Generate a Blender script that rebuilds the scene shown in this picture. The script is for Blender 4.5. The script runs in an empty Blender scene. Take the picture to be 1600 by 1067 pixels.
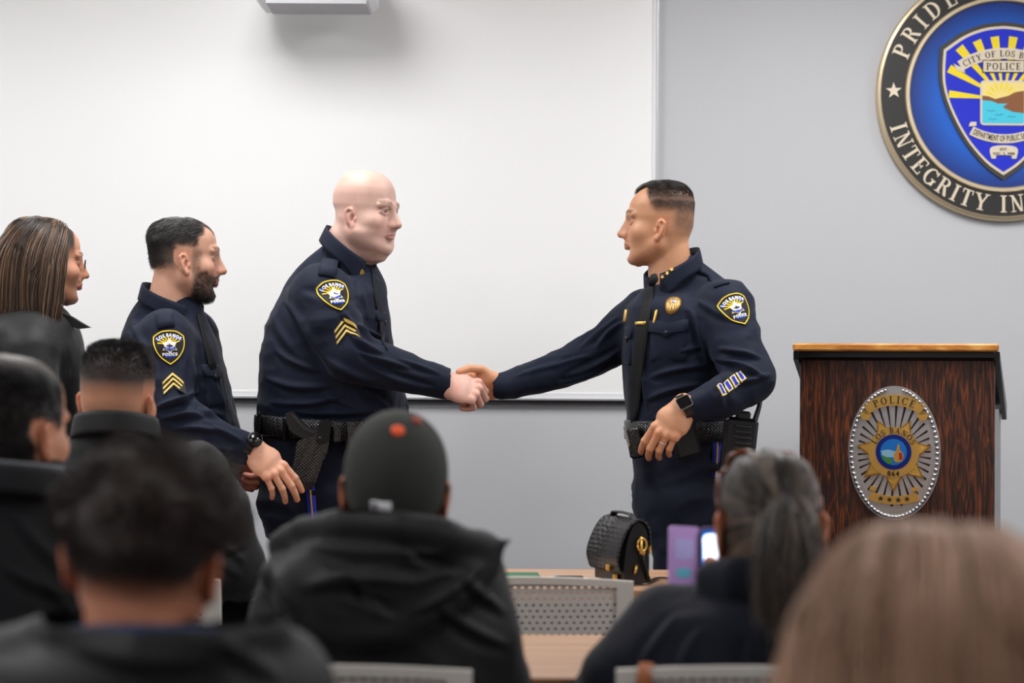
import bpy, math, random
import numpy as np
from mathutils import Vector, Matrix
from mathutils.bvhtree import BVHTree
random.seed(7); RNG = np.random.default_rng(7)
SC = bpy.context.scene
COL = SC.collection
PI = math.pi

# ---------------------------------------------------------------- camera, world, light
FPX = 3111.0                       # 70 mm lens on a 36 mm sensor, in pixels of a 1600 wide frame
CAMZ, PITCH, ROLL = 1.25, math.radians(1.04), math.radians(0.42)
cam_d = bpy.data.cameras.new('camera'); cam = bpy.data.objects.new('camera', cam_d); COL.objects.link(cam)
cam_d.lens = 70; cam_d.sensor_width = 36; cam_d.clip_start = 0.05; cam_d.clip_end = 60
f_ = Vector((0, math.cos(PITCH), math.sin(PITCH)))
r0 = Vector((1, 0, 0)); u0 = r0.cross(f_)
r_ = r0*math.cos(ROLL) + u0*math.sin(ROLL); u_ = r_.cross(f_)
cam.matrix_world = Matrix(((r_.x, u_.x, -f_.x, 0), (r_.y, u_.y, -f_.y, 0), (r_.z, u_.z, -f_.z, CAMZ), (0, 0, 0, 1)))
cam_d.dof.use_dof = True; cam_d.dof.focus_distance = 5.7; cam_d.dof.aperture_fstop = 2.8
SC.camera = cam
CAMP = Vector((0, 0, CAMZ))

world = bpy.data.worlds.new('world'); SC.world = world; world.use_nodes = True
world.node_tree.nodes['Background'].inputs[0].default_value = (0.8, 0.85, 0.9, 1)
world.node_tree.nodes['Background'].inputs[1].default_value = 0.05
SC.view_settings.view_transform = 'Standard'; SC.view_settings.look = 'None'
SC.view_settings.gamma = 1; SC.view_settings.use_curve_mapping = False
SC.view_settings.exposure = 0.27
CEIL_Z = 2.95
LIGHT_ROWS = [(x, y) for y in (0.7, 3.0, 5.4) for x in ((-2.9, -0.9, 1.1, 3.1) if y > 5 else (-3.3, -1.8, 1.7, 3.3))]
LIGHT_W = {0.7: 13.0, 3.0: 11.0, 5.4: 23.0}     # the row over the front of the room is the brightest

def RAY(px, py):
    return f_*FPX + r_*(px-800) - u_*(py-533.5)
def P(px, py, d):
    """world point seen at pixel (px,py) at distance y=d into the room"""
    v = RAY(px, py)
    return CAMP + v*(d/v.y)

# ---------------------------------------------------------------- materials
MATS = {}
def _nt(name):
    m = bpy.data.materials.new(name); m.use_nodes = True
    return m, m.node_tree, m.node_tree.nodes['Principled BSDF']
def srgb(r, g, b):
    f = lambda c: (c/255/12.92) if c/255 <= .04045 else ((c/255+.055)/1.055)**2.4
    return (f(r), f(g), f(b), 1)
def mat(name, col, rough=.5, metal=0, noise=None, bump=None, spec=.5, emit=None, sheen=0, sss=0, coat=0, stretch=(1, 1, 1)):
    """noise=(scale, amount) mottles the colour; bump=(scale, strength, distance)"""
    if name in MATS: return MATS[name]
    m, t, b = _nt(name)
    b.inputs['Base Color'].default_value = col
    b.inputs['Roughness'].default_value = rough
    b.inputs['Metallic'].default_value = metal
    b.inputs['Specular IOR Level'].default_value = spec
    b.inputs['Sheen Weight'].default_value = sheen
    if sheen: b.inputs['Sheen Roughness'].default_value = .5
    b.inputs['Coat Weight'].default_value = coat
    if sss:
        b.inputs['Subsurface Weight'].default_value = sss
        b.inputs['Subsurface Radius'].default_value = (.012, .005, .003)
        b.inputs['Subsurface Scale'].default_value = 1.0
    if emit:
        b.inputs['Emission Color'].default_value = emit[0]; b.inputs['Emission Strength'].default_value = emit[1]
    N, L = t.nodes, t.links
    if noise or bump:
        tc = N.new('ShaderNodeTexCoord'); mp = N.new('ShaderNodeMapping'); mp.inputs['Scale'].default_value = stretch
        L.new(tc.outputs['Object'], mp.inputs['Vector'])
    if noise:
        n = N.new('ShaderNodeTexNoise'); n.inputs['Scale'].default_value = noise[0]; n.inputs['Detail'].default_value = 4
        L.new(mp.outputs[0], n.inputs['Vector'])
        r = N.new('ShaderNodeMix'); r.data_type = 'RGBA'
        a = noise[1]
        r.inputs[6].default_value = (col[0]*(1-a), col[1]*(1-a), col[2]*(1-a), 1)
        r.inputs[7].default_value = (min(1, col[0]*(1+a)), min(1, col[1]*(1+a)), min(1, col[2]*(1+a)), 1)
        L.new(n.outputs['Fac'], r.inputs[0]); L.new(r.outputs[2], b.inputs['Base Color'])
    if bump:
        n2 = N.new('ShaderNodeTexNoise'); n2.inputs['Scale'].default_value = bump[0]; n2.inputs['Detail'].default_value = 3
        L.new(mp.outputs[0], n2.inputs['Vector'])
        bp = N.new('ShaderNodeBump'); bp.inputs['Strength'].default_value = bump[1]; bp.inputs['Distance'].default_value = bump[2]
        L.new(n2.outputs['Fac'], bp.inputs['Height']); L.new(bp.outputs[0], b.inputs['Normal'])
    MATS[name] = m
    return m
def mat_vcol(name, rough=.5, sss=0, bump=None, spec=.5):
    """colour of the thing itself (skin, lips, close-cropped hair) stored per vertex"""
    if name in MATS: return MATS[name]
    m = mat(name, (.5, .5, .5, 1), rough, sss=sss, bump=bump, spec=spec)
    t = m.node_tree; a = t.nodes.new('ShaderNodeAttribute'); a.attribute_name = 'Col'
    t.links.new(a.outputs['Color'], t.nodes['Principled BSDF'].inputs['Base Color'])
    return m
def mat_wood(name, c1, c2, c3, scale, stretch, rough, detail=3, dist=2.0, lo=.35, hi=.65, bumpd=0):
    m, t, b = _nt(name); N, L = t.nodes, t.links
    tc = N.new('ShaderNodeTexCoord'); mp = N.new('ShaderNodeMapping'); mp.inputs['Scale'].default_value = stretch
    L.new(tc.outputs['Object'], mp.inputs['Vector'])
    n = N.new('ShaderNodeTexNoise'); n.inputs['Scale'].default_value = scale; n.inputs['Detail'].default_value = detail
    n.inputs['Distortion'].default_value = dist
    L.new(mp.outputs[0], n.inputs['Vector'])
    cr = N.new('ShaderNodeValToRGB'); e = cr.color_ramp.elements
    e[0].position = lo; e[0].color = c1; e[1].position = hi; e[1].color = c3
    k = e.new((lo+hi)/2); k.color = c2
    L.new(n.outputs['Fac'], cr.inputs[0]); L.new(cr.outputs[0], b.inputs['Base Color'])
    b.inputs['Roughness'].default_value = rough
    if bumpd:
        bp = N.new('ShaderNodeBump'); bp.inputs['Strength'].default_value = .4; bp.inputs['Distance'].default_value = bumpd
        L.new(n.outputs['Fac'], bp.inputs['Height']); L.new(bp.outputs[0], b.inputs['Normal'])
    MATS[name] = m
    return m

M_WALL = mat('painted_wall', srgb(196, 197, 201), .85, noise=(3, .02), bump=(160, .12, .002))
M_CEIL = mat('ceiling_tile', srgb(232, 232, 228), .9, bump=(60, .2, .003))
M_FLOOR = mat('carpet_tile', srgb(70, 70, 75), .95, noise=(90, .25), bump=(200, .5, .004))
M_BOARD = mat('whiteboard_enamel', srgb(243, 243, 243), .32, noise=(1.2, .008), spec=.4)
M_ALU = mat('brushed_aluminium', srgb(205, 206, 210), .35, .7, bump=(220, .05, .001))
M_WHITEPL = mat('white_plastic', srgb(228, 229, 232), .4, bump=(90, .03, .001))
M_BLACK = mat('black_plastic', srgb(16, 16, 18), .38, bump=(140, .06, .001))
M_LEATHER = mat('black_leather', srgb(14, 14, 16), .33, bump=(240, .25, .001))
M_GOLD = mat('gold_metal', srgb(232, 186, 98), .28, .75, bump=(60, .05, .001))
M_SILVER = mat('silver_metal', srgb(205, 203, 202), .28, .8, bump=(60, .05, .001))
M_CHROME = mat('chrome', srgb(215, 217, 222), .12, 1, bump=(40, .03, .001))
M_DARKGOLD = mat('polished_dark_gold', srgb(176, 132, 60), .3, .7, bump=(60, .05, .001))
M_LAMPGLOW = mat('lamp_diffuser', srgb(255, 255, 255), .5, emit=((1, .993, .985, 1), 3.0))
M_UNIFORM = mat('navy_uniform_cloth', srgb(15, 23, 43), .74, noise=(14, .22), bump=(420, .35, .0012), sheen=.04, spec=.22)
M_TROUSER = mat('navy_trouser_cloth', srgb(14, 21, 38), .78, noise=(12, .2), bump=(420, .35, .0012), sheen=.04, spec=.22)
M_TIE = mat('black_tie_cloth', srgb(17, 17, 21), .75, noise=(60, .15), bump=(500, .4, .001), spec=.3)
M_BLACKCLOTH = mat('black_jacket_cloth', srgb(17, 17, 20), .62, noise=(10, .2), bump=(300, .3, .001), sheen=.04, spec=.35)
M_SUITCLOTH = mat('charcoal_suit_cloth', srgb(25, 25, 28), .85, noise=(12, .15), bump=(500, .35, .001), spec=.25)
M_NAVYKNIT = mat('navy_knit_cloth', srgb(15, 19, 33), .85, noise=(16, .2), bump=(350, .4, .0015), sheen=.1, spec=.25)

# ---------------------------------------------------------------- object helpers
def link(o, parent=None):
    COL.objects.link(o)
    if parent is not None:
        o.parent = parent; o.matrix_parent_inverse = parent.matrix_world.inverted()
    return o
def tag(o, label=None, cat=None, group=None, kind=None):
    if label: o['label'] = label
    if cat: o['category'] = cat
    if group: o['group'] = group
    if kind: o['kind'] = kind
    return o
def empty(name, loc, label=None, cat=None, group=None, kind=None):
    o = bpy.data.objects.new(name, None); o.empty_display_size = .1
    COL.objects.link(o); o.location = loc; o.matrix_world = Matrix.Translation(Vector(loc))
    return tag(o, label, cat, group, kind)
def mesh_obj(name, V, F, m, parent=None, smooth=False, mi=None, col=None):
    """V (n,3); F list of faces or (k,4) array"""
    me = bpy.data.meshes.new(name)
    V = np.asarray(V, dtype=np.float64).reshape(-1, 3)
    if isinstance(F, np.ndarray):
        k = F.shape[1]; nf = len(F)
        me.vertices.add(len(V)); me.vertices.foreach_set('co', V.astype(np.float32).ravel())
        me.loops.add(nf*k); me.loops.foreach_set('vertex_index', F.astype(np.int32).ravel())
        me.polygons.add(nf); me.polygons.foreach_set('loop_start', np.arange(nf, dtype=np.int32)*k)
        me.update(calc_edges=True)
    else:
        me.from_pydata([tuple(v) for v in V], [], F); me.update()
    for x in (m if isinstance(m, (list, tuple)) else [m]): me.materials.append(x)
    if mi is not None: me.polygons.foreach_set('material_index', np.asarray(mi, dtype=np.int32))
    me.polygons.foreach_set('use_smooth', np.full(len(me.polygons), bool(smooth)))
    if col is not None:
        a = me.color_attributes.new('Col', 'FLOAT_COLOR', 'POINT')
        c = np.ones((len(V), 4), np.float32); c[:, :3] = col; a.data.foreach_set('color', c.ravel())
    o = bpy.data.objects.new(name, me)
    return link(o, parent)
class MB:
    """mesh builder"""
    def __init__(s): s.V = []; s.F = []; s.S = []
    def add(s, V, F, sm=False):
        n = len(s.V); s.V += [tuple(v) for v in V]; s.F += [tuple(i+n for i in f) for f in F]; s.S += [sm]*len(F); return s
    def box(s, c, h, R=None, bev=0.0):
        """box of half sizes h about c; bev chamfers every edge"""
        c = Vector(c); h = Vector(h)
        if bev <= 0:
            V = [Vector((x*h.x, y*h.y, z*h.z)) for x in (-1, 1) for y in (-1, 1) for z in (-1, 1)]
            F = [(0, 1, 3, 2), (4, 6, 7, 5), (0, 4, 5, 1), (2, 3, 7, 6), (0, 2, 6, 4), (1, 5, 7, 3)]
        else:
            b = min(bev, h.x*.98, h.y*.98, h.z*.98); V = []; ix = {}
            for x in (-1, 1):
                for y in (-1, 1):
                    for z in (-1, 1):
                        for a in range(3):
                            v = [x*(h.x-b), y*(h.y-b), z*(h.z-b)]
                            v[a] = (x, y, z)[a]*h[a]; ix[(x, y, z, a)] = len(V); V.append(Vector(v))
            F = []
            for a in range(3):
                o1, o2 = (a+1) % 3, (a+2) % 3
                for sg in (-1, 1):
                    q = []
                    for (p1, p2) in ((-1, -1), (1, -1), (1, 1), (-1, 1)):
                        t = [0, 0, 0]; t[a] = sg; t[o1] = p1; t[o2] = p2; q.append(ix[(*t, a)])
                    F.append(tuple(q) if sg > 0 else tuple(q[::-1]))
            for a in range(3):
                o1, o2 = (a+1) % 3, (a+2) % 3
                for p1 in (-1, 1):
                    for p2 in (-1, 1):
                        t = [0, 0, 0]; t[o1] = p1; t[o2] = p2
                        t0 = list(t); t0[a] = -1; t1 = list(t); t1[a] = 1
                        q = (ix[(*t0, o1)], ix[(*t1, o1)], ix[(*t1, o2)], ix[(*t0, o2)])
                        F.append(q if p1*p2 > 0 else q[::-1])
            for x in (-1, 1):
                for y in (-1, 1):
                    for z in (-1, 1):
                        q = tuple(ix[(x, y, z, a)] for a in range(3))
                        F.append(q if x*y*z > 0 else q[::-1])
        V = [((R @ v) if R is not None else v)+c for v in V]
        return s.add(V, F)
    def tube(s, pts, rad, n=10, caps=True, flat=None, up=None):
        """round (or flattened: flat=(wide, thin)) bar along pts"""
        pts = [Vector(p) for p in pts]; m = len(pts)
        rads = rad if isinstance(rad, (list, tuple)) else [rad]*m
        T = [((pts[min(i+1, m-1)]-pts[max(i-1, 0)]).normalized()) for i in range(m)]
        u = Vector(up) if up is not None else (Vector((0, 0, 1)) if abs(T[0].z) < .9 else Vector((1, 0, 0)))
        V = []; F = []
        for i in range(m):
            a = (u - T[i]*u.dot(T[i])).normalized(); b = T[i].cross(a); u = a if up is None else Vector(up)
            fa, fb = (flat if flat else (1, 1))
            for k in range(n):
                t = 2*PI*k/n
                V.append(pts[i]+a*(math.cos(t)*rads[i]*fa)+b*(math.sin(t)*rads[i]*fb))
        for i in range(m-1):
            for k in range(n):
                F.append((i*n+k, i*n+(k+1) % n, (i+1)*n+(k+1) % n, (i+1)*n+k))
        if caps: F += [tuple(range(n))[::-1], tuple((m-1)*n+k for k in range(n))]
        return s.add(V, F, True)
    def lathe(s, prof, M=None, n=48, sm=True):
        """profile of (r, z) about local z"""
        V = []; F = []
        for (r, z) in prof:
            for k in range(n):
                t = 2*PI*k/n; v = Vector((r*math.cos(t), r*math.sin(t), z)); V.append((M @ v) if M is not None else v)
        for i in range(len(prof)-1):
            for k in range(n):
                F.append((i*n+k, i*n+(k+1) % n, (i+1)*n+(k+1) % n, (i+1)*n+k))
        return s.add(V, F, sm)
    def prism(s, poly, z0, z1, M=None):
        n = len(poly)
        ar = sum(poly[i][0]*poly[(i+1) % n][1]-poly[(i+1) % n][0]*poly[i][1] for i in range(n))
        if ar < 0: poly = poly[::-1]
        V = [Vector((x, y, z0)) for x, y in poly]+[Vector((x, y, z1)) for x, y in poly]
        if M is not None: V = [M @ v for v in V]
        F = [tuple(range(n))[::-1], tuple(range(n, 2*n))]+[(i, (i+1) % n, n+(i+1) % n, n+i) for i in range(n)]
        return s.add(V, F)
    def build(s, name, m, parent=None, smooth=None):
        o = mesh_obj(name, s.V, s.F, m, parent)
        sm = s.S if smooth is None else [smooth]*len(s.F)
        o.data.polygons.foreach_set('use_smooth', sm)
        return o
def Rz(a): return Matrix.Rotation(a, 3, 'Z')
def frame(o, x, y):
    """4x4 with local x,y axes as given (made orthonormal) at o"""
    x = Vector(x).normalized(); y = Vector(y); y = (y-x*y.dot(x)).normalized(); z = x.cross(y)
    return Matrix(((x.x, y.x, z.x, o[0]), (x.y, y.y, z.y, o[1]), (x.z, y.z, z.z, o[2]), (0, 0, 0, 1)))

# ---------------------------------------------------------------- lettering
def ring(cx, cy, rx, ry, wx, wy, a0, a1, n=14):
    """polygon of an elliptical arc stroke"""
    t = [math.radians(a0+(a1-a0)*i/n) for i in range(n+1)]
    o = [(cx+rx*math.cos(q), cy+ry*math.sin(q)) for q in t]
    i = [(cx+(rx-wx)*math.cos(q), cy+(ry-wy)*math.sin(q)) for q in t]
    return o+i[::-1]
def bar(x0, y0, x1, y1): return [(x0, y0), (x1, y0), (x1, y1), (x0, y1)]
def stem(x, w=.17, s=.1, h0=0, h1=1, both=(1, 1)):
    p = [bar(x-w/2, h0, x+w/2, h1)]
    if both[0]: p.append(bar(x-w/2-s, h0, x+w/2+s, h0+.06))
    if both[1]: p.append(bar(x-w/2-s, h1-.06, x+w/2+s, h1))
    return p
SERIF = {
 'I': (.42, stem(.21)),
 'L': (.72, stem(.22)+[bar(.22, 0, .68, .07), bar(.62, 0, .68, .26)]),
 'E': (.74, stem(.22)+[bar(.22, 0, .68, .07), bar(.62, 0, .68, .26), bar(.22, .93, .66, 1), bar(.6, .76, .66, 1), bar(.22, .47, .52, .54), bar(.47, .38, .52, .63)]),
 'F': (.7, stem(.22)+[bar(.22, .93, .66, 1), bar(.6, .74, .66, 1), bar(.22, .46, .5, .53), bar(.45, .37, .5, .62)]),
 'T': (.74, stem(.37, both=(1, 0))+[bar(.05, .93, .69, 1), bar(.05, .74, .11, 1), bar(.63, .74, .69, 1)]),
 'P': (.72, stem(.2)+[ring(.36, .74, .32, .26, .17, .07, -90, 90), bar(.2, .93, .37, 1), bar(.2, .48, .37, .55)]),
 'R': (.8, stem(.2)+[ring(.36, .75, .31, .25, .16, .07, -90, 90), bar(.2, .93, .37, 1), bar(.2, .5, .37, .57), [(.36, .5), (.53, .5), (.77, .05), (.77, 0), (.6, 0)]]),
 'B': (.76, stem(.2)+[ring(.38, .76, .27, .24, .16, .07, -90, 90), ring(.38, .27, .33, .27, .17, .07, -90, 90), bar(.2, .93, .39, 1), bar(.2, .5, .39, .56), bar(.2, 0, .39, .07)]),
 'D': (.86, stem(.2)+[ring(.36, .5, .45, .5, .18, .07, -90, 90), bar(.2, .93, .37, 1), bar(.2, 0, .37, .07)]),
 'N': (.86, [bar(.17, 0, .24, 1), bar(.66, 0, .73, 1), [(.1, 1), (.27, 1), (.73, 0), (.58, 0)], bar(.06, 0, .34, .06), bar(.56, .94, .84, 1), bar(.04, .94, .24, 1)]),
 'O': (.86, [ring(.43, .5, .4, .51, .17, .07, 0, 180), ring(.43, .5, .4, .51, .17, .07, 180, 360)]),
 'C': (.78, [ring(.43, .5, .4, .51, .17, .07, 40, 320, 22), bar(.68, .7, .75, 1)]),
 'G': (.86, [ring(.43, .5, .4, .51, .17, .07, 45, 320, 22), bar(.68, .72, .75, 1), bar(.62, .05, .78, .42), bar(.52, .38, .86, .44)]),
 'S': (.64, [ring(.33, .75, .28, .26, .13, .08, 20, 180), ring(.33, .75, .28, .26, .13, .1, 180, 270), ring(.31, .26, .3, .27, .14, .1, 0, 90), ring(.31, .26, .3, .27, .14, .08, -160, 0), bar(.53, .74, .59, .98), bar(.03, .02, .09, .3)]),
 'U': (.84, [bar(.14, .34, .31, 1), bar(.64, .34, .71, 1), ring(.425, .36, .285, .37, .17, .08, 180, 360), bar(.04, .94, .41, 1), bar(.54, .94, .8, 1)]),
 'Y': (.82, stem(.41, h1=.5, both=(1, 0))+[[(.32, .45), (.5, .45), (.22, 1), (.03, 1)], [(.4, .48), (.5, .45), (.78, 1), (.68, 1)], bar(-.02, .94, .34, 1), bar(.56, .94, .86, 1)]),
 'A': (.84, [[(.1, 0), (.17, 0), (.45, .95), (.38, 1)], [(.55, 0), (.74, 0), (.46, 1), (.36, 1)], bar(.24, .3, .62, .37), bar(0, 0, .27, .06), bar(.46, 0, .84, .06)]),
 'V': (.82, [[(.42, 0), (.36, 0), (.08, 1), (.27, 1)], [(.36, 0), (.42, 0), (.74, 1), (.67, 1)], bar(0, .94, .35, 1), bar(.58, .94, .82, 1)]),
 'M': (1.0, [bar(.14, 0, .21, 1), bar(.72, 0, .88, 1), [(.1, 1), (.27, 1), (.52, .1), (.46, 0)], [(.46, 0), (.52, 0), (.8, 1), (.72, 1)], bar(.04, 0, .32, .06), bar(.64, 0, .96, .06), bar(.04, .94, .26, 1), bar(.72, .94, .96, 1)]),
 ' ': (.4, []),
}
_FONTC = {}
def sans(ch, bold=.0):
    """triangles of one character of the built-in font, cap height about .7 -> scaled to 1"""
    k = (ch, bold)
    if k in _FONTC: return _FONTC[k]
    cu = bpy.data.curves.new('glyph', 'FONT'); cu.body = ch; cu.size = 1.0; cu.offset = bold; cu.resolution_u = 3
    o = bpy.data.objects.new('glyph', cu); COL.objects.link(o)
    me = o.evaluated_get(bpy.context.evaluated_depsgraph_get()).to_mesh()
    V = [(v.co.x/.7, v.co.y/.7) for v in me.vertices]; F = [tuple(p.vertices) for p in me.polygons]
    w = max([v[0] for v in V], default=.35)+.08
    bpy.data.objects.remove(o); bpy.data.curves.remove(cu)
    _FONTC[k] = (w, V, F); return _FONTC[k]
def text_polys(s, h, serif=True, track=.08, bold=.03, squeeze=1.0):
    """list of (x_centre, half_width, polys) in metres, whole line centred on 0"""
    out = []; x = 0
    for ch in s:
        if serif and ch in SERIF: w, pl = SERIF[ch]
        elif ch == ' ': w, pl = .38, []
        else:
            w, V, F = sans(ch, bold); pl = [[V[i] for i in f] for f in F]
        out.append((x, w, pl)); x += w+track
    tot = x-track
    return [((x0+w/2-tot/2)*h*squeeze, [[((px-w/2)*h*squeeze, py*h) for px, py in p] for p in pl]) for x0, w, pl in out]
def straight(s, h, cx=0, cy=0, **k):
    return [[(px+xc+cx, py+cy) for px, py in p] for xc, pl in text_polys(s, h, **k) for p in pl]
def arc_text(s, h, R, mid, inside=False, **k):
    """letters on a circle of radius R (baseline) about 0; mid = angle of the middle; inside: reads along the bottom"""
    out = []
    for xc, pl in text_polys(s, h, **k):
        a = math.radians(mid) + (xc/R if inside else -xc/R)
        rot = a+PI/2 if inside else a-PI/2
        c, q = math.cos(rot), math.sin(rot); ox, oy = R*math.cos(a), R*math.sin(a)
        out.append([[(px*c-py*q+ox, px*q+py*c+oy) for px, py in p] for p in pl])
    return out
def star(cx, cy, R, r, n=5, a0=90):
    return [(cx+(R if i % 2 == 0 else r)*math.cos(math.radians(a0+180*i/n)), cy+(R if i % 2 == 0 else r)*math.sin(math.radians(a0+180*i/n))) for i in range(2*n)]
def plate(name, polys, z0, z1, m, parent, M):
    """flat relief made of polygons, standing z0..z1 proud along local z of M"""
    b = MB()
    for i, p in enumerate(polys): b.prism(p, z0, z1+(i % 7)*1.1e-4, M)     # strokes of a letter cross at slightly different heights
    return b.build(name, m, parent)
def band(R, w, a0, a1, n=24, cx=0, cy=0): return ring(cx, cy, R, R, w, w, a0, a1, n)
def smoothcurve(pts, n=6, closed=True):
    """Catmull-Rom through 2-D points"""
    out = []; m = len(pts)
    rng = range(m) if closed else range(m-1)
    for i in rng:
        p = [np.array(pts[(i+k) % m] if closed else pts[min(max(i+k, 0), m-1)], float) for k in (-1, 0, 1, 2)]
        for j in range(n):
            t = j/n
            q = .5*((2*p[1])+(-p[0]+p[2])*t+(2*p[0]-5*p[1]+4*p[2]-p[3])*t*t+(-p[0]+3*p[1]-3*p[2]+p[3])*t**3)
            out.append(tuple(q))
    if not closed: out.append(tuple(pts[-1]))
    return out
# ---------------------------------------------------------------- the room
WALL_Y = 6.9
XL, XR, YB = -4.2, 4.4, -1.6
def slab(name, c, h, m, kind='structure'):
    return tag(MB().box(c, h).build(name, m), kind=kind)
slab('floor', ((XL+XR)/2, (YB+WALL_Y)/2, -.05), ((XR-XL)/2+.1, (WALL_Y-YB)/2+.1, .05), M_FLOOR)
slab('ceiling', ((XL+XR)/2, (YB+WALL_Y)/2, CEIL_Z+.05), ((XR-XL)/2+.1, (WALL_Y-YB)/2+.1, .05), M_CEIL)
slab('wall_front', ((XL+XR)/2, WALL_Y+.05, CEIL_Z/2), ((XR-XL)/2+.1, .05, CEIL_Z/2), M_WALL)
slab('wall_back', ((XL+XR)/2, YB-.05, CEIL_Z/2), ((XR-XL)/2+.1, .05, CEIL_Z/2), M_WALL)
slab('wall_left', (XL-.05, (YB+WALL_Y)/2, CEIL_Z/2), (.05, (WALL_Y-YB)/2, CEIL_Z/2), M_WALL)
slab('wall_right', (XR+.05, (YB+WALL_Y)/2, CEIL_Z/2), (.05, (WALL_Y-YB)/2, CEIL_Z/2), M_WALL)
M_BASE = mat('rubber_baseboard', srgb(60, 60, 64), .6, bump=(60, .05, .001))
slab('baseboard_front', ((XL+XR)/2, WALL_Y-.006, .05), ((XR-XL)/2, .006, .05), M_BASE)
for i, (lx, ly) in enumerate(LIGHT_ROWS):
    e = empty('ceiling_light', (lx, ly, CEIL_Z), 'white ceiling panel light, %s from the left in the row %s' % (('first', 'second', 'third', 'fourth')[i % 4], ('behind the audience', 'over the audience', 'before the whiteboard')[i//4]), 'ceiling light', 'panel lights in the ceiling')
    MB().box((lx, ly, CEIL_Z-.004), (.3, .6, .004)).build('diffuser', M_LAMPGLOW, e)
    b = MB()
    for sx in (-1, 1): b.box((lx+sx*.31, ly, CEIL_Z-.007), (.012, .622, .007))
    for sy in (-1, 1): b.box((lx, ly+sy*.61, CEIL_Z-.007), (.298, .012, .007))
    b.build('frame', M_WHITEPL, e)
    ld = bpy.data.lights.new('panel_light', 'AREA'); ld.shape = 'RECTANGLE'; ld.size = .58; ld.size_y = 1.18
    ld.energy = LIGHT_W[ly]; ld.color = (1, .993, .985)
    lo = bpy.data.objects.new('panel_light', ld); lo.location = (lx, ly, CEIL_Z-.015); link(lo, None)
    lo.parent = e; lo.matrix_parent_inverse = e.matrix_world.inverted()

# ---------------------------------------------------------------- whiteboard and projector
wb_r = P(1027, 300, WALL_Y).x; wb_b = P(640, 623, WALL_Y).z; wb_l, wb_t = -3.6, 2.8
e = empty('whiteboard', (0, WALL_Y, wb_b), 'wide glossy white board with thin aluminium frame covering the front wall', 'whiteboard')
MB().box(((wb_l+wb_r)/2, WALL_Y-.010, (wb_b+wb_t)/2), ((wb_r-wb_l)/2-.004, .009, (wb_t-wb_b)/2-.004)).build('board_panel', M_BOARD, e)
MB().box((wb_r-.012, WALL_Y-.0205, (wb_b+wb_t)/2), (.008, .0015, (wb_t-wb_b)/2)).build('edge_strip', M_WHITEPL, e)
MB().box((wb_r-.003, WALL_Y-.013, (wb_b+wb_t)/2), (.003, .013, (wb_t-wb_b)/2)).build('frame_side', M_ALU, e)
MB().box(((wb_l+wb_r)/2, WALL_Y-.0205, wb_b+.014), ((wb_r-wb_l)/2-.02, .0015, .009)).build('edge_strip', M_WHITEPL, e)
MB().box(((wb_l+wb_r)/2, WALL_Y-.0145, wb_b+.002), ((wb_r-wb_l)/2, .0145, .003)).build('frame_bottom', M_ALU, e)
MB().box(((wb_l+wb_r)/2, WALL_Y-.012, wb_b-.006), ((wb_r-wb_l)/2, .012, .005)).build('frame_shadow', M_BLACK, e)  # black strip standing in for the shadow just below the frame
pj = P(490, 6, 6.52); pjw = .2
e = empty('projector', (pj.x, WALL_Y, pj.z), 'white short-throw projector hanging over the top of the whiteboard', 'projector')
MB().box((pj.x, 6.62, pj.z+.075), (pjw, .13, .068), bev=.02).build('housing', M_WHITEPL, e)
MB().box((pj.x+.01, 6.6, pj.z+.004), (pjw-.035, .1, .006)).build('base_plate', mat('grey_plastic', srgb(178, 178, 182), .5, bump=(80, .05, .001)), e)
MB().tube([(pj.x, 6.62, pj.z+.14), (pj.x, 6.62, pj.z+.27)], .022).tube([(pj.x, 6.6, pj.z+.27), (pj.x, 6.9, pj.z+.27)], .025).build('wall_arm', M_WHITEPL, e)

# ---------------------------------------------------------------- round seal on the wall
S = WALL_Y/FPX
sc_ = P(1565, 149, WALL_Y)
MS = frame((sc_.x, WALL_Y, sc_.z), (1, 0, 0), (0, 0, 1))       # z of this frame points into the room
e = empty('wall_seal', (sc_.x, WALL_Y, sc_.z), 'big round blue and black shield seal with metal rim on the grey wall', 'wall seal')
def disc(name, prof, m, parent, n=160):
    return MB().lathe([(r*S, z) for r, z in prof], MS, n, False).build(name, m, parent)
M_CHAMP = mat('champagne_metal', srgb(214, 196, 164), .36, .75, bump=(50, .04, .001))
M_RINGBLK = mat('black_enamel', srgb(38, 37, 36), .35, bump=(90, .05, .001))
def mat_radial(name, c0, c1, r0_, r1_):
    m, t, b = _nt(name); N, L = t.nodes, t.links
    tc = N.new('ShaderNodeTexCoord'); sb = N.new('ShaderNodeVectorMath'); sb.operation = 'SUBTRACT'; sb.inputs[1].default_value = (sc_.x, WALL_Y, sc_.z)
    ln = N.new('ShaderNodeVectorMath'); ln.operation = 'LENGTH'; mr = N.new('ShaderNodeMapRange')
    mr.inputs['From Min'].default_value = r0_; mr.inputs['From Max'].default_value = r1_; mx = N.new('ShaderNodeMix'); mx.data_type = 'RGBA'
    mx.inputs[6].default_value = c0; mx.inputs[7].default_value = c1
    L.new(tc.outputs['Object'], sb.inputs[0]); L.new(sb.outputs[0], ln.inputs[0]); L.new(ln.outputs['Value'], mr.inputs['Value'])
    L.new(mr.outputs[0], mx.inputs[0]); L.new(mx.outputs[2], b.inputs['Base Color']); b.inputs['Roughness'].default_value = .3
    return m
M_SEALBLUE = mat_radial('printed_blue_fade', srgb(10, 96, 205), srgb(8, 40, 120), 100*S, 147*S)   # printed two-tone enamel
rim = disc('outer_rim', [(190, .012), (190.5, .026), (192, .03), (196, .027), (198, .02), (198, .0), (190, .0)], M_CHAMP, e)
rg = disc('letter_ring', [(150, .0), (150, .02), (190.5, .02), (190.5, 0)], M_RINGBLK, e)
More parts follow.
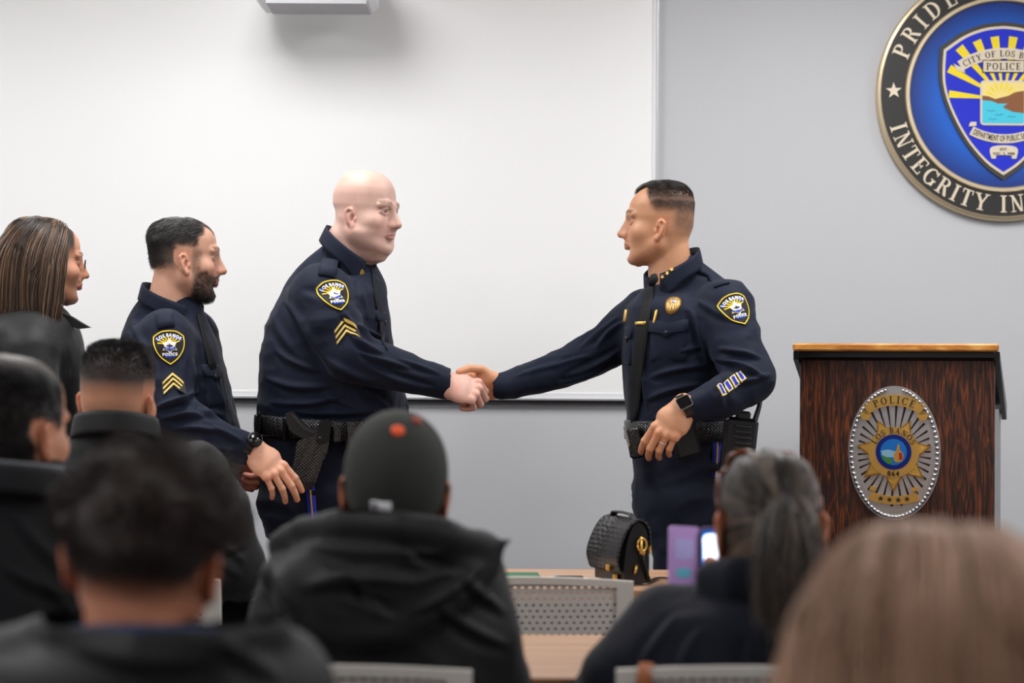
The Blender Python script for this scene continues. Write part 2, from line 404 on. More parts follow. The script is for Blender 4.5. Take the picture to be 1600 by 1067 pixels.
disc('inner_rim', [(145, .0), (145, .024), (147, .03), (152, .03), (153.5, .024), (153.5, 0)], M_CHAMP, e)
disc('blue_field', [(.01, .018), (146, .018), (146, 0)], M_SEALBLUE, e)
M_CREAM = mat('cream_enamel', srgb(228, 214, 190), .4, .25, bump=(60, .03, .001))
for s_, mid_, ins in (('PRIDE IN SERVICE', 90, False), ('INTEGRITY IN', 238.5, True)):
    h = 26.5*S; Rr = (158.5 if not ins else 184.5)*S
    for polys in arc_text(s_, h, Rr, mid_, ins, track=(.28 if not ins else .2)):
        if polys: plate('letter', polys, .02, .0245, M_CREAM, rg, MS)
for a in (178.5, 1.5):
    plate('star', [star(171*S*math.cos(math.radians(a)), 171*S*math.sin(math.radians(a)), 13*S, 5.2*S, 5, 92)], .02, .025, M_CREAM, rg, MS)
def px(pts): return [((x)*S, (y)*S) for x, y in pts]
half = smoothcurve([(0, 113), (-32, 109), (-66, 96), (-99, 73)], 4, False)[:-1]+smoothcurve([(-99, 73), (-101, 40), (-99, 12), (-88, -24), (-63, -72), (-30, -112), (0, -134)], 4, False)[:-1]
def shield(k, dy=0):
    L_ = [(x*k, y*k+dy) for x, y in half]+[(0, -134*k+dy)]
    L_ += [(-x, y) for x, y in L_[1:-1]][::-1]
    return L_
plate('shield_back', [px(shield(1.0))], .018, .026, mat('dark_bronze_edge', srgb(70, 66, 62), .4, .3, bump=(60, .05, .001)), e, MS)
plate('shield_border', [px(shield(.945))], .026, .029, M_CREAM, e, MS)
shf = plate('shield_face', [px(shield(.905))], .029, .031, mat('royal_blue_enamel', srgb(8, 34, 205), .35, bump=(50, .02, .001)), e, MS)
M_YEL = mat('yellow_enamel', srgb(250, 224, 24), .4, bump=(50, .02, .001))
M_INK = mat('black_ink', srgb(28, 24, 24), .6, bump=(50, .02, .001))
for a, R in ((175, 86), (151, 98), (131, 107), (115, 101), (98.5, 99), (81.5, 99), (65, 101), (49, 107), (29, 98), (5, 86)):
    c = lambda t, r: (r*math.cos(math.radians(t)), -8+r*math.sin(math.radians(t)))
    plate('sun_ray', [px([c(a-3.9, R), c(a+3.9, R), c(a+3.2, 18), c(a-3.2, 18)])], .031, .032, M_YEL, shf, MS)
b1 = plate('banner', [px([(x, y-62) for x, y in ring(0, 0, 134, 134, 17, 17, 57, 123, 26)]), px([(-79, 47), (-65, 40), (-60, 33), (-73, 36)]), px([(79, 47), (65, 40), (60, 33), (73, 36)])], .032, .0345, M_CREAM, shf, MS)
plate('lettering', [[(x, y-62*S) for x, y in p] for g in arc_text('CITY OF LOS BANOS', 9.5*S, 120.5*S, 90, track=.12) for p in g], .0345, .0352, M_INK, shf, MS)
plate('sign_plate', [px([(-34, 33), (32, 33), (32, 53), (-34, 53)])], .032, .0345, M_INK, shf, MS)
plate('sign_face', [px([(-32.6, 34.4), (30.6, 34.4), (30.6, 51.6), (-32.6, 51.6)])], .0345, .035, M_CREAM, shf, MS)
plate('lettering', straight('POLICE', 11*S, -1*S, 37.5*S, track=.14), .035, .0356, M_INK, shf, MS)
def rrect(x0, y0, x1, y1, r, n=5):
    out = []
    for cx, cy, a in ((x1-r, y1-r, 0), (x0+r, y1-r, 90), (x0+r, y0+r, 180), (x1-r, y0+r, 270)):
        out += [(cx+r*math.cos(math.radians(a+90*i/n)), cy+r*math.sin(math.radians(a+90*i/n))) for i in range(n+1)]
    return out
plate('picture_frame', [px(rrect(-37, -49, 34, 21, 6))], .032, .0345, M_CREAM, shf, MS)
plate('picture_sky', [px(rrect(-34, -10, 31, 18, 3))], .0345, .035, mat('pale_yellow_ink', srgb(248, 226, 140), .5, bump=(50, .02, .001)), shf, MS)
for k in range(7):
    a = math.radians(26+k*21.5)
    plate('sun_ray', [px([(-4+9*math.cos(a), -8+9*math.sin(a)), (-4+25*math.cos(a+.09), -8+25*math.sin(a+.09)), (-4+25*math.cos(a-.09), -8+25*math.sin(a-.09))])], .035, .0352, M_YEL, shf, MS)
plate('picture_water', [px(rrect(-34, -46, 31, -10, 3))], .0345, .0351, mat('cyan_ink', srgb(70, 205, 232), .5, bump=(50, .02, .001)), shf, MS)
plate('picture_hills', [px([(-34, -3), (-24, -4), (-14, -8), (-6, -6), (6, -3), (18, 3), (31, 5), (31, -30), (14, -28), (2, -23), (-2, -20), (6, -15), (-10, -15), (-20, -11), (-34, -10)])], .0352, .0356, mat('brown_ink', srgb(142, 88, 50), .5, noise=(30, .15)), shf, MS)
for wx, wy in ((-20, -27), (-8, -33), (12, -36), (-18, -40)):
    plate('ripple', [px([(wx-8, wy), (wx-4, wy+1.6), (wx, wy), (wx+4, wy+1.6), (wx+8, wy), (wx+4, wy+.6), (wx, wy-.9), (wx-4, wy+.6)])], .0351, .0354, mat('teal_ink', srgb(20, 110, 140), .5, bump=(50, .02, .001)), shf, MS)
plate('banner', [px([(x, y+38) for x, y in ring(0, 0, 115, 115, 14, 14, 242, 298, 26)]), px([(-55, -51), (-43, -50), (-43, -44), (-52, -44)]), px([(55, -51), (43, -50), (43, -44), (52, -44)])], .032, .0345, M_CREAM, shf, MS)
plate('lettering', [[(x, y+38*S) for x, y in p] for g in arc_text('DEPARTMENT OF PUBLIC SAFETY', 9*S, 112*S, 270, True, serif=False, squeeze=.47, bold=.012, track=.05) for p in g], .0345, .0352, M_INK, shf, MS)
plate('banner', [px(smoothcurve([(-19, -100), (-22, -88), (-17, -82), (0, -80), (17, -82), (22, -88), (19, -100), (14, -96), (-14, -96)], 3)), px(rrect(-20, -101, -12, -96, 2, 3)), px(rrect(12, -101, 20, -96, 2, 3))], .032, .0345, M_CREAM, shf, MS)
plate('lettering', straight('EST.', 4.2*S, 0, -88.5*S, serif=False, bold=.02)+straight('DEC. 3, 1988', 3.8*S, 0, -95*S, serif=False, bold=.02), .0345, .0352, M_INK, shf, MS)

# ---------------------------------------------------------------- podium
PD = 6.1
pc = P(1399.5, 700, PD); ya = math.radians(16.5)
MP = frame((pc.x, PD, 0), (math.cos(ya), -math.sin(ya), 0), (math.sin(ya), math.cos(ya), 0))   # x right, y back, z up
ptop = P(1400, 537, PD).z; pw = 149.5*PD/FPX/math.cos(ya-.19)
M_DARKWOOD = mat_wood('zebra_grain_wood', srgb(30, 17, 13), srgb(66, 33, 20), srgb(122, 63, 30), 9, (7, 7, .5), .42, 5, 3.2, .38, .66)
M_HONEY = mat_wood('honey_oak', srgb(176, 110, 46), srgb(206, 138, 62), srgb(226, 162, 88), 6, (.6, 6, 6), .3, 3, 1.2)
M_GREYSIDE = mat('grey_laminate', srgb(150, 150, 152), .5, bump=(80, .05, .001))
e = empty('podium', (pc.x, PD, 0), 'dark grained wooden podium with honey coloured top edge and police badge', 'podium')
def pbox(b, x0, x1, y0, y1, z0, z1, bev=0):
    R = MP.to_3x3(); c = MP @ Vector(((x0+x1)/2, (y0+y1)/2, (z0+z1)/2))
    return b.box(c, (abs(x1-x0)/2, abs(y1-y0)/2, abs(z1-z0)/2), R, bev)
pbox(MB(), -pw, pw, 0, .02, .03, ptop-.038, .003).build('front_panel', M_DARKWOOD, e)
pbox(MB(), -pw+.002, -pw+.022, .02, .42, .03, ptop-.2).build('side_panel', M_GREYSIDE, e)
pbox(MB(), pw-.022, pw-.002, .02, .42, .03, ptop-.2).build('side_panel', M_GREYSIDE, e)
pbox(MB(), -pw+.022, pw-.022, .04, .4, .62, .64).build('shelf', M_DARKWOOD, e)
pbox(MB(), -pw-.02, pw+.02, -.03, .44, 0, .03, .004).build('plinth', M_BLACK, e)
pbox(MB(), -pw-.016, pw+.014, -.05, -.02, ptop-.024, ptop, .005).build('top_edge', M_HONEY, e)
ov = .016
b = MB()
for sx in (-1, 1):
    x0, x1 = (sx*(pw+.001), sx*(pw+ov))
    poly = [(-.03, ptop-.024), (.44, ptop-.19), (.44, ptop-.236), (.41, ptop-.236), (-.03, ptop-.05)]
    MM = MP @ Matrix(((0, 0, 1, 0), (1, 0, 0, 0), (0, 1, 0, 0), (0, 0, 0, 1)))
    MB().prism(poly, min(x0, x1), max(x0, x1), MM).build('hood_side', M_BLACK, e)
MB().prism([(-.03, ptop-.024), (.44, ptop-.18), (.44, ptop-.2), (-.03, ptop-.042)], -pw, pw, MM).build('reading_top', M_BLACK, e)
pbox(MB(), -pw, pw, -.025, 0.0, ptop-.042, ptop-.024).build('recessed_batten', M_BLACK, e)  # black band set back below the top edge
# the oval badge on its front
bc = P(1397.6, 707.5, PD); q = MP.inverted() @ Vector((bc.x, bc.y, bc.z))
MBd = MP @ Matrix(((1, 0, 0, q.x), (0, 0, -1, 0), (0, 1, 0, q.z), (0, 0, 0, 1)))     # x right, y up, z out of the front
SB = PD/FPX
def bp(pts): return [(x*SB, y*SB) for x, y in pts]
def oval(rx, ry, n=72): return [(rx*math.cos(2*PI*i/n), ry*math.sin(2*PI*i/n)) for i in range(n)]
bd = plate('badge', [bp(oval(71, 104.5))], 0, .008, M_SILVER, e, MBd); bd['label'] = 'oval silver badge with gold seven-pointed star'
b = MB()
for i in range(74):
    t = 2*PI*i/74
    if abs(t-PI/2) < .14: continue
    x, y = 66*math.cos(t)*SB, 99.5*math.sin(t)*SB
    tx, ty = -66*math.sin(t), 99.5*math.cos(t); a = math.atan2(ty, tx)+.5*(1 if i % 2 else -1)
    dx, dy = math.cos(a)*.0085, math.sin(a)*.0085
    b.tube([MBd @ Vector((x-dx, y-dy, .009)), MBd @ Vector((x, y, .0125)), MBd @ Vector((x+dx, y+dy, .009))], [.0025, .0075, .0025], 8)
rp = b.build('rope_border', M_CHROME, bd); rp['kind'] = 'stuff'
plate('badge_field', [bp(oval(60, 92))], .008, .0105, M_SILVER, bd, MBd)
for i in range(34):
    a = 2*PI*i/34+.05; k = 1/math.sqrt((math.cos(a)/59)**2+(math.sin(a)/88)**2)
    a2 = .028; c = lambda r, t: (r*math.cos(t), r*math.sin(t))
    if -2.2 < a-PI/2 < 2.2 or True:
        plate('ray_groove', [bp([c(k*.95, a-a2), c(k*.95, a+a2), c(40, a+a2*.6), c(40, a-a2*.6)])], .0105, .0112, mat('dark_steel', srgb(70, 62, 66), .25, .9, bump=(60, .05, .001)), bd, MBd)
sx, sy = -.5, -2
st = plate('star', [bp(star(sx, sy, 59, 34, 7, 270))], .0105, .016, M_DARKGOLD, bd, MBd)
plate('star_face', [bp(star(sx, sy, 54, 31, 7, 270))], .016, .0175, mat('textured_gold', srgb(222, 176, 92), .42, .9, noise=(120, .3), bump=(300, .8, .002)), bd, MBd)
cy_ = 1.5
plate('star_ring', [bp([(sx+x, cy_+y) for x, y in oval(39, 39, 48)])], .0175, .0195, M_GOLD, bd, MBd)
plate('enamel_ring', [bp([(sx+x, cy_+y) for x, y in oval(27.5, 27.5, 48)])], .0195, .0205, mat('deep_blue_enamel', srgb(22, 44, 130), .2, .3, bump=(50, .03, .001)), bd, MBd)
plate('enamel_sky', [bp([(sx+x, cy_+y) for x, y in oval(20.5, 20.5, 40)])], .0205, .0212, mat('sky_blue_enamel', srgb(34, 120, 205), .2, .2, bump=(50, .03, .001)), bd, MBd)
plate('enamel_lake', [bp([(sx+x, cy_+y) for x, y in [(-19, 2), (-8, 4), (4, 1), (4, -8), (-17, -8)]])], .0212, .0215, mat('pale_blue_enamel', srgb(150, 195, 225), .2, .2, bump=(50, .03, .001)), bd, MBd)
plate('enamel_hill', [bp([(sx+x, cy_+y) for x, y in [(-19, -4), (-10, -8), (-2, -12), (-2, -18), (-9, -18), (-15, -13)]])], .0214, .0218, mat('green_enamel', srgb(70, 140, 60), .25, .2, bump=(50, .03, .001)), bd, MBd)
plate('enamel_figure', [bp([(sx+x, cy_+y) for x, y in smoothcurve([(2, -15), (0, -4), (4, 2), (6, 11), (9, 12), (10, 4), (15, -3), (13, -14)], 3)])], .0214, .0222, M_GOLD, bd, MBd)
plate('enamel_robe', [bp([(sx+x, cy_+y) for x, y in [(8, -1), (13, -1), (14, -11), (9, -12)]])], .0222, .0228, mat('red_enamel', srgb(190, 36, 30), .25, .2, bump=(50, .03, .001)), bd, MBd)
sh = lambda gs: [[(x+sx*SB, y+cy_*SB) for x, y in p] for g in gs for p in g]
plate('lettering', sh(arc_text('LOS BANOS', 9.5*SB, 29*SB, 90, track=.08)), .0195, .0203, M_INK, bd, MBd)
plate('lettering', straight('864', 7.5*SB, sx*SB, (cy_-37)*SB, serif=False, bold=.03), .0195, .0203, M_INK, bd, MBd)
plate('banner', [bp([(x, y+12) for x, y in ring(0, 0, 79, 79, 17, 17, 52, 128, 24)])], .0112, .017, M_GOLD, bd, MBd)
for k in (-1, 1):
    plate('banner_end', [bp([(k*32, 76), (k*43, 67), (k*47, 62), (k*38, 58)])], .0112, .016, M_DARKGOLD, bd, MBd)
    plate('banner_curl', [bp([(k*34, 60), (k*44, 60), (k*54, 66), (k*50, 52), (k*40, 50)])], .0112, .018, M_GOLD, bd, MBd)
    plate('banner_curl', [bp([(k*27, -53), (k*36, -52), (k*38, -58), (k*27, -60)])], .0112, .018, M_GOLD, bd, MBd)
plate('lettering', [[(x, y+12*SB) for x, y in p] for g in arc_text('POLICE', 11.5*SB, 65*SB, 90, track=.22) for p in g], .017, .0178, M_INK, bd, MBd)
plate('banner', [bp([(x, y+30) for x, y in ring(0, 0, 110, 110, 13, 13, 249, 291, 20)])], .0112, .017, M_GOLD, bd, MBd)
for k in (-1.5, -.5, .5, 1.5):
    plate('star', [bp(star(k*13.5, -71+abs(k)*1.6-2.5, 5, 2.1))], .017, .018, M_INK, bd, MBd)

# ---------------------------------------------------------------- tables
M_TABLE = mat_wood('light_wood_laminate', srgb(158, 120, 92), srgb(172, 133, 104), srgb(186, 149, 120), 5, (.5, 9, 9), .42, 4, .6, .3, .7)
M_TEDGE = mat_wood('wood_edge_band', srgb(150, 104, 72), srgb(168, 120, 84), srgb(180, 134, 98), 5, (.5, 9, 9), .45, 4, .6, .3, .7)
M_LEGMETAL = mat('grey_leg_metal', srgb(120, 121, 124), .4, .6, bump=(90, .05, .001))
def table(x0, x1, y0, y1, label):
    e = empty('training_table', ((x0+x1)/2, (y0+y1)/2, 0), label, 'table')
    MB().box(((x0+x1)/2, (y0+y1)/2, .7255), ((x1-x0)/2-.0025, (y1-y0)/2-.0025, .0145)).build('table_top', M_TABLE, e)
    b = MB(); b.box(((x0+x1)/2, y0+.001, .7245), ((x1-x0)/2, .0016, .0145)); b.box(((x0+x1)/2, y1-.001, .7245), ((x1-x0)/2, .0016, .0145))
    b.box((x0+.001, (y0+y1)/2, .7245), (.0016, (y1-y0)/2, .0145)); b.box((x1-.001, (y0+y1)/2, .7245), (.0016, (y1-y0)/2, .0145))
    b.build('edge_band', M_TEDGE, e)
    MB().box(((x0+x1)/2, y1-.06, .56), ((x1-x0)/2-.12, .008, .13)).build('modesty_panel', M_BLACK, e)
    for x in (x0+.1, x1-.1):
        b = MB(); b.box((x, (y0+y1)/2, .37), (.025, .03, .338)); b.box((x, (y0+y1)/2, .02), (.03, (y1-y0)/2-.03, .02), bev=.008); b.box((x, (y0+y1)/2, .7), (.025, (y1-y0)/2-.06, .01))
        b.build('leg', M_LEGMETAL, e)
xs1 = P(590, 900, 5).x; xs2 = P(600, 1000, 3.7).x
table(xs1, xs1+1.83, 4.80, 5.33, 'light wood training table in the front row under the handbag')
table(xs1-1.835, xs1-.005, 4.80, 5.33, 'light wood training table in the front row, left end behind the seated men')
table(xs2, xs2+1.83, 3.39, 3.97, 'light wood training table in the second row beside the seated woman with the phone')
table(xs2-1.835, xs2-.005, 3.39, 3.97, 'light wood training table in the second row, mostly hidden by the curly haired person')

# ---------------------------------------------------------------- chairs
M_CHAIR = mat('warm_grey_plastic', srgb(208, 202, 194), .45, bump=(120, .06, .001))
M_CHAIRMESH = mat('grey_perforated_plastic', srgb(206, 199, 192), .5, bump=(120, .06, .001))
BW, BT = .225, math.radians(9)
def backpt(x, z, t=0):
    """point on the curved, leaning back shell: x across, z height, t thickness towards the rear"""
    y = -.2 - .035*(1-(x/BW)**2) - (z-.45)*math.tan(BT) - t
    return Vector((x, y, z))
def topz(x): return .822 - .012*(x/BW)**2
def make_chair():
    e = empty('chair', (0, 0, 0))
    b = MB()
    nx, nz = 24, 22; x0, x1, z0 = -.192, .192, .52
    px_, pz_ = (x1-x0)/nx, (.805-z0)/nz
    ang = [(math.cos(PI*k/4), math.sin(PI*k/4)) for k in range(8)]
    sq = [(1, 0), (1, 1), (0, 1), (-1, 1), (-1, 0), (-1, -1), (0, -1), (1, -1)]
    V = []; F = []
    for j in range(nz):
        for i in range(nx+(j % 2)):
            cx = x0+(i+.5-.5*(j % 2))*px_; cz = z0+(j+.5)*pz_
            n = len(V)
            for t in (0, .004):
                V += [backpt(cx+sx*px_/2, cz+sz*pz_/2, t) for sx, sz in sq]
                V += [backpt(cx+ax*px_*.24, cz+az*pz_*.23, t) for ax, az in ang]
            for k in range(8):
                k2 = (k+1) % 8
                F += [(n+k, n+k2, n+8+k2, n+8+k), (n+16+k2, n+16+k, n+24+k, n+24+k2), (n+8+k, n+8+k2, n+24+k2, n+24+k)]
    b.add(V, F); p = b.build('back_mesh', M_CHAIRMESH, e); p['kind'] = 'stuff'
    def rail(pts, w, name):
        MB().tube(pts, 1, 8, flat=w, up=(0, 0, 1)).build(name, M_CHAIR, e)
    xs = [-BW+2*BW*i/16 for i in range(17)]
    V = []; F = []
    # frame as a swept flat band round the mesh: top rail, two side rails, bottom rail
    def strip(name, A, B):
        n = len(A); V = []; F = []
        for (a, b_) in zip(A, B):
            V += [backpt(a[0], a[1], -.006), backpt(b_[0], b_[1], -.006), backpt(b_[0], b_[1], .011), backpt(a[0], a[1], .011)]
        for i in range(n-1):
            for k in range(4): F.append((4*i+k, 4*i+(k+1) % 4, 4*i+4+(k+1) % 4, 4*i+4+k))
        F += [(3, 2, 1, 0), (4*n-4, 4*n-3, 4*n-2, 4*n-1)]
        MB().add(V, F).build(name, M_CHAIR, e)
    strip('top_rail', [(x, topz(x)-.016) for x in xs], [(x, topz(x)) for x in xs])
    strip('bottom_rail', [(x, .49) for x in xs], [(x, .522) for x in xs])
    for s in (-1, 1):
        zz = [.5+(.79-.5)*i/6 for i in range(7)]
        strip('side_rail', [(s*BW, z) for z in zz]+[(s*BW, topz(BW)-.014)], [(s*.188, z) for z in zz]+[(s*.188, topz(.188)-.014)])
    # seat
    V = []; F = []; n = 24
    for z, k in ((.455, .9), (.47, 1.0), (.462, .93), (.43, .9)):
        pass
    prof = [(.9, .425), (1.0, .44), (1.0, .452), (.94, .462), (.6, .456), (.01, .452)]
    for k, z in prof:
        for i in range(n):
            t = 2*PI*i/n; c, q = math.cos(t), math.sin(t)
            sx = math.copysign(abs(c)**.45, c)*.225*k; sy = math.copysign(abs(q)**.45, q)*.215*k
            V.append((sx, sy, z))
    for j in range(len(prof)-1):
        for i in range(n): F.append((j*n+i, j*n+(i+1) % n, (j+1)*n+(i+1) % n, (j+1)*n+i))
    F.append(tuple(range(n))[::-1])
    MB().add(V, F, True).build('seat', M_CHAIR, e)
    for s in (-1, 1):
        MB().tube([backpt(s*.2, .56, .012)+Vector((0, -.006, 0)), backpt(s*.2, .47, .012), (s*.2, -.15, .415), (s*.2, .15, .415)], .011).build('back_support', M_LEGMETAL, e)
        MB().tube([(s*.2, .16, .42), (s*.225, .22, .0)], .011).build('leg', M_LEGMETAL, e)
        MB().tube([(s*.2, -.15, .42), (s*.225, -.25, .0)], .011).build('leg', M_LEGMETAL, e)
    return e
def copy_tree(o):
    c = o.copy(); COL.objects.link(c)
    for ch in o.children:
        k = ch.copy(); COL.objects.link(k); k.parent = c
        for g in ch.children:
            q = g.copy(); COL.objects.link(q); q.parent = k
    return c
chair0 = make_chair(); first_chair = True
def place_chair(x, y, rz, label, z=0):
    global first_chair
    o = chair0 if first_chair else copy_tree(chair0)
    first_chair = False
    o.location = (x, y, z); o.rotation_euler = (0, 0, rz)
    tag(o, label, 'chair', 'grey mesh-back chairs')
    return o
def chair_at(px_right, py_top, d, rz=0, label='', side=1):
    """stand a chair so that the right (side=1) or left end of its back top shows at the pixel"""
    p = P(px_right, py_top, d)
    x = p.x - side*BW*math.cos(rz); y = d+.2+.37*math.tan(BT)
    return place_chair(x, y, rz, label)
CH_EMPTY = chair_at(990, 890, 4.33, 0, 'empty grey mesh-back chair at the front table beside the handbag')
CH_CAP = chair_at(738, 1022, 3.0, 0, 'grey mesh-back chair behind the person in the dark baseball cap')
CH_PONY = chair_at(963, 1030, 3.02, 0, 'grey mesh-back chair behind the ponytailed woman, tan strap over it', -1)
CH_SUIT = chair_at(24, 986, 3.36, 0, 'grey mesh-back chair under the man at the left edge of the picture')
# ---------------------------------------------------------------- solid modelling by blended distance fields
F32 = np.float32
class SDF:
    def __init__(s, lo, hi, h):
        s.h = h; s.lo = np.array(lo, float); n = [int(math.ceil((hi[i]-lo[i])/h))+1 for i in range(3)]
        s.ax = [(s.lo[i]+h*np.arange(n[i])).astype(F32) for i in range(3)]
        s.D = np.full(n, 9.0, F32)
    def op(s, prim, kind='u', k=.01):
        fn, lo, hi = prim; m = k+4*s.h; sl = []
        for i in range(3):
            a = int(np.searchsorted(s.ax[i], lo[i]-m)); b = int(np.searchsorted(s.ax[i], hi[i]+m)); sl.append(slice(a, b))
            if a >= b: return s
        X = s.ax[0][sl[0]][:, None, None]; Y = s.ax[1][sl[1]][None, :, None]; Z = s.ax[2][sl[2]][None, None, :]
        d = fn(X, Y, Z).astype(F32); A = s.D[tuple(sl)]
        if kind == 'u':
            h = np.maximum(k-np.abs(A-d), 0)/max(k, 1e-6); A[...] = np.minimum(A, d)-h*h*k*.25
        else:
            d = -d; h = np.maximum(k-np.abs(A-d), 0)/max(k, 1e-6); A[...] = np.maximum(A, d)+h*h*k*.25
        return s
    def u(s, prim, k=.01): return s.op(prim, 'u', k)
    def cut(s, prim, k=.01): return s.op(prim, 's', k)
    def mesh(s):
        D = s.D; ins = D < 0
        n = np.array(D.shape); c = n-1
        cnt = np.zeros(c, np.int8)
        for i in (0, 1):
            for j in (0, 1):
                for k in (0, 1): cnt += ins[i:i+c[0], j:j+c[1], k:k+c[2]]
        act = np.argwhere((cnt > 0) & (cnt < 8))
        idx = np.full(c, -1, np.int64); idx[tuple(act.T)] = np.arange(len(act))
        acc = np.zeros((len(act), 3)); num = np.zeros(len(act))
        for ax in range(3):
            o1, o2 = [q for q in range(3) if q != ax]
            for p in (0, 1):
                for q in (0, 1):
                    a = act.copy(); a[:, o1] += p; a[:, o2] += q; b = a.copy(); b[:, ax] += 1
                    da = D[tuple(a.T)].astype(float); db = D[tuple(b.T)].astype(float); x = (da < 0) != (db < 0)
                    t = np.where(x, da/np.where(x, da-db, 1), 0); pt = a.astype(float); pt[:, ax] += t
                    acc[x] += pt[x]; num += x
        V = s.lo+s.h*acc/num[:, None]
        Q = []
        for ax in range(3):
            o1, o2 = (ax+1) % 3, (ax+2) % 3
            sl0 = [slice(1, n[q]-1) for q in range(3)]; sl0[ax] = slice(0, n[ax]-1); sl1 = list(sl0); sl1[ax] = slice(1, n[ax])
            A = ins[tuple(sl0)]; B = ins[tuple(sl1)]; e = np.argwhere(A != B)
            if not len(e): continue
            fl = A[tuple(e.T)]; e = e.copy()
            for q in range(3):
                if q != ax: e[:, q] += 1
            def cell(d1, d2):
                w = e.copy(); w[:, o1] += d1; w[:, o2] += d2; return idx[tuple(w.T)]
            quad = np.stack([cell(-1, -1), cell(0, -1), cell(0, 0), cell(-1, 0)], 1)
            quad[~fl] = quad[~fl][:, ::-1]; Q.append(quad)
        return V, np.concatenate(Q)
def _bb(pts, r):
    p = np.array(pts, float); return p.min(0)-r, p.max(0)+r
def cap(a, b, ra, rb=None):
    rb = ra if rb is None else rb; a = np.array(a, float); b = np.array(b, float); v = b-a; L2 = max(v.dot(v), 1e-12)
    def fn(X, Y, Z):
        x, y, z = X-a[0], Y-a[1], Z-a[2]
        t = np.clip((x*v[0]+y*v[1]+z*v[2])/L2, 0, 1)
        return np.sqrt((x-v[0]*t)**2+(y-v[1]*t)**2+(z-v[2]*t)**2)-(ra+(rb-ra)*t)
    return (fn, *_bb([a, b], max(ra, rb)))
def capE(a, b, A, B, side):
    """bar from a to b with elliptical section: A=(a0,a1) along side, B=(b0,b1) across"""
    a = np.array(a, float); b = np.array(b, float); v = b-a; L = np.linalg.norm(v); v = v/L
    s = np.array(side, float); s = s-v*s.dot(v); s /= np.linalg.norm(s); w = np.cross(v, s)
    def fn(X, Y, Z):
        x, y, z = X-a[0], Y-a[1], Z-a[2]
        t = x*v[0]+y*v[1]+z*v[2]; tc = np.clip(t/L, 0, 1); o = t-tc*L
        ra = A[0]+(A[1]-A[0])*tc; rb = B[0]+(B[1]-B[0])*tc; m = np.minimum(ra, rb)
        p = (x*s[0]+y*s[1]+z*s[2])/ra; q = (x*w[0]+y*w[1]+z*w[2])/rb
        return (np.sqrt(p*p+q*q+(o/m)**2)-1)*m
    return (fn, *_bb([a, b], max(max(A), max(B))))
def ell(c, r, R=None):
    c = np.array(c, float); r = np.array(r, float)
    R = np.eye(3) if R is None else np.array(R, float)
    def fn(X, Y, Z):
        x, y, z = X-c[0], Y-c[1], Z-c[2]
        q = [(x*R[0, i]+y*R[1, i]+z*R[2, i])/r[i] for i in range(3)]
        k0 = np.sqrt(q[0]**2+q[1]**2+q[2]**2); k1 = np.sqrt((q[0]/r[0])**2+(q[1]/r[1])**2+(q[2]/r[2])**2)
        return k0*(k0-1)/np.maximum(k1, 1e-6)
    return (fn, *_bb([c], max(r)))
def chain(pts, rs):
    segs = [cap(pts[i], pts[i+1], rs[i], rs[i+1]) for i in range(len(pts)-1)]
    def fn(X, Y, Z):
        d = segs[0][0](X, Y, Z)
        for q in segs[1:]: d = np.minimum(d, q[0](X, Y, Z))
        return d
    return (fn, *_bb(pts, max(rs)))
def spline_rows(rows, n=60):
    R = np.array(sorted(rows, key=lambda q: q[0]), float); z = R[:, 0]
    zz = np.linspace(z[0], z[-1], n); out = [zz]
    m = np.gradient(R, z, axis=0) if len(z) > 2 else np.zeros_like(R)
    for c in range(1, R.shape[1]):
        y = R[:, c]; sl = np.diff(y)/np.diff(z); t = np.empty(len(z)); t[0] = sl[0]; t[-1] = sl[-1]
        for i in range(1, len(z)-1):
            t[i] = 0 if sl[i-1]*sl[i] <= 0 else 2*sl[i-1]*sl[i]/(sl[i-1]+sl[i])
        i = np.clip(np.searchsorted(z, zz)-1, 0, len(z)-2); h = z[i+1]-z[i]; q = (zz-z[i])/h
        out.append((2*q**3-3*q**2+1)*y[i]+(q**3-2*q**2+q)*h*t[i]+(-2*q**3+3*q**2)*y[i+1]+(q**3-q**2)*h*t[i+1])
    return np.array(out)
def stack(rows, p=2.3, yaw=0.0):
    """solid of elliptical sections stacked along z: rows of (z, xc, yc, a, b)"""
    T = spline_rows(rows); c, s_ = math.cos(yaw), math.sin(yaw)
    def fn(X, Y, Z):
        xc, yc, a, b = [np.interp(Z, T[0], T[i]).astype(F32) for i in range(1, 5)]
        a = np.maximum(a, 1e-3); b = np.maximum(b, 1e-3)
        x = X-xc; y = Y-yc
        u, v = ((c*x+s_*y), (-s_*x+c*y)) if yaw else (x, y)
        d = ((np.abs(u/a)**p+np.abs(v/b)**p)**(1/p)-1)*np.minimum(a, b)
        return np.maximum(d, np.maximum(T[0][0]-Z, Z-T[0][-1]))
    r = np.array(rows, float); m = np.maximum(r[:, 3], r[:, 4])
    return fn, np.array([(r[:, 1]-m).min(), (r[:, 2]-m).min(), r[:, 0].min()]), np.array([(r[:, 1]+m).max(), (r[:, 2]+m).max(), r[:, 0].max()])
def vnoise(Pp, seed=0):
    """smooth value noise in -1..1"""
    Pp = np.asarray(Pp); i = np.floor(Pp).astype(np.int64); f = Pp-i; f = f*f*(3-2*f); out = 0
    for dx in (0, 1):
        for dy in (0, 1):
            for dz in (0, 1):
                n = (i[:, 0]+dx)*374761393+(i[:, 1]+dy)*668265263+(i[:, 2]+dz)*2147483647+seed*1274126177
                n = (n ^ (n >> 13))*1274126177; n = n ^ (n >> 16)
                w = (f[:, 0] if dx else 1-f[:, 0])*(f[:, 1] if dy else 1-f[:, 1])*(f[:, 2] if dz else 1-f[:, 2])
                out = out+w*((n & 0xffff)/32767.5-1)
    return out
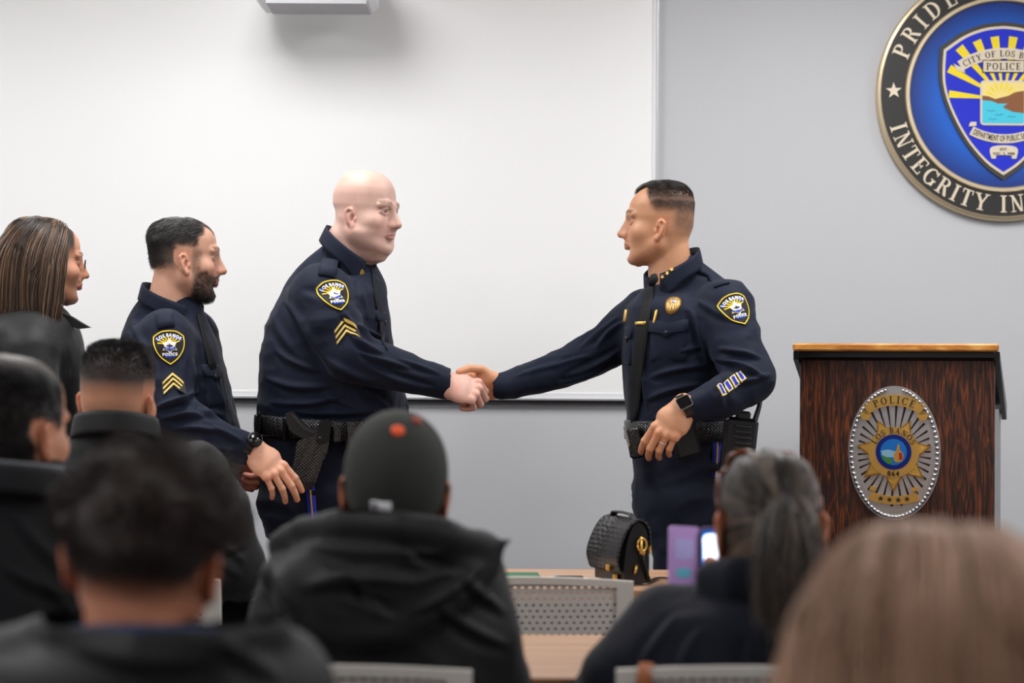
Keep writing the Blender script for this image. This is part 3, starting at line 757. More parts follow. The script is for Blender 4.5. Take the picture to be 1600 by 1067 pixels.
def normals(V, F):
    n = np.zeros_like(V); a = V[F[:, 2]]-V[F[:, 0]]; b = V[F[:, 3]]-V[F[:, 1]]; c = np.cross(a, b)
    for k in range(4): np.add.at(n, F[:, k], c)
    return n/np.maximum(np.linalg.norm(n, axis=1, keepdims=True), 1e-12)
def relax(V, F, it=2, w=.5):
    for _ in range(it):
        acc = np.zeros_like(V); cn = np.zeros(len(V))
        for k in range(4):
            np.add.at(acc, F[:, k], V[F[:, (k+1) % 4]]); np.add.at(acc, F[:, k], V[F[:, (k+3) % 4]]); np.add.at(cn, F[:, k], 2)
        V = V*(1-w)+w*acc/cn[:, None]
    return V
def folds(V, F, amp, scale, seed=0, warp=.6, fine=.35):
    """crumple cloth: displace along the normal by sharp-crested, stretched noise"""
    N = normals(V, F); S_ = np.array(scale)
    w = np.stack([vnoise(V*5+11, seed+1), vnoise(V*5+37, seed+2), vnoise(V*5+71, seed+3)], 1)*warp
    a = vnoise(V*S_+w, seed); b = vnoise(V*S_*2.1+w*1.7, seed+5)
    d = (1-2*np.abs(a))*amp+(1-2*np.abs(b))*amp*fine
    return V+N*d[:, None]
def tf(V, M):
    M = np.array(M); return V@M[:3, :3].T+M[:3, 3]
def join(*parts):
    """parts of (V, F, col)"""
    n = 0; Vs, Fs, Cs = [], [], []
    for V, F, C in parts:
        Vs.append(V); Fs.append(F+n); Cs.append(np.broadcast_to(C, (len(V), 3))); n += len(V)
    return np.concatenate(Vs), np.concatenate(Fs), np.concatenate(Cs)
def bvh_of(V, F): return BVHTree.FromPolygons(V.tolist(), F.tolist())

M_SKIN = mat_vcol('skin', .5, sss=.06, bump=(260, .25, .0012))
M_HAIR = mat_vcol('hair', .42, spec=.6)
def lin(r, g, b): return np.array(srgb(r, g, b)[:3])
def sm(x, a, b):
    t = np.clip((x-a)/(b-a), 0, 1); return t*t*(3-2*t)
def mixc(C, c, w): return C*(1-w[:, None])+np.asarray(c)*w[:, None]

# ---------------------------------------------------------------- heads
def head(h=.0023, fat=0.0, nose=1.0, brow=1.0, jaw=1.0, chin=0.0, ear=.84, crown=0.0, forehead=0.0, neck_r=.06, neck_to=(-.05, 0, -.19), face=True, lip=1.0, occ=0.0, female=False, dome=0.0):
    """local frame: x forward, y left, z up, origin at the ear canal; about .24 m high"""
    g = SDF((-.16, -.125, -.22), (.15, .125, .16), h)
    w = 1-.06*female
    rows = [(-.112, .055, 0, .004, .004), (-.107, .05, 0, .022, .016), (-.098, .042, 0, .038, .034+.01*fat), (-.085, .034, 0, .051, .047*jaw+.012*fat), (-.07, .026, 0, .060, .056*jaw+.012*fat),
            (-.05, .018, 0, .071, .063*jaw+.010*fat), (-.03, .007, 0, .082, .068*w+.006*fat), (-.01, -.004, 0, .091, .072*w+.003*fat), (.012, -.008, 0, .097, .0755*w), (.035, -.008-occ, 0, .1005+forehead/2, .078*w),
            (.06, -.009-occ, 0, .0995+forehead/2, .0782), (.082, -.0115-occ/2, 0, .0945+.003*dome, .0752), (.1, -.015, 0, .0845+.004*dome, .068), (.114+crown*.4, -.018, 0, .0695+.006*dome, .057), (.124+crown*.8, -.021, 0, .0495+.007*dome, .042), (.1295+crown, -.023, 0, .028+.006*dome, .025), (.131+crown, -.024, 0, .008, .008)]
    g.u(stack(rows, 2.15), .012)
    g.u(capE((-.03, 0, -.02), neck_to, (.056+.008*fat, neck_r+.012), (.056*w+.006*fat, neck_r), (1, 0, 0)), .03)
    if fat > .5: g.u(ell((.035, 0, -.1), (.045, .045, .022+.02*fat)), .03); g.u(ell((-.066, 0, -.062), (.046, .06, .05)), .025); g.u(ell((-.085, 0, -.1), (.05, .062, .06)), .03)
    for s in (-1, 1):
        g.u(cap((0, s*.053*jaw, -.052), (.056, s*.026*jaw, -.088), .019*jaw, .016), .024)
        g.u(ell((.05, s*.043, -.018), (.032, .026, .024)), .025)
    g.u(ell((.071+chin, 0, -.091), (.021, .022, .017)), .02)
    if face:
        for s in (-1, 1):
            g.cut(ell((.098, s*.032, .016), (.021, .021, .014)), .014)
            g.u(chain([(.089, s*.008, .033), (.09, s*.024, .038), (.076, s*.05, .034)], [.0085*brow, .009*brow, .006]), .014)
            g.u(ell((.0735, s*.031, .0165), (.0135, .0135, .0125)), .002)
            g.u(chain([(.083, s*.0165, .0175), (.088, s*.029, .0236), (.078, s*.046, .0168)], [.0032, .0042, .0030]), .004)
            g.u(chain([(.082, s*.0165, .0135), (.084, s*.03, .0066), (.076, s*.046, .0125)], [.003, .0036, .003]), .006)
            g.u(ell((.0985, s*.0125*nose, -.0265), (.0115, .0085*nose, .0085)), .007)
        g.u(chain([(.089, 0, .026), (.1, 0, .008), (.112*(1+.02*(nose-1)), 0, -.014), (.1155, 0, -.021)], [.0085, .0085, .010*nose, .0115*nose]), .012)
        g.u(chain([(.078, 0, .024), (.086, 0, .002), (.094, 0, -.018)], [.011, .0135, .017*nose]), .012)
        for s in (-1, 1): g.cut(ell((.108, s*.006, -.034), (.005, .0035, .004)), .003)
        g.u(ell((.0905, 0, -.041), (.010, .02, .01)), .012)
        for s in (-1, 1):
            g.u(chain([(.0975, s*.004, -.0495*1.0), (.094, s*.014, -.051), (.083, s*.025, -.0555)], [.006*lip, .0055*lip, .003]), .005)
            g.u(chain([(.0945, 0, -.062), (.092, s*.011, -.0615), (.083, s*.023, -.057)], [.0075*lip, .007*lip, .003]), .006)
        g.cut(cap((.108, -.016, -.0562), (.108, .016, -.0562), .0035), .004)
        g.cut(ell((.098, 0, -.077), (.012, .022, .008)), .014)
    for s in (-1, 1):
        e_ = ear; a = math.radians(14); ca, sa = math.cos(a), math.sin(a); fl = math.radians(24)
        # ear plane: leaning back by a, flared from the skull by fl
        ux = np.array([-math.cos(fl)*ca, s*math.sin(fl), -0.0])*1.0; ux = ux/np.linalg.norm(ux)      # towards the rear rim
        uz = np.array([-sa, 0, ca]); un = np.cross(ux, uz)*(1 if s < 0 else -1)
        if un[1]*s < 0: un = -un
        o = np.array([.002, s*.0735, -.014])
        E = lambda x, z, n=0: o+(ux*x+uz*z)*e_+un*n
        R = np.stack([ux, uz, un], 1)
        g.u(ell(E(.0135, .006, 0), (.020*e_, .034*e_, .0052), R), .006)
        rim_ = [E(.003, .018, .003), E(.006, .032, .005), E(.018, .036, .006), E(.029, .027, .006), E(.03, .008, .005), E(.024, -.012, .004), E(.013, -.026, .003)]
        g.u(chain(rim_, [.0036, .004, .0042, .0042, .004, .0036, .004]), .004)
        g.u(ell(E(.009, -.027, .002), (.0085*e_, .0095*e_, .005), R), .006)
        g.u(chain([E(.009, .022, .003), E(.019, .012, .004), E(.017, -.006, .004), E(.009, -.015, .003)], [.003, .0035, .0035, .003]), .004)
        g.cut(ell(E(.008, .002, .005), (.0075*e_, .012*e_, .006), R), .004)
        g.u(ell(E(-.002, -.001, .003), (.0045, .007, .004), R), .004)
    V, F = g.mesh()
    return V, F
def skin_colors(V, base, red=.35, lipc=None, stubble=None, seed=3):
    b = np.array(base); n = vnoise(V*38, seed)*.5+vnoise(V*95, seed+1)*.5
    C = np.repeat(b[None], len(V), 0)*(1+.06*n[:, None])
    x, y, z = V.T
    redc = b*np.array([1.06, .72, .66])
    earw = ((np.abs(y) > .0735) & (x < .01) & (np.abs(z+.014) < .045)).astype(float)
    C = mixc(C, redc, .75*red*2*np.clip(earw, 0, 1)*np.clip(.6+.4*n, 0, 1))
    C = mixc(C, redc, red*np.exp(-(((x-.11)/.016)**2+(z+.022)**2/.0002)))
    C = mixc(C, redc, red*.7*np.exp(-(((np.abs(y)-.045)/.02)**2+((z+.02)/.022)**2))*(x > .02))
    if lipc is not None:
        lw = np.exp(-((z+.0565)/.0085)**4)*sm(x, .083, .0875)*(np.abs(y) < .026)
        C = mixc(C, lipc, .8*lw)
    eye = (((x-.0735)**2+(np.abs(y)-.031)**2+(z-.0165)**2) < .0141**2) & (x > .074)
    ex = np.array([.5, .47, .44])
    C[eye] = ex
    iris = eye & (((np.abs(y)-.031)**2+(z-.0165)**2) < .0068**2); C[iris] = (.035, .02, .012)
    return C
def paint_brow(V, C, c, w=1.0, th=.0055, arch=0.0):
    x, y, z = V.T; ay = np.abs(y)
    zc = .039+.004*np.sin(np.clip((ay-.01)/.042, 0, 1)*PI*.9)+arch
    m = np.exp(-((z-zc)/th)**4)*sm(ay, .008, .014)*(1-sm(ay, .05, .058))*sm(x, .045, .06)
    m = m*np.clip(.75+.5*vnoise(V*400, 5), 0, 1)
    C = mixc(C, c, w*m)
    lid = np.exp(-((z-.021)/.0028)**2)*sm(ay, .014, .019)*(1-sm(ay, .046, .052))*sm(x, .07, .078)   # lashes and lid shading, both painted dark along the lid
    return mixc(C, np.array(c)*.7, .75*lid)

# ---------------------------------------------------------------- hands
def hand(bends, spread=(6, 1, -4, -10), thumb=None, h=.0021, left=False, wrist=.1, scale=1.0, base=None, seed=0):
    """bends: per finger (index..little) of (mcp, pip, dip) degrees. local: x to the fingers, z back of the hand, y thumb side (right hand)"""
    g = SDF((-wrist-.02, -.085, -.11), (.21, .11, .06), h)
    g.u(capE((-wrist, 0, 0), (0, 0, 0), (.031, .029), (.025, .0205), (0, 1, 0)), .01)
    g.u(capE((0, 0, 0), (.05, .001, 0), (.029, .039), (.0205, .0165), (0, 1, 0)), .02)
    g.u(capE((.04, .0, 0), (.083, .0, .0), (.039, .041), (.0165, .0125), (0, 1, 0)), .015)
    g.u(ell((.04, .024, -.012), (.032, .017, .016)), .015); g.u(ell((.035, -.024, -.01), (.035, .014, .014)), .015)
    mc = [(.092, .031, .003), (.097, .0105, .005), (.091, -.0105, .003), (.081, -.0295, -.001)]
    ln = [(.044, .026, .02), (.049, .03, .021), (.045, .028, .021), (.035, .021, .018)]
    rr = [.0102, .0105, .0098, .0086]; tips = []
    for i in range(4):
        p = np.array(mc[i]); a = 0; sp = math.radians(spread[i]); pts = [p]; r = rr[i]
        g.u(ell(p+np.array([-.002, 0, .001]), (.0125, .0105, .0115)), .008)
        for j in range(3):
            a -= math.radians(bends[i][j]); d = np.array([math.cos(a)*math.cos(sp), math.cos(a)*math.sin(sp), math.sin(a)])
            p = p+d*ln[i][j]; pts.append(p)
        g.u(chain(pts, [r*1.02, r*.98, r*.9, r*.8]), .0035)
        nd = np.array([-math.sin(a)*-1*math.cos(sp)*0-0, 0, 0])
        tips.append((pts[-1], d, r))
        g.u(ell(pts[1], (r*1.04, r*1.04, r*1.04)), .003)
    tp = thumb or [(.02, .024, -.008), (.05, .05, -.016), (.08, .062, -.02), (.104, .067, -.021)]
    g.u(chain(tp, [.0155, .0125, .0112, .0095]), .012)
    tips.append((np.array(tp[-1]), np.array(tp[-1])-np.array(tp[-2]), .0095))
    V, F = g.mesh(); b = np.array(base)
    n = vnoise(V*60, seed)*.5+vnoise(V*170, seed+2)*.5
    C = np.repeat(b[None], len(V), 0)*(1+.07*n[:, None]); red = b*np.array([1.05, .72, .66])
    for p, d, r in tips:
        d = d/np.linalg.norm(d); C = mixc(C, red, .5*np.exp(-(np.linalg.norm(V-p, axis=1)/.016)**2))
        up = np.array([0, 0, 1.0]); up = up-d*up.dot(d); up /= max(np.linalg.norm(up), 1e-6)
        q = V-(p+d*.001); nail = ((q@d) > -.008) & ((q@d) < .0065) & ((q@up) > r*.38) & (np.abs(q@np.cross(d, up)) < r*.7)
        C[nail] = b*np.array([1.12, .93, .9])
    for p in mc:
        C = mixc(C, red, .35*np.exp(-(np.linalg.norm(V-np.array(p)-np.array([0, 0, .008]), axis=1)/.012)**2))
    V = V*scale
    if left: V = V*np.array([1, -1, 1]); F = F[:, ::-1]
    return V, F, C
def place_hand(hd, wrist, xdir, dorsal):
    x = Vector(xdir).normalized(); z = Vector(dorsal); z = (z-x*z.dot(x)).normalized(); y = z.cross(x)
    M = np.eye(4); M[:3, 0] = x; M[:3, 1] = y; M[:3, 2] = z; M[:3, 3] = wrist
    return tf(hd[0], M), hd[1], hd[2]

# ---------------------------------------------------------------- hair
def sample_surface(V, F, mask, n, seed=1):
    """random points (with normals) on the mesh where mask (per vertex, 0..1) allows"""
    rg = np.random.default_rng(seed); a = np.linalg.norm(np.cross(V[F[:, 2]]-V[F[:, 0]], V[F[:, 3]]-V[F[:, 1]]), axis=1)
    w = a*mask[F].mean(1); i = rg.choice(len(F), n, p=w/w.sum()); r = rg.random((n, 2, 1)); q = V[F[i]]
    p = (q[:, 0]*(1-r[:, 0])+q[:, 1]*r[:, 0])*(1-r[:, 1])+(q[:, 3]*(1-r[:, 0])+q[:, 2]*r[:, 0])*r[:, 1]
    N = normals(V, F); nn = N[F[i]].mean(1); nn /= np.linalg.norm(nn, axis=1, keepdims=True)
    return p, nn
def strands(path, rad, colr, tip=.25):
    """path (n,k,3) -> three-sided tapering strands; colr (n,3)"""
    n, k, _ = path.shape; T = np.gradient(path, axis=1); T /= np.maximum(np.linalg.norm(T, axis=2, keepdims=True), 1e-9)
    u = np.cross(T, np.array([.31, .17, .93])); u /= np.maximum(np.linalg.norm(u, axis=2, keepdims=True), 1e-9); w = np.cross(T, u)
    rad = np.broadcast_to(np.asarray(rad, float), (n,))[:, None]*np.linspace(1, tip, k)[None]
    R = []
    for j in range(3):
        t = 2*PI*j/3; R.append(path+(u*math.cos(t)+w*math.sin(t))*rad[..., None])
    V = np.stack(R, 2).reshape(-1, 3); b = (np.arange(n)[:, None, None]*k+np.arange(k-1)[None, :, None])*3
    j = np.arange(3)[None, None]; F = np.stack([b+j, b+(j+1) % 3, b+3+(j+1) % 3, b+3+j], -1).reshape(-1, 4)
    C = np.repeat(colr, k*3, 0)
    return V, F, C
def grow(root, d0, L, k=5, pull=None, grav=0.0, noise=0.0, nsc=30, seed=0, coll=(), lift=0.0, follow=None):
    """march strands from the roots; pull(p)->direction field; coll: ellipsoids (c, r) kept outside"""
    n = len(root); P_ = root+d0*lift; d = d0.copy(); st = (np.broadcast_to(L, (n,))/(k-1))[:, None]; out = [root]
    for i in range(1, k):
        if pull is not None: d = d+pull(P_, i/(k-1))
        if noise: d = d+noise*np.stack([vnoise(P_*nsc+7, seed), vnoise(P_*nsc+31, seed+1), vnoise(P_*nsc+57, seed+2)], 1)
        d = d+np.array([0, 0, -grav]); d /= np.linalg.norm(d, axis=1, keepdims=True); P_ = P_+d*st
        for c, r in coll:
            q = (P_-np.array(c))/np.array(r); m = np.linalg.norm(q, axis=1, keepdims=True); P_ = np.where(m < 1, np.array(c)+q/np.maximum(m, 1e-6)*np.array(r), P_)
        out.append(P_)
    return np.stack(out, 1)

# ---------------------------------------------------------------- things sewn or pinned on a surface
class Pin:
    """a flat design (metres, u right / v up) laid on a surface at the spot seen at a pixel"""
    def __init__(s, bvh, px, py, ang=0, nrm=None, flip=False, at=None):
        s.bvh = bvh
        if at is None:
            hit = bvh.ray_cast(CAMP, RAY(px, py).normalized())
        else: hit = bvh.find_nearest(Vector(at))
        s.ok = hit[0] is not None
        s.c = hit[0] if s.ok else P(px, py, 5.7); n = hit[1] if s.ok else Vector((0, -1, 0))
        if at is None and n.dot(RAY(px, py)) > 0: n = -n
        if nrm is not None: n = (n*(1-nrm[1])+Vector(nrm[0])*nrm[1]).normalized()
        s.n = n; up = (u_*math.cos(math.radians(ang))-r_*math.sin(math.radians(ang)))
        s.v = (up-n*up.dot(n)).normalized(); s.u = s.v.cross(n)
    def put(s, u, v, off):
        q = s.c+s.u*u+s.v*v
        h = s.bvh.ray_cast(q+s.n*.06, -s.n, .14)
        if h[0] is None: return q+s.n*off
        return h[0]+s.n*off
    def fan(s, outline, off, name, m, parent, rings=4, cen=None):
        n = len(outline); cx, cy = cen or (sum(p[0] for p in outline)/n, sum(p[1] for p in outline)/n)
        V = []; F = []
        for (u, v) in outline: V.append(s.put(u, v, -.0015))
        for k in range(rings):
            t = 1-k/rings
            for (u, v) in outline: V.append(s.put(cx+(u-cx)*t, cy+(v-cy)*t, off))
        V.append(s.put(cx, cy, off)); c = len(V)-1
        for k in range(rings):
            for i in range(n): F.append((k*n+i, k*n+(i+1) % n, (k+1)*n+(i+1) % n, (k+1)*n+i))
        for i in range(n): F.append((rings*n+i, rings*n+(i+1) % n, c))
        ar = sum(outline[i][0]*outline[(i+1) % n][1]-outline[(i+1) % n][0]*outline[i][1] for i in range(n))
        if ar < 0: F = [f[::-1] for f in F]
        return mesh_obj(name, V, F, m, parent, True)
    def polys(s, polys, off, name, m, parent, base=-.001):
        b = MB()
        for p in polys:
            n = len(p); ar = sum(p[i][0]*p[(i+1) % n][1]-p[(i+1) % n][0]*p[i][1] for i in range(n))
            if ar < 0: p = p[::-1]
            if n == 4:                                            # four-sided pieces follow the cloth in small steps
                q = np.array(p); l1 = max(np.linalg.norm(q[1]-q[0]), np.linalg.norm(q[2]-q[3])); l2 = max(np.linalg.norm(q[3]-q[0]), np.linalg.norm(q[2]-q[1]))
                a_, c_ = max(1, min(8, int(l1/.004))), max(1, min(8, int(l2/.004)))
                if a_*c_ > 1:
                    G = [[(q[0]*(1-i/a_)+q[1]*(i/a_))*(1-j/c_)+(q[3]*(1-i/a_)+q[2]*(i/a_))*(j/c_) for i in range(a_+1)] for j in range(c_+1)]
                    w = a_+1; V = [s.put(*G[j][i], off) for j in range(c_+1) for i in range(w)]; F = [(j*w+i, j*w+i+1, (j+1)*w+i+1, (j+1)*w+i) for j in range(c_) for i in range(a_)]
                    rim = [i for i in range(w)]+[j*w+a_ for j in range(1, c_+1)]+[c_*w+i for i in range(a_-1, -1, -1)]+[j*w for j in range(c_-1, 0, -1)]
                    k0 = len(V); V += [s.put(*G[i//w][i % w], base) for i in rim]; F += [(rim[(i+1) % len(rim)], rim[i], k0+i, k0+(i+1) % len(rim)) for i in range(len(rim))]
                    b.add(V, F); continue
            V = [s.put(u, v, off) for u, v in p]+[s.put(u, v, base) for u, v in p]
            b.add(V, [tuple(range(n))]+[((i+1) % n, i, n+i, n+(i+1) % n) for i in range(n)])
        return b.build(name, m, parent)
    def strip(s, left, right, off, name, m, parent, thick=.002):
        """ribbon between two polylines of equal length (u,v)"""
        V = []; F = []; n = len(left); mid = 4
        for (a, b_) in zip(left, right):
            for j in range(mid+1):
                t = j/mid; V.append(s.put(a[0]+(b_[0]-a[0])*t, a[1]+(b_[1]-a[1])*t, off))
        k = mid+1
        for i in range(n-1):
            for j in range(mid): F.append((i*k+j, i*k+j+1, (i+1)*k+j+1, (i+1)*k+j))
        o = mesh_obj(name, V, F, m, parent, True)
        md = o.modifiers.new('thickness', 'SOLIDIFY'); md.thickness = thick; md.offset = 0
        return o
# ---------------------------------------------------------------- people: shared pieces
def A(v): return np.array(v, float)
def Q(px, py, d): return A(P(px, py, d))
def prows(rows, D0):
    """torso rows given as seen: (py, x_left, x_right, half depth, depth shift) -> stack rows"""
    out = []
    for r in rows:
        py, xl, xr, b = r[:4]; dy = r[4] if len(r) > 4 else 0
        p = P((xl+xr)/2, py, D0+dy); out.append((p.z, p.x, D0+dy, (xr-xl)/2*(D0+dy)/FPX, b))
    return out
def head_matrix(ear_px, ear_py, d, face, pitch=0, roll=0, near=-1, scale=(1, 1, 1)):
    """face: heading in degrees (0 = to the right of the picture, 90 = away, 180 = left); ear seen at the pixel is local y=near*.077"""
    R = Matrix.Rotation(math.radians(face), 3, 'Z') @ Matrix.Rotation(math.radians(pitch), 3, 'Y') @ Matrix.Rotation(math.radians(roll), 3, 'X')
    R = R @ Matrix.Diagonal(scale)
    o = P(ear_px, ear_py, d)-R @ Vector((-.01, near*.077, -.012))
    return Matrix.Translation(o) @ R.to_4x4()
def person(name_loc, label):
    return empty('person', name_loc, label, 'person')
def cloth(g, name, m, parent, amp=.004, scale=(9, 9, 9), seed=0, it=1, fine=.35, warp=.6):
    V, F = g.mesh(); V = relax(V, F, it)
    if amp: V = folds(V, F, amp, scale, seed, warp, fine)
    o = mesh_obj(name, V, F, m, parent, True)
    return o, V, F
def collar(c, front, b, down, m, parent, leaf=.034, point=.03, gap=16, flare=.012, thick=.0035, name='collar', rise=0.0):
    """turned-down shirt collar: ring about c with half-axis 'front' (vector), half-width b across; 'down' unit vector"""
    c, front, down = Vector(c), Vector(front), Vector(down).normalized(); fl = front.length; fx = front.normalized()
    side = down.cross(fx).normalized(); V = []; F = []; n = 44; rows = 5
    for i in range(n+1):
        t = math.radians(gap+(360-2*gap)*i/n); ct, s_ = math.cos(t), math.sin(t)
        near_front = max(0, (math.cos(t)-.45)/.55)**1.6
        out = (fx*(ct/fl)+side*(s_/b)).normalized()
        top = c+fx*(fl*ct)+side*(b*s_)-down*(rise*(1-ct)/2)
        for j in range(rows+1):
            q = j/rows; L = leaf+point*near_front
            V.append(top+down*(L*q)+out*(flare*(q**.7)*2.2)+fx*(near_front*.012*q))
    k = rows+1
    for i in range(n):
        for j in range(rows): F.append((i*k+j, i*k+j+1, (i+1)*k+j+1, (i+1)*k+j))
    # inner stand of the collar
    o0 = len(V)
    for i in range(n+1):
        t = math.radians(gap+(360-2*gap)*i/n); ct, s_ = math.cos(t), math.sin(t)
        top = c+fx*(fl*ct)+side*(b*s_)-down*(rise*(1-ct)/2); ctr = c-down*(rise*(1-ct)/2)
        V.append(ctr+(top-ctr)*.97+down*.002); V.append(ctr+(top-ctr)*.99+down*.045)
    for i in range(n): F.append((o0+2*i, o0+2*i+2, o0+2*i+3, o0+2*i+1))
    o = mesh_obj(name, V, F, m, parent, True)
    md = o.modifiers.new('thickness', 'SOLIDIFY'); md.thickness = thick; md.offset = 0
    return o, V
def mesh_bvh(o):
    return BVHTree.FromPolygons([v.co.copy() for v in o.data.vertices], [tuple(p.vertices) for p in o.data.polygons])
def castpin(bvh, o, d, up=(0, 0, 1)):
    """Pin where a ray from o along d meets the surface"""
    p = Pin.__new__(Pin); p.bvh = bvh; h = bvh.ray_cast(Vector(o), Vector(d).normalized()); p.ok = h[0] is not None
    p.c = h[0] if p.ok else Vector(o); n = h[1] if p.ok else -Vector(d); n = n if n.dot(Vector(d)) < 0 else -n
    p.n = n.normalized(); up = Vector(up); p.v = (up-p.n*up.dot(p.n)).normalized(); p.u = p.v.cross(p.n); return p
def tie(bvh, axis_pts, facing, parent, widths, knot=True, lat=0.0, m=None):
    """tie hanging down the chest: axis_pts run down inside the torso, facing is the chest direction"""
    fd = Vector(facing).normalized(); sd = Vector((0, 0, 1)).cross(fd).normalized(); V = []; F = []; n = len(axis_pts)
    for i, (p, w) in enumerate(zip(axis_pts, widths)):
        for j, t in enumerate((-1, -.5, 0, .5, 1)):
            o = Vector(p)+sd*(lat+t*w); h = bvh.ray_cast(o+fd*.6, -fd)
            V.append((h[0] if h[0] is not None else o+fd*.15)+fd*(.007-.003*abs(t)))
    for i in range(n-1):
        for j in range(4): F.append((i*5+j, i*5+j+1, i*5+6+j, i*5+5+j))
    V2 = [V[0+j] for j in range(5)]
    # smooth the fall of the tie
    Va = np.array([tuple(v) for v in V]).reshape(n, 5, 3)
    for _ in range(3): Va[1:-1] = .5*Va[1:-1]+.25*(Va[:-2]+Va[2:])
    o = mesh_obj('tie', Va.reshape(-1, 3), F, m or M_TIE, parent, True)
    md = o.modifiers.new('thickness', 'SOLIDIFY'); md.thickness = .004; md.offset = 0
    return o
PATCH = smoothcurve([(0, .058), (-.022, .055), (-.043, .042)], 4, False)
def shield_outline(w=.054, t=.058, b=.066, n=6):
    L_ = smoothcurve([(0, t), (-w*.5, t*.95), (-w*.93, t*.72)], 3, False)+smoothcurve([(-w*.98, t*.66), (-w*1.0, t*.2), (-w*.86, -b*.25), (-w*.5, -b*.68), (0, -b)], 3, False)
    return L_+[(-x, y) for x, y in L_[1:-1]][::-1]
M_PATCHBLK = mat('black_twill', srgb(22, 20, 24), .8, bump=(600, .4, .001))
M_THREADY = mat('yellow_thread', srgb(240, 204, 36), .6, bump=(500, .4, .001))
M_THREADW = mat('white_thread', srgb(236, 236, 240), .6, bump=(500, .4, .001))
M_THREADB = mat('blue_thread', srgb(28, 66, 175), .6, bump=(500, .4, .001))
M_STRIPEB = mat('royal_blue_braid', srgb(16, 36, 165), .7, bump=(500, .3, .001))
def shoulder_patch(pin, parent, k=1.0):
    sc = lambda pts: [(x*k, y*k) for x, y in pts]
    so = shield_outline()
    p = pin.fan(sc([(x*1.07, y*1.06) for x, y in so]), .0025, 'shoulder_patch', M_PATCHBLK, parent); p['label'] = 'black shield patch with yellow edge and white lettering'
    n = len(so); yb = MB()
    ou = sc(so); inn = sc([(x*.93, y*.935) for x, y in so])
    pin.polys([[ou[i], ou[(i+1) % n], inn[(i+1) % n], inn[i]] for i in range(n)], .0042, 'patch_border', M_THREADY, p, base=.002)
    pin.polys([sc([(x, y) for x, y in ring(0, -.035, .09, .078, .014, .014, 58, 122, 12)])], .0036, 'blue_arch', M_THREADB, p, base=.002)
    g = arc_text('LOS BANOS', .0112*k, .0655*k, 90, serif=False, bold=.05, track=.06, squeeze=.82)
    pin.polys([[(x, y-.0305*k) for x, y in q] for l in g for q in l], .0046, 'lettering', M_THREADW, p, base=.002)
    for a in (168, 150, 132, 114, 96, 78, 60, 42, 24):
        c = lambda r, t: (r*math.cos(math.radians(t)), .006+r*math.sin(math.radians(t))*.85)
        R = .036 if 30 < a < 150 else .04
        if a > 90: R += .002
        pin.polys([sc([c(.008, a-9), c(R*.97, a-4), c(R*.97, a+4), c(.008, a+9)])], .0038, 'sun_ray', M_THREADY, p, base=.002)
    stp = star(0, .0, .027, .0165, 6, 270)
    pin.polys([sc(star(0, 0, .0295, .018, 6, 270))], .0042, 'star_edge', M_THREADY, p, base=.002)
    pin.polys([sc(stp)], .0048, 'star', M_THREADW, p, base=.002)
    pin.polys([sc([(-.021, -.003), (.021, -.003), (.0185, -.0135), (.01, -.0125), (0, -.021), (-.01, -.0125), (-.0185, -.0135)])], .0054, 'star_blue', M_THREADB, p, base=.003)
    pin.polys([sc([(-.011, .004), (-.004, .003), (-.001, .0095), (.002, .004), (.011, .002), (.01, -.001), (.003, 0), (0, -.004), (-.003, 0), (-.009, 0)])], .0055, 'star_figure', M_PATCHBLK, p, base=.003)
    pin.polys([[(x, y) for x, y in q] for q in straight('EST. 1907', .0042*k, 0, -.0095*k, serif=False, bold=.03)], .0058, 'small_lettering', M_THREADW, p, base=.004)
    pin.polys([sc([(-.022, -.0305), (.022, -.0305), (.016, -.0395), (-.016, -.0395)])], .0036, 'blue_bar', M_THREADB, p, base=.002)
    pin.polys(straight('POLICE', .0096*k, 0, -.0335*k, serif=False, bold=.05, track=.08, squeeze=.95), .0046, 'lettering', M_THREADW, p, base=.002)
    return p
def chevrons(pin, parent, n=3, w=.031, rise=.027, pitch=.0125, th=.0048):
    """stack of pointed stripes with yellow edges and white-blue core"""
    tot = (n-1)*pitch
    bk = pin.polys([[(-w-.003, -tot/2-rise*.55-.004), (0, -tot/2+rise*.45-.008), (w+.003, -tot/2-rise*.55-.004), (w+.003, tot/2-rise*.55+th+.004), (0, tot/2+rise*.45+th+.005), (-w-.003, tot/2-rise*.55+th+.004)]], .0018, 'sleeve_chevrons', M_PATCHBLK, parent)
    bk['label'] = 'yellow edged sergeant chevrons'
    for i in range(n):
        y = -tot/2+i*pitch
        def cv(a, b_): return [[(-w, y+a-rise*.55), (0, y+a+rise*.45), (0, y+b_+rise*.45), (-w, y+b_-rise*.55)], [(0, y+a+rise*.45), (w, y+a-rise*.55), (w, y+b_-rise*.55), (0, y+b_+rise*.45)]]
        pin.polys(cv(0, .0019), .0044, 'chevron_stripe', M_THREADY, bk); pin.polys(cv(.0026, .0046), .004, 'chevron_core', M_THREADW, bk); pin.polys(cv(.0053, .0072), .0044, 'chevron_stripe', M_THREADY, bk)
    return bk
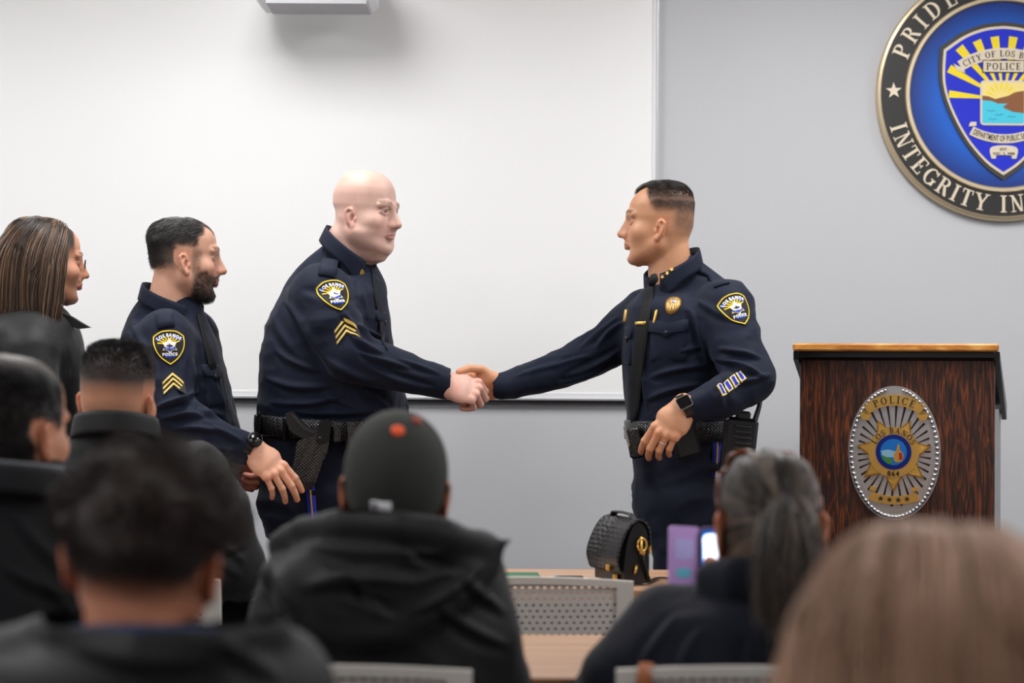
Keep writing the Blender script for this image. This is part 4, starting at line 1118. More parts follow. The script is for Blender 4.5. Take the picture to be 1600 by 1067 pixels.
def pocket(pin, parent, w=.062, h=.052, body=.12):
    """pointed pocket flap with button over a stitched pocket bag"""
    fl = [(-w, h/2), (w, h/2), (w*1.02, -h*.22), (w*.55, -h*.30), (w*.28, -h*.36), (0, -h*.62), (-w*.28, -h*.36), (-w*.55, -h*.30), (-w*1.02, -h*.22)]
    pin.fan(smoothcurve([(-w*.92, h/2-.004), (w*.92, h/2-.004), (w*.92, h/2-body), (w*.8, h/2-body-.008), (-w*.8, h/2-body-.008), (-w*.92, h/2-body)], 1), .0035, 'pocket_bag', M_UNIFORM, parent, 4)
    f = pin.fan(fl, .0075, 'pocket_flap', M_UNIFORM, parent, 4)
    pin.fan([(.005*math.cos(2*PI*i/12), -h*.3+.005*math.sin(2*PI*i/12)) for i in range(12)], .0105, 'button', M_BLACK, f, 2)
    return f
def epaulette(pts_px, bvh, parent, w=.024):
    """strap along the shoulder through pixels, laid on the shirt"""
    C = []; 
    for x, y in pts_px:
        h = bvh.ray_cast(CAMP, RAY(x, y).normalized()); 
        if h[0] is not None: C.append((h[0], h[1]))
    V = []; F = []; n = len(C)
    for i, (c, nn) in enumerate(C):
        t = (C[min(i+1, n-1)][0]-C[max(i-1, 0)][0]).normalized(); s = t.cross(nn).normalized()
        for j in (-1, -.5, 0, .5, 1):
            q = c+s*(w*j); h = bvh.ray_cast(q+nn*.06, -nn, .12); V.append((h[0] if h[0] is not None else q)+nn*.0042)
    for i in range(n-1):
        for j in range(4): F.append((i*5+j, i*5+j+1, i*5+6+j, i*5+5+j))
    o = mesh_obj('epaulette', V, F, M_UNIFORM, parent, True)
    md = o.modifiers.new('thickness', 'SOLIDIFY'); md.thickness = .0035; md.offset = 0
    return o
def legs(parent, hipL, hipR, footL, footR, waist, m=M_TROUSER, rt=.098, rk=.078, ra=.07, wa=(.19, .17), seed=0, h=.009, amp=.006, toe=(1, 0)):
    """trousers as one solid plus shoes; waist = (x,y,z)"""
    z0 = waist[2]; lo = [min(hipL[i], hipR[i], footL[i], footR[i], waist[i])-.26 for i in range(3)]; hi = [max(hipL[i], hipR[i], footL[i], footR[i], waist[i])+.26 for i in range(3)]
    lo[2] = .015; hi[2] = z0+.02
    g = SDF(lo, hi, h)
    zc = (hipL[2]+hipR[2])/2; mx, my = (hipL[0]+hipR[0])/2, (hipL[1]+hipR[1])/2
    g.u(stack([(zc-.12, mx, my, wa[0]*.9, wa[1]*.9), (zc, mx, my, wa[0]*1.03, wa[1]*1.06), (z0-.05, (mx+waist[0])/2, (my+waist[1])/2, wa[0]*1.0, wa[1]*1.0), (z0+.01, waist[0], waist[1], wa[0]*.97, wa[1]*.97)], 2.4), .03)
    for hp, ft in ((hipL, footL), (hipR, footR)):
        kn = [(hp[i]+ft[i])/2 for i in range(3)]
        g.u(chain([hp, (hp[0], hp[1], hp[2]-.12), kn, (ft[0], ft[1], .04)], [rt, rt*.98, rk, ra]), .035)
    o, V, F = cloth(g, 'trousers', m, parent, amp, (7, 7, 16), seed)
    for i, ft in enumerate((footL, footR)):
        s = SDF((ft[0]-.2, ft[1]-.2, -.002), (ft[0]+.32 if toe[0] >= 0 else ft[0]+.2, ft[1]+.25, .12), .008) if toe[0] >= 0 else SDF((ft[0]-.32, ft[1]-.2, -.002), (ft[0]+.2, ft[1]+.25, .12), .008)
        d = A((toe[0], toe[1], 0)); d = d/np.linalg.norm(d); c = A((ft[0], ft[1], 0))
        s.u(capE(c-d*.06+A((0, 0, .04)), c+d*.17+A((0, 0, .03)), (.042, .046), (.042, .028), (-d[1], d[0], 0)), .01)
        s.u(cap(c+A((0, 0, .05)), c+A((0, 0, .11)), .05, .05), .03)
        V, F = s.mesh(); V[:, 2] = np.maximum(V[:, 2], .001); mesh_obj('shoe', V, F, M_LEATHER, parent, True)
    return o
def duty_belt(parent, c, a, b, z, tilt=(0, 0), h=.029, p=2.4):
    """wide basket-weave belt round the waist; c centre, a,b half sizes"""
    V = []; F = []; n = 96
    for i in range(n):
        t = 2*PI*i/n; ct, s_ = math.cos(t), math.sin(t); r = (abs(ct)**p+abs(s_)**p)**(-1/p)
        x, y = c[0]+a*r*ct, c[1]+b*r*s_; zz = z+tilt[0]*r*ct*a+tilt[1]*r*s_*b
        nx, ny = ct/a, s_/b; L = math.hypot(nx, ny); nx, ny = nx/L, ny/L
        for (o, q) in ((.0, -h), (.006, -h+.003), (.007, 0), (.006, h-.003), (.0, h)): V.append((x+nx*o, y+ny*o, zz+q))
    for i in range(n):
        for j in range(4): F.append((i*5+j, ((i+1) % n)*5+j, ((i+1) % n)*5+j+1, i*5+j+1))
    o = mesh_obj('duty_belt', V, F, M_WEAVE, parent, True); o['label'] = 'wide black basket-weave belt'
    return o
def mat_weave(name):
    m, t, b = _nt(name); N, L = t.nodes, t.links
    b.inputs['Base Color'].default_value = srgb(15, 15, 17); b.inputs['Roughness'].default_value = .3
    tc = N.new('ShaderNodeTexCoord'); mp = N.new('ShaderNodeMapping'); mp.inputs['Rotation'].default_value = (.3, .785, .3); mp.inputs['Scale'].default_value = (1, 1, 1)
    vo = N.new('ShaderNodeTexVoronoi'); vo.inputs['Scale'].default_value = 150; vo.inputs['Randomness'].default_value = .15
    bp = N.new('ShaderNodeBump'); bp.inputs['Strength'].default_value = 1; bp.inputs['Distance'].default_value = .003; bp.invert = True
    L.new(tc.outputs['Object'], mp.inputs['Vector']); L.new(mp.outputs[0], vo.inputs['Vector']); L.new(vo.outputs['Distance'], bp.inputs['Height']); L.new(bp.outputs[0], b.inputs['Normal'])
    return m
M_WEAVE = mat_weave('basket_weave_leather')
def belt_box(name, parent, bvh, px, py, w, h, t, ang=0, m=None, bev=.006, off=0):
    """pouch standing off the belt where seen at the pixel"""
    pn = Pin(bvh, px, py, ang, nrm=((0, -1, 0), .0)); M3 = Matrix((pn.u, pn.v, pn.n)).transposed()
    o = MB().box(pn.c+pn.n*(t+off), (w, h, t), M3, bev).build(name, m or M_WEAVE, parent)
    return o, pn, M3
def wristwatch(parent, c, axis, out, r=.034, face='round', m=M_BLACK):
    """watch: strap round the wrist axis at c, case on the side 'out'"""
    ax = Vector(axis).normalized(); ou = Vector(out); ou = (ou-ax*ou.dot(ax)).normalized(); si = ax.cross(ou)
    e = MB(); V = []; F = []; n = 32
    for i in range(n):
        t = 2*PI*i/n; d = ou*math.cos(t)+si*math.sin(t)
        for q, o in ((-.011, .0), (-.011, .003), (.011, .003), (.011, .0)): V.append(Vector(c)+d*(r+o)+ax*q)
    for i in range(n):
        for j in range(4): F.append((i*4+j, ((i+1) % n)*4+j, ((i+1) % n)*4+(j+1) % 4, i*4+(j+1) % 4))
    st = mesh_obj('watch', V, F, m, parent, False); st['label'] = 'black wrist watch'
    M = frame(Vector(c)+ou*(r+.001), ax, si); M = M if (M.to_3x3() @ Vector((0, 0, 1))).dot(ou) > 0 else frame(Vector(c)+ou*(r+.001), ax, -si)
    if face == 'round':
        MB().lathe([(.001, .011), (.019, .011), (.0215, .0095), (.022, .004), (.022, 0)], M, 32).build('watch_case', mat('dark_watch_metal', srgb(32, 33, 36), .3, .6, bump=(60, .05, .001)), st)
        MB().lathe([(.0005, .0122), (.018, .0118), (.0182, .011)], M, 32).build('watch_face', mat('watch_glass', srgb(12, 13, 16), .1, bump=(40, .02, .001)), st)
    else:
        MB().prism(rrect(-.02, -.0175, .02, .0175, .006), 0, .009, M).build('watch_case', M_SILVER, st)
        MB().prism(rrect(-.0185, -.016, .0185, .016, .0055), .009, .0104, M).build('watch_face', mat('watch_glass', srgb(10, 10, 13), .08, bump=(40, .02, .001)), st)
    return st
def uniform_stripe(parent, bvh, px_pts, w=.013):
    """side braid of the trousers, blue with a gold line"""
    C = []
    for x, y in px_pts:
        h = bvh.ray_cast(CAMP, RAY(x, y).normalized())
        if h[0] is not None: C.append(h[0])
    if len(C) < 2: return
    def rib(name, ws, off, m):
        V = []; F = []
        for i, c in enumerate(C):
            for j in (-1, 0, 1):
                q = c+Vector((1, 0, 0))*(ws*j); d = (q-CAMP).normalized(); h = bvh.ray_cast(q-d*.15, d, .4); V.append((h[0] if h[0] is not None else q)-d*off)
        for i in range(len(C)-1):
            for j in range(2): F.append((i*3+j, i*3+j+1, i*3+4+j, i*3+3+j))
        o = mesh_obj(name, V, F, m, parent, True); md = o.modifiers.new('thickness', 'SOLIDIFY'); md.thickness = .002; md.offset = 0; return o
    s = rib('side_stripe', w, .002, M_STRIPEB); rib('stripe_line', w*.16, .0036, M_THREADY if False else mat('gold_braid', srgb(206, 158, 70), .6, bump=(500, .3, .001)))
_RM = A([tuple(r_), tuple(u_), tuple(f_)])
def proj(V):
    """pixel position at which points are seen from the room's far end (camera stand)"""
    q = (V-A(CAMP))@_RM.T; return 800+FPX*q[:, 0]/q[:, 2], 533.5-FPX*q[:, 1]/q[:, 2]
def crease(V, F, lines, sc=1.86e-3):
    """sculpt tapered ridges (amp>0) and grooves (amp<0): lines of ((x0,y0),(x1,y1), width px, amp m[, bow px]) on the side facing the room"""
    N = normals(V, F); u, v = proj(V); fc = sm(-(N@A(f_)), -.1, .45); d = np.zeros(len(V))
    for L in lines:
        (x0, y0), (x1, y1), w, am = L[:4]; bow = L[4] if len(L) > 4 else 0
        dx, dy = x1-x0, y1-y0; l = math.hypot(dx, dy); t = ((u-x0)*dx+(v-y0)*dy)/(l*l); s = (-(u-x0)*dy+(v-y0)*dx)/l
        s = s-bow*4*t*(1-t); tc = np.clip(t, 0, 1); end = np.where((t > 0) & (t < 1), (np.sin(PI*tc))**.7, 0)
        ww = w*(.55+.45*end)
        g = np.exp(-(s/ww)**2)-.55*np.exp(-((s-2.0*ww)/(1.1*ww))**2)
        d += am*end*g
    return V+N*(d*fc)[:, None]
def shirt_mesh(g, name, m, parent, lines=(), amp=.0025, scale=(8, 8, 10), seed=0, it=1):
    V, F = g.mesh(); V = relax(V, F, it)
    if amp: V = folds(V, F, amp, scale, seed, .6, .4)
    if lines: V = crease(V, F, lines)
    o = mesh_obj(name, V, F, m, parent, True)
    return o, V, F
def ribbon(pts, ws, bvh, name, m, parent, off=.004, thick=.004, sub=5, dirn=None, drop=0.0):
    """flat ribbon laid on a surface through pixels; ws half widths in metres; dirn = across direction (world)"""
    C = []
    for x, y in pts:
        h = bvh.ray_cast(CAMP, RAY(x, y).normalized())
        C.append((h[0], h[1]) if h[0] is not None else (None, None))
    ok = [i for i, c in enumerate(C) if c[0] is not None]
    if len(ok) < 2: return None
    V = []; F = []; k = sub
    for i in ok:
        c, nn = C[i]; j0, j1 = ok[max(ok.index(i)-1, 0)], ok[min(ok.index(i)+1, len(ok)-1)]
        t = (C[j1][0]-C[j0][0]).normalized(); s = Vector(dirn) if dirn is not None else t.cross(nn).normalized()
        for q in range(k):
            a = -1+2*q/(k-1); pt = c+s*(ws[i]*a); h = bvh.ray_cast(pt+nn*.08, -nn, .16); V.append(((h[0] if h[0] is not None else pt)+nn*off))
    n = len(ok)
    Va = np.array([tuple(v) for v in V]).reshape(n, k, 3)
    for _ in range(2):
        if n > 2: Va[1:-1] = .5*Va[1:-1]+.25*(Va[:-2]+Va[2:])
    for i in range(n-1):
        for q in range(k-1): F.append((i*k+q, i*k+q+1, (i+1)*k+q+1, (i+1)*k+q))
    o = mesh_obj(name, Va.reshape(-1, 3), F, m, parent, True)
    md = o.modifiers.new('thickness', 'SOLIDIFY'); md.thickness = thick; md.offset = 0
    return o
def lerp_pts(pts, n):
    P_ = np.array(pts, float); L = np.r_[0, np.cumsum(np.linalg.norm(np.diff(P_, axis=0), axis=1))]; t = np.linspace(0, L[-1], n)
    return [(np.interp(q, L, P_[:, 0]), np.interp(q, L, P_[:, 1])) for q in t]
def collar_pin(bvh, px, py, parent, kind, ang=0):
    p = Pin(bvh, px, py, ang)
    if kind == 'star': return p.polys([star(0, 0, .0075, .003)], .004, 'collar_star', M_GOLD, parent)
    b = None
    for i in range(3):
        y = -.007+i*.0055; w = .0075
        o = p.polys([[(-w, y-.005), (0, y+.003), (0, y+.0062), (-w, y-.0018)], [(0, y+.003), (w, y-.005), (w, y-.0018), (0, y+.0062)]], .004, 'collar_chevron' if i == 0 else 'chevron_stripe', M_GOLD, parent if i == 0 else b)
        if i == 0: b = o
    return b
def name_tag(bvh, px, py, parent, w=.03, h=.0055, ang=0):
    p = Pin(bvh, px, py, ang); o = p.fan([(-w, -h), (w, -h), (w, h), (-w, h)], .005, 'name_plate', M_GOLD, parent, 2)
    return o
def obj_bvh(o):
    return BVHTree.FromPolygons([v.co.copy() for v in o.data.vertices], [tuple(p.vertices) for p in o.data.polygons])
def short_hair(V, F, M, mask, n, length, colr, parent, comb, rad=.0006, seed=1, k=4, noise=.25, grav=.0, var=.3, name='hair', nsc=60):
    """strands on the head (local V,F); comb(p)->direction (local)"""
    p, nn = sample_surface(V, F, mask, n, seed); rg = np.random.default_rng(seed)
    L = length(p)*rg.uniform(.7, 1.15, n) if callable(length) else length*rg.uniform(.7, 1.15, n)
    c = comb(p, nn); d0 = nn*.8+c; d0 /= np.linalg.norm(d0, axis=1, keepdims=True)
    path = grow(p-nn*.001, d0, L, k, lambda q, t: c*.35, grav, noise, nsc, seed)
    cc = np.array(colr)[None]*(1+var*rg.normal(0, 1, (n, 1))).clip(.2, 3)
    Vs, Fs, Cs = strands(path, rad*rg.uniform(.7, 1.2, n), cc)
    return mesh_obj(name, tf(Vs, M), Fs, M_HAIR, parent, True, col=Cs)
# ---------------------------------------------------------------- bald officer shaking hands (faces right)
D0 = 5.8
bald = person((P(520, 700, D0).x, D0, 0), 'bald police officer in navy uniform leaning forward to shake hands, facing right')
SK = lin(213, 174, 160)
g = SDF((P(396, 600, D0).x, 5.42, P(500, 676, D0).z), (P(706, 600, D0).x, 6.2, P(500, 372, D0).z), .005)
rows = prows([(380, 514, 568, .05), (394, 496, 576, .066), (410, 477, 586, .076), (425, 462, 594, .09), (442, 450, 600, .135), (462, 440, 603, .185), (500, 421, 608, .215), (540, 411, 613, .22), (580, 408, 621, .22), (620, 406, 630, .215), (650, 405, 631, .205), (676, 404, 630, .2)], D0)
g.u(stack(rows, 2.35), .02)
g.u(ell(Q(500, 462, 5.66), (.078, .08, .085)), .045)
g.u(chain([Q(506, 462, 5.63), Q(522, 508, 5.58), Q(548, 556, 5.56)], [.082, .077, .069]), .03)
g.u(chain([Q(548, 556, 5.56), Q(600, 573, 5.58), Q(650, 587, 5.62), Q(694, 599, 5.66)], [.069, .064, .053, .043]), .02)
g.u(chain([Q(548, 458, 6.0), Q(570, 545, 6.05), Q(612, 640, 5.98)], [.08, .065, .05]), .03)
lines = [((447, 470), (508, 566), 5, .007, -4), ((470, 450), (560, 470), 7, -.003), ((555, 505), (612, 535), 4, .007, 3), ((548, 520), (600, 552), 4, .006, 5), ((560, 548), (645, 575), 4, .006, 3),
         ((575, 568), (680, 603), 4, -.005, 2), ((510, 560), (590, 596), 5, .006, 4), ((620, 560), (690, 585), 3, .004), ((430, 545), (505, 580), 5, .006, 6), ((415, 590), (520, 602), 5, .006, 8), ((420, 628), (540, 615), 5, .006, 8),
         ((440, 640), (600, 640), 5, .005, 5), ((420, 480), (470, 560), 6, .004, 5), ((530, 480), (560, 520), 4, .004), ((560, 440), (575, 500), 4, .004), ((560, 600), (610, 640), 4, .005), ((500, 612), (560, 640), 4, .004)]
shirt, sV, sF = shirt_mesh(g, 'uniform_shirt', M_UNIFORM, bald, [(*L[:3], L[3]*2.3, *L[4:]) for L in lines], .0038, (10, 10, 14), 11)
sb = bvh_of(sV, sF)
HM = head_matrix(548, 341, 5.70, -25, 4, 0, -1, (.90, 1.03, .97))
hV, hF = head(fat=.9, nose=1.0, jaw=1.1, crown=.008, dome=1.0, neck_r=.07, neck_to=(-.07, 0, -.19), lip=.75, brow=.95, forehead=.006, occ=.006)
hC = skin_colors(hV, SK, .35, lin(196, 128, 118), seed=3)
x, y, z = hV.T
st_ = sm(x, .0, .03)*(1-sm(z, -.045, -.03))*(z > -.12); hC = mixc(hC, SK*np.array([.72, .66, .66]), .3*st_)
sc_m = (z > .0)*(1-sm(z, .06, .09))*(1-sm(x, -.03, .02)); hC = mixc(hC, SK*np.array([.74, .72, .74]), .35*sc_m)
hC = paint_brow(hV, hC, lin(104, 74, 62), .85)
hnd = hand([(52, 58, 25), (56, 60, 28), (60, 62, 28), (64, 62, 28)], (1, 0, -2, -4), base=SK*np.array([1.02, .95, .93]), thumb=[(.02, .022, -.01), (.045, .042, -.022), (.07, .047, -.034), (.09, .044, -.046)], wrist=.02, seed=4, scale=1.02)
hw = place_hand(hnd, Q(696, 599, 5.645), (.87, .14, -.24), (.22, -.80, .50))
in_ = SDF((P(396, 600, D0).x, 5.45, .9), (P(640, 600, D0).x, 6.15, P(500, 392, D0).z), .014)
in_.u(stack([(r[0], r[1], r[2], r[3]*.86, r[4]*.86) for r in rows], 2.3), .02); in_.u(chain([Q(506, 462, 5.64), Q(548, 556, 5.57), Q(680, 596, 5.65)], [.06, .045, .022]), .02)
iV, iF = in_.mesh()
V, F, C = join((tf(hV, HM), hF, hC), hw, (iV, iF, SK))
mesh_obj('body', V, F, M_SKIN, bald, True, col=C)
fr = Q(580, 412, 5.74)-Q(519, 354, 5.82)
co, cv = collar((Q(580, 412, 5.74)+Q(519, 354, 5.82))/2, fr/2, .09, (-.36, .0, -.93), M_UNIFORM, bald, leaf=.047, point=.03, flare=.002)
cb = obj_bvh(co)
ribbon(lerp_pts([(579, 422), (583, 450), (590, 480), (597, 510), (600, 540)], 9), [.012, .014, .017, .02, .022, .024, .026, .028, .03], sb, 'tie', M_TIE, bald, .005, dirn=(.45, -.9, 0))
collar_pin(cb, 565, 426, bald, 'chevron', 12)
pn = Pin(sb, 523, 461, 9); shoulder_patch(pn, bald, .82)
chevrons(Pin(sb, 541, 517, 8), bald, 3, .031, .027, .0155)
epaulette([(521, 391), (517, 403), (513, 418), (510, 432)], sb, bald, .024)
pocket(Pin(sb, 598, 497, -10), bald, .045, .04, .1)
zb = P(518, 669, D0).z
duty_belt(bald, (P(518, 672, D0).x, D0), 116*D0/FPX, .215, zb, (-.055, 0))
tr = legs(bald, (P(515, 760, 5.9).x, 5.91, .9), (P(512, 760, 5.7).x, 5.70, .9), (P(545, 900, 5.9).x, 5.95, 0), (P(530, 900, 5.7).x, 5.66, 0), (P(518, 668, D0).x, D0, zb), wa=(.197, .195), rt=.1, seed=3)
tb = mesh_bvh(tr)
uniform_stripe(bald, tb, [(480, 700), (483, 740), (486, 780), (489, 815), (492, 850)])
# belt gear: keeper, holster with pistol, pouches
bb = obj_bvh(bald.children[[c.name.split('.')[0] for c in bald.children].index('duty_belt')])
def gear_frame(pxx, pyy, d, ang):
    c = P(pxx, pyy, d); x_ = r_*math.cos(math.radians(ang))+u_*math.sin(math.radians(ang)); return frame(c, x_, -r_*math.sin(math.radians(ang))+u_*math.cos(math.radians(ang)))
k_ = 5.56/FPX
def gp(pts, cx, cy): return [((x-cx)*k_, (cy-y)*k_) for x, y in pts]
MG = gear_frame(485, 700, 5.56, 0); MG = Matrix.Translation((0, 0, 0)) @ MG
hol = MB().prism(gp(smoothcurve([(466, 690), (480, 684), (512, 672), (514, 700), (505, 722), (490, 760), (470, 762), (455, 758), (457, 735), (462, 712)], 3), 485, 700), -.02, .022, MG).build('holster', M_WEAVE, bald); hol['label'] = 'black basket-weave holster with a pistol'
MB().prism(gp(smoothcurve([(500, 660), (507, 656), (517, 658), (516, 684), (508, 692), (496, 690), (497, 680)], 3), 485, 700), -.016, .026, MG).build('holster_hood', M_LEATHER, hol)
MB().prism(gp(smoothcurve([(446, 648), (454, 643), (462, 647), (476, 663), (490, 670), (499, 668), (502, 678), (492, 684), (478, 686), (462, 678), (452, 668)], 3), 485, 700), -.012, .014, MG).build('pistol_grip', mat('pistol_polymer', srgb(24, 24, 26), .42, bump=(200, .3, .001)), hol)
MB().prism(gp([(455, 646), (463, 650), (477, 666), (491, 673), (499, 670), (500, 673), (491, 677), (475, 670), (461, 655)], 485, 700), .014, .017, MG).build('grip_ridge', mat('worn_steel', srgb(90, 92, 92), .3, .8, bump=(100, .1, .001)), hol)
MB().prism(gp([(454, 752), (492, 752), (488, 764), (470, 766), (454, 761)], 485, 700), -.021, .0235, MG).build('holster_tip', M_LEATHER, hol)
MB().lathe([(.0005, .002), (.004, .001), (.005, 0)], MG @ Matrix.Translation(((501-485)*k_, (700-684)*k_, .026)), 12).build('snap', M_BLACK, hol)
for (x0, x1, y0, y1, nm) in ((402, 408, 643, 676, 'belt_keeper'), (442, 449, 651, 690, 'belt_keeper'), (519, 533, 664, 692, 'pouch'), (541, 568, 656, 700, 'magazine_pouch')):
    h_ = bb.ray_cast(CAMP, RAY((x0+x1)/2+ (4 if x0 < 410 else 0), (y0+y1)/2).normalized())[0] or P((x0+x1)/2, (y0+y1)/2, 5.7)
    c = P((x0+x1)/2, (y0+y1)/2, h_.y-.006); s_ = c.y/FPX
    MB().box(c, ((x1-x0)/2*s_, .02 if nm != 'belt_keeper' else .012, (y1-y0)/2*s_), None, .006).build(nm, M_WEAVE if 'pouch' in nm else M_LEATHER, bald)

# ---------------------------------------------------------------- chief (faces left), shaking with his far hand
D0 = 5.8
chief = person((P(1060, 700, D0).x, D0, 0), 'dark-haired police officer with four collar stars and black tie shaking hands, facing left')
SK = lin(200, 145, 110)
g = SDF((P(770, 600, 5.7).x, 5.36, P(1000, 690, D0).z), (P(1216, 600, D0).x, 6.15, P(1000, 396, D0).z), .005)
rows = prows([(402, 1050, 1084, .04), (415, 1040, 1098, .068), (430, 1028, 1116, .074), (446, 1013, 1136, .088), (462, 998, 1148, .112), (482, 982, 1154, .165), (520, 976, 1150, .18), (560, 974, 1142, .178), (600, 975, 1136, .172), (640, 978, 1136, .168), (690, 980, 1140, .165)], D0)
g.u(stack(rows, 2.4), .02)
g.u(ell(Q(1131, 478, 5.69), (.08, .08, .076)), .045)
g.u(chain([Q(1134, 486, 5.66), Q(1150, 540, 5.6), Q(1172, 592, 5.55)], [.08, .073, .066]), .03)
g.u(chain([Q(1172, 592, 5.55), Q(1128, 622, 5.5), Q(1080, 638, 5.49)], [.064, .055, .042]), .02)
g.u(chain([Q(1010, 496, 5.93), Q(950, 540, 5.93), Q(893, 570, 5.9), Q(838, 590, 5.82), Q(783, 603, 5.74)], [.083, .068, .056, .047, .0385]), .03)
lines = [((1075, 480), (1105, 570), 5, .006, -6), ((1090, 470), (1140, 500), 5, .004), ((1115, 560), (1195, 590), 4, .007, -5), ((1120, 545), (1190, 560), 4, .005, -3), ((1150, 600), (1205, 585), 4, .006),
         ((980, 500), (930, 545), 4, .007, 4), ((965, 495), (905, 545), 4, .005), ((970, 545), (880, 590), 4, .006, -5), ((960, 565), (870, 600), 4, .005, -4), ((920, 555), (820, 585), 3, .004), ((880, 560), (800, 590), 3, .004),
         ((1015, 590), (1110, 570), 5, .006, -4), ((1010, 625), (1100, 600), 5, .006, -5), ((1020, 655), (1070, 630), 4, .004), ((1060, 550), (1100, 540), 4, .004), ((1000, 560), (1012, 640), 4, .004), ((1130, 640), (1120, 590), 5, .005)]
shirt, sV, sF = shirt_mesh(g, 'uniform_shirt', M_UNIFORM, chief, [(*L[:3], L[3]*2.3, *L[4:]) for L in lines], .0038, (10, 10, 14), 21)
sb = bvh_of(sV, sF)
HM = head_matrix(1032, 360, 5.71, 173, -2, 0, 1, (.95, 1.0, 1.0))
hV, hF = head(fat=.25, nose=.95, jaw=1.04, neck_r=.062, neck_to=(-.048, 0, -.19), lip=1.05, brow=1.1, occ=-.002)
x, y, z = hV.T
hC = skin_colors(hV, SK, .3, lin(150, 92, 76), seed=5)
st_ = sm(x, .02, .05)*(1-sm(z, -.045, -.03))*(z > -.115); hC = mixc(hC, SK*np.array([.66, .62, .62]), .3*st_)
fl_ = .074-.042*sm(np.abs(y), .012, .04)                                  # hairline, receding at the temples
top = sm(z, .072, .088)*(1-sm(x, fl_-.006, fl_+.004))
side = sm(z, .022, .075)*(1-sm(x+.3*(.09-z), .012, .045))
back = sm(-x, .035, .065)*sm(z, -.03, .02)
notear = 1-((np.abs(y) > .072) & (np.abs(x+.01) < .03) & (z < .03))
hm = np.clip(np.maximum(np.maximum(top, side*.85), back*.75), 0, 1)*notear
HCOL = lin(40, 34, 32)
hC = mixc(hC, HCOL, np.clip(hm*.93, 0, 1)*(.85+.15*vnoise(hV*300, 3)))
hC = paint_brow(hV, hC, lin(48, 34, 28), .95)
hndL = hand([(22, 30, 15), (28, 36, 18), (30, 40, 20), (30, 38, 20)], (3, 0, -2, -4), left=True, base=SK*1.0, wrist=.012, seed=9, scale=1.04, thumb=[(.02, .022, -.012), (.045, .036, -.03), (.068, .036, -.044), (.086, .03, -.052)])
hwL = place_hand(hndL, Q(1069, 636, 5.475), (-.60, -.12, -.78), (-.30, -.93, .16))
hndR = hand([(26, 38, 28), (32, 42, 30), (36, 46, 30), (40, 48, 30)], (-2, -4, -8, -12), base=SK*np.array([1.12, 1.08, 1.04]), thumb=[(.02, .026, -.006), (.05, .055, -.014), (.086, .066, -.032), (.116, .062, -.05)], wrist=.02, seed=12, scale=1.0)
hwR = place_hand(hndR, Q(779, 602, 5.74), (-.93, -.06, -.03), (-.0, .93, .34))
in_ = SDF((P(960, 600, D0).x, 5.45, .9), (P(1190, 600, D0).x, 6.1, P(1000, 410, D0).z), .014)
in_.u(stack([(r[0], r[1], r[2], r[3]*.84, r[4]*.84) for r in rows], 2.3), .02); in_.u(chain([Q(1134, 486, 5.68), Q(1170, 590, 5.56), Q(1086, 637, 5.485)], [.06, .045, .02]), .02)
iV, iF = in_.mesh(); in2 = SDF((P(775, 600, 5.74).x, 5.6, 1.1), (P(1012, 600, D0).x, 6.05, 1.5), .014)
in2.u(chain([Q(1010, 500, 5.93), Q(893, 570, 5.9), Q(795, 601, 5.75)], [.055, .036, .02])); jV, jF = in2.mesh()
V, F, C = join((tf(hV, HM), hF, hC), hwL, hwR, (iV, iF, SK), (jV, jF, SK))
mesh_obj('body', V, F, M_SKIN, chief, True, col=C)
def comb(p, n): return np.stack([.5*np.ones(len(p)), .05*np.sign(p[:, 1]), .15*np.ones(len(p))], 1)
short_hair(hV, hF, HM, top, 8000, lambda p: .004+.011*sm(p[:, 2], .08, .12), HCOL, chief, comb, .0005, 31, 3, .2)
short_hair(hV, hF, HM, np.clip(hm-.15, 0, 1)*(1-top), 13000, lambda p: .002+.006*sm(p[:, 2], .03, .095), HCOL*1.3, chief, lambda p, n: np.stack([-.2*np.ones(len(p)), 0*p[:, 0], -.8*np.ones(len(p))], 1), .00024, 32, 3, .2, name='shaved_side_hair')
fr = Q(1021, 431, 5.74)-Q(1077, 388, 5.84)
co, cv = collar((Q(1021, 431, 5.74)+Q(1077, 388, 5.84))/2, fr/2, .092, (.14, -.06, -.98), M_UNIFORM, chief, leaf=.047, point=.032, flare=.002)
cb = obj_bvh(co)
for i, (sx_, sy_) in enumerate(((1036, 433), (1043, 427), (1050, 421), (1057, 415))): collar_pin(cb, sx_, sy_, chief, 'star', 35)
tp = lerp_pts([(1021, 437), (1013, 470), (1005, 515), (999, 565), (993, 620), (992, 662)], 18)
TIE = ribbon(tp, [.011, .013, .0155]+[.017+.0012*i for i in range(12)]+[.033, .03, .006], sb, 'tie', M_TIE, chief, .007, dirn=(.8, -.6, 0))
shoulder_patch(Pin(sb, 1151, 482, 16), chief, .82)
epaulette([(1088, 414), (1103, 423), (1117, 434), (1128, 446)], sb, chief, .023)
pocket(Pin(sb, 1042, 512, 2), chief, .058, .046, .11); pocket(Pin(sb, 983, 522, -6), chief, .024, .04, .1)
pb = Pin(sb, 1052, 474, -12)
ov_ = [(.022*math.cos(2*PI*i/24), .034*math.sin(2*PI*i/24)) for i in range(24)]
bg = pb.fan(ov_, .006, 'chest_badge', M_DARKGOLD, chief, 3); bg['label'] = 'oval gold police badge'
pb.fan([(x_*.86, y_*.88) for x_, y_ in ov_], .0075, 'badge_face', mat('textured_gold_small', srgb(228, 190, 130), .35, .9, bump=(400, .8, .002)), bg, 3)
for i in range(16):
    a = 2*PI*i/16; k = 1/math.sqrt((math.cos(a)/.018)**2+(math.sin(a)/.028)**2); c = lambda r, t: (r*math.cos(t), r*math.sin(t))
    pb.polys([[c(k, a-.05), c(k, a+.05), c(.009, a+.05), c(.009, a-.05)]], .0082, 'badge_ray', M_DARKGOLD, bg, base=.005)
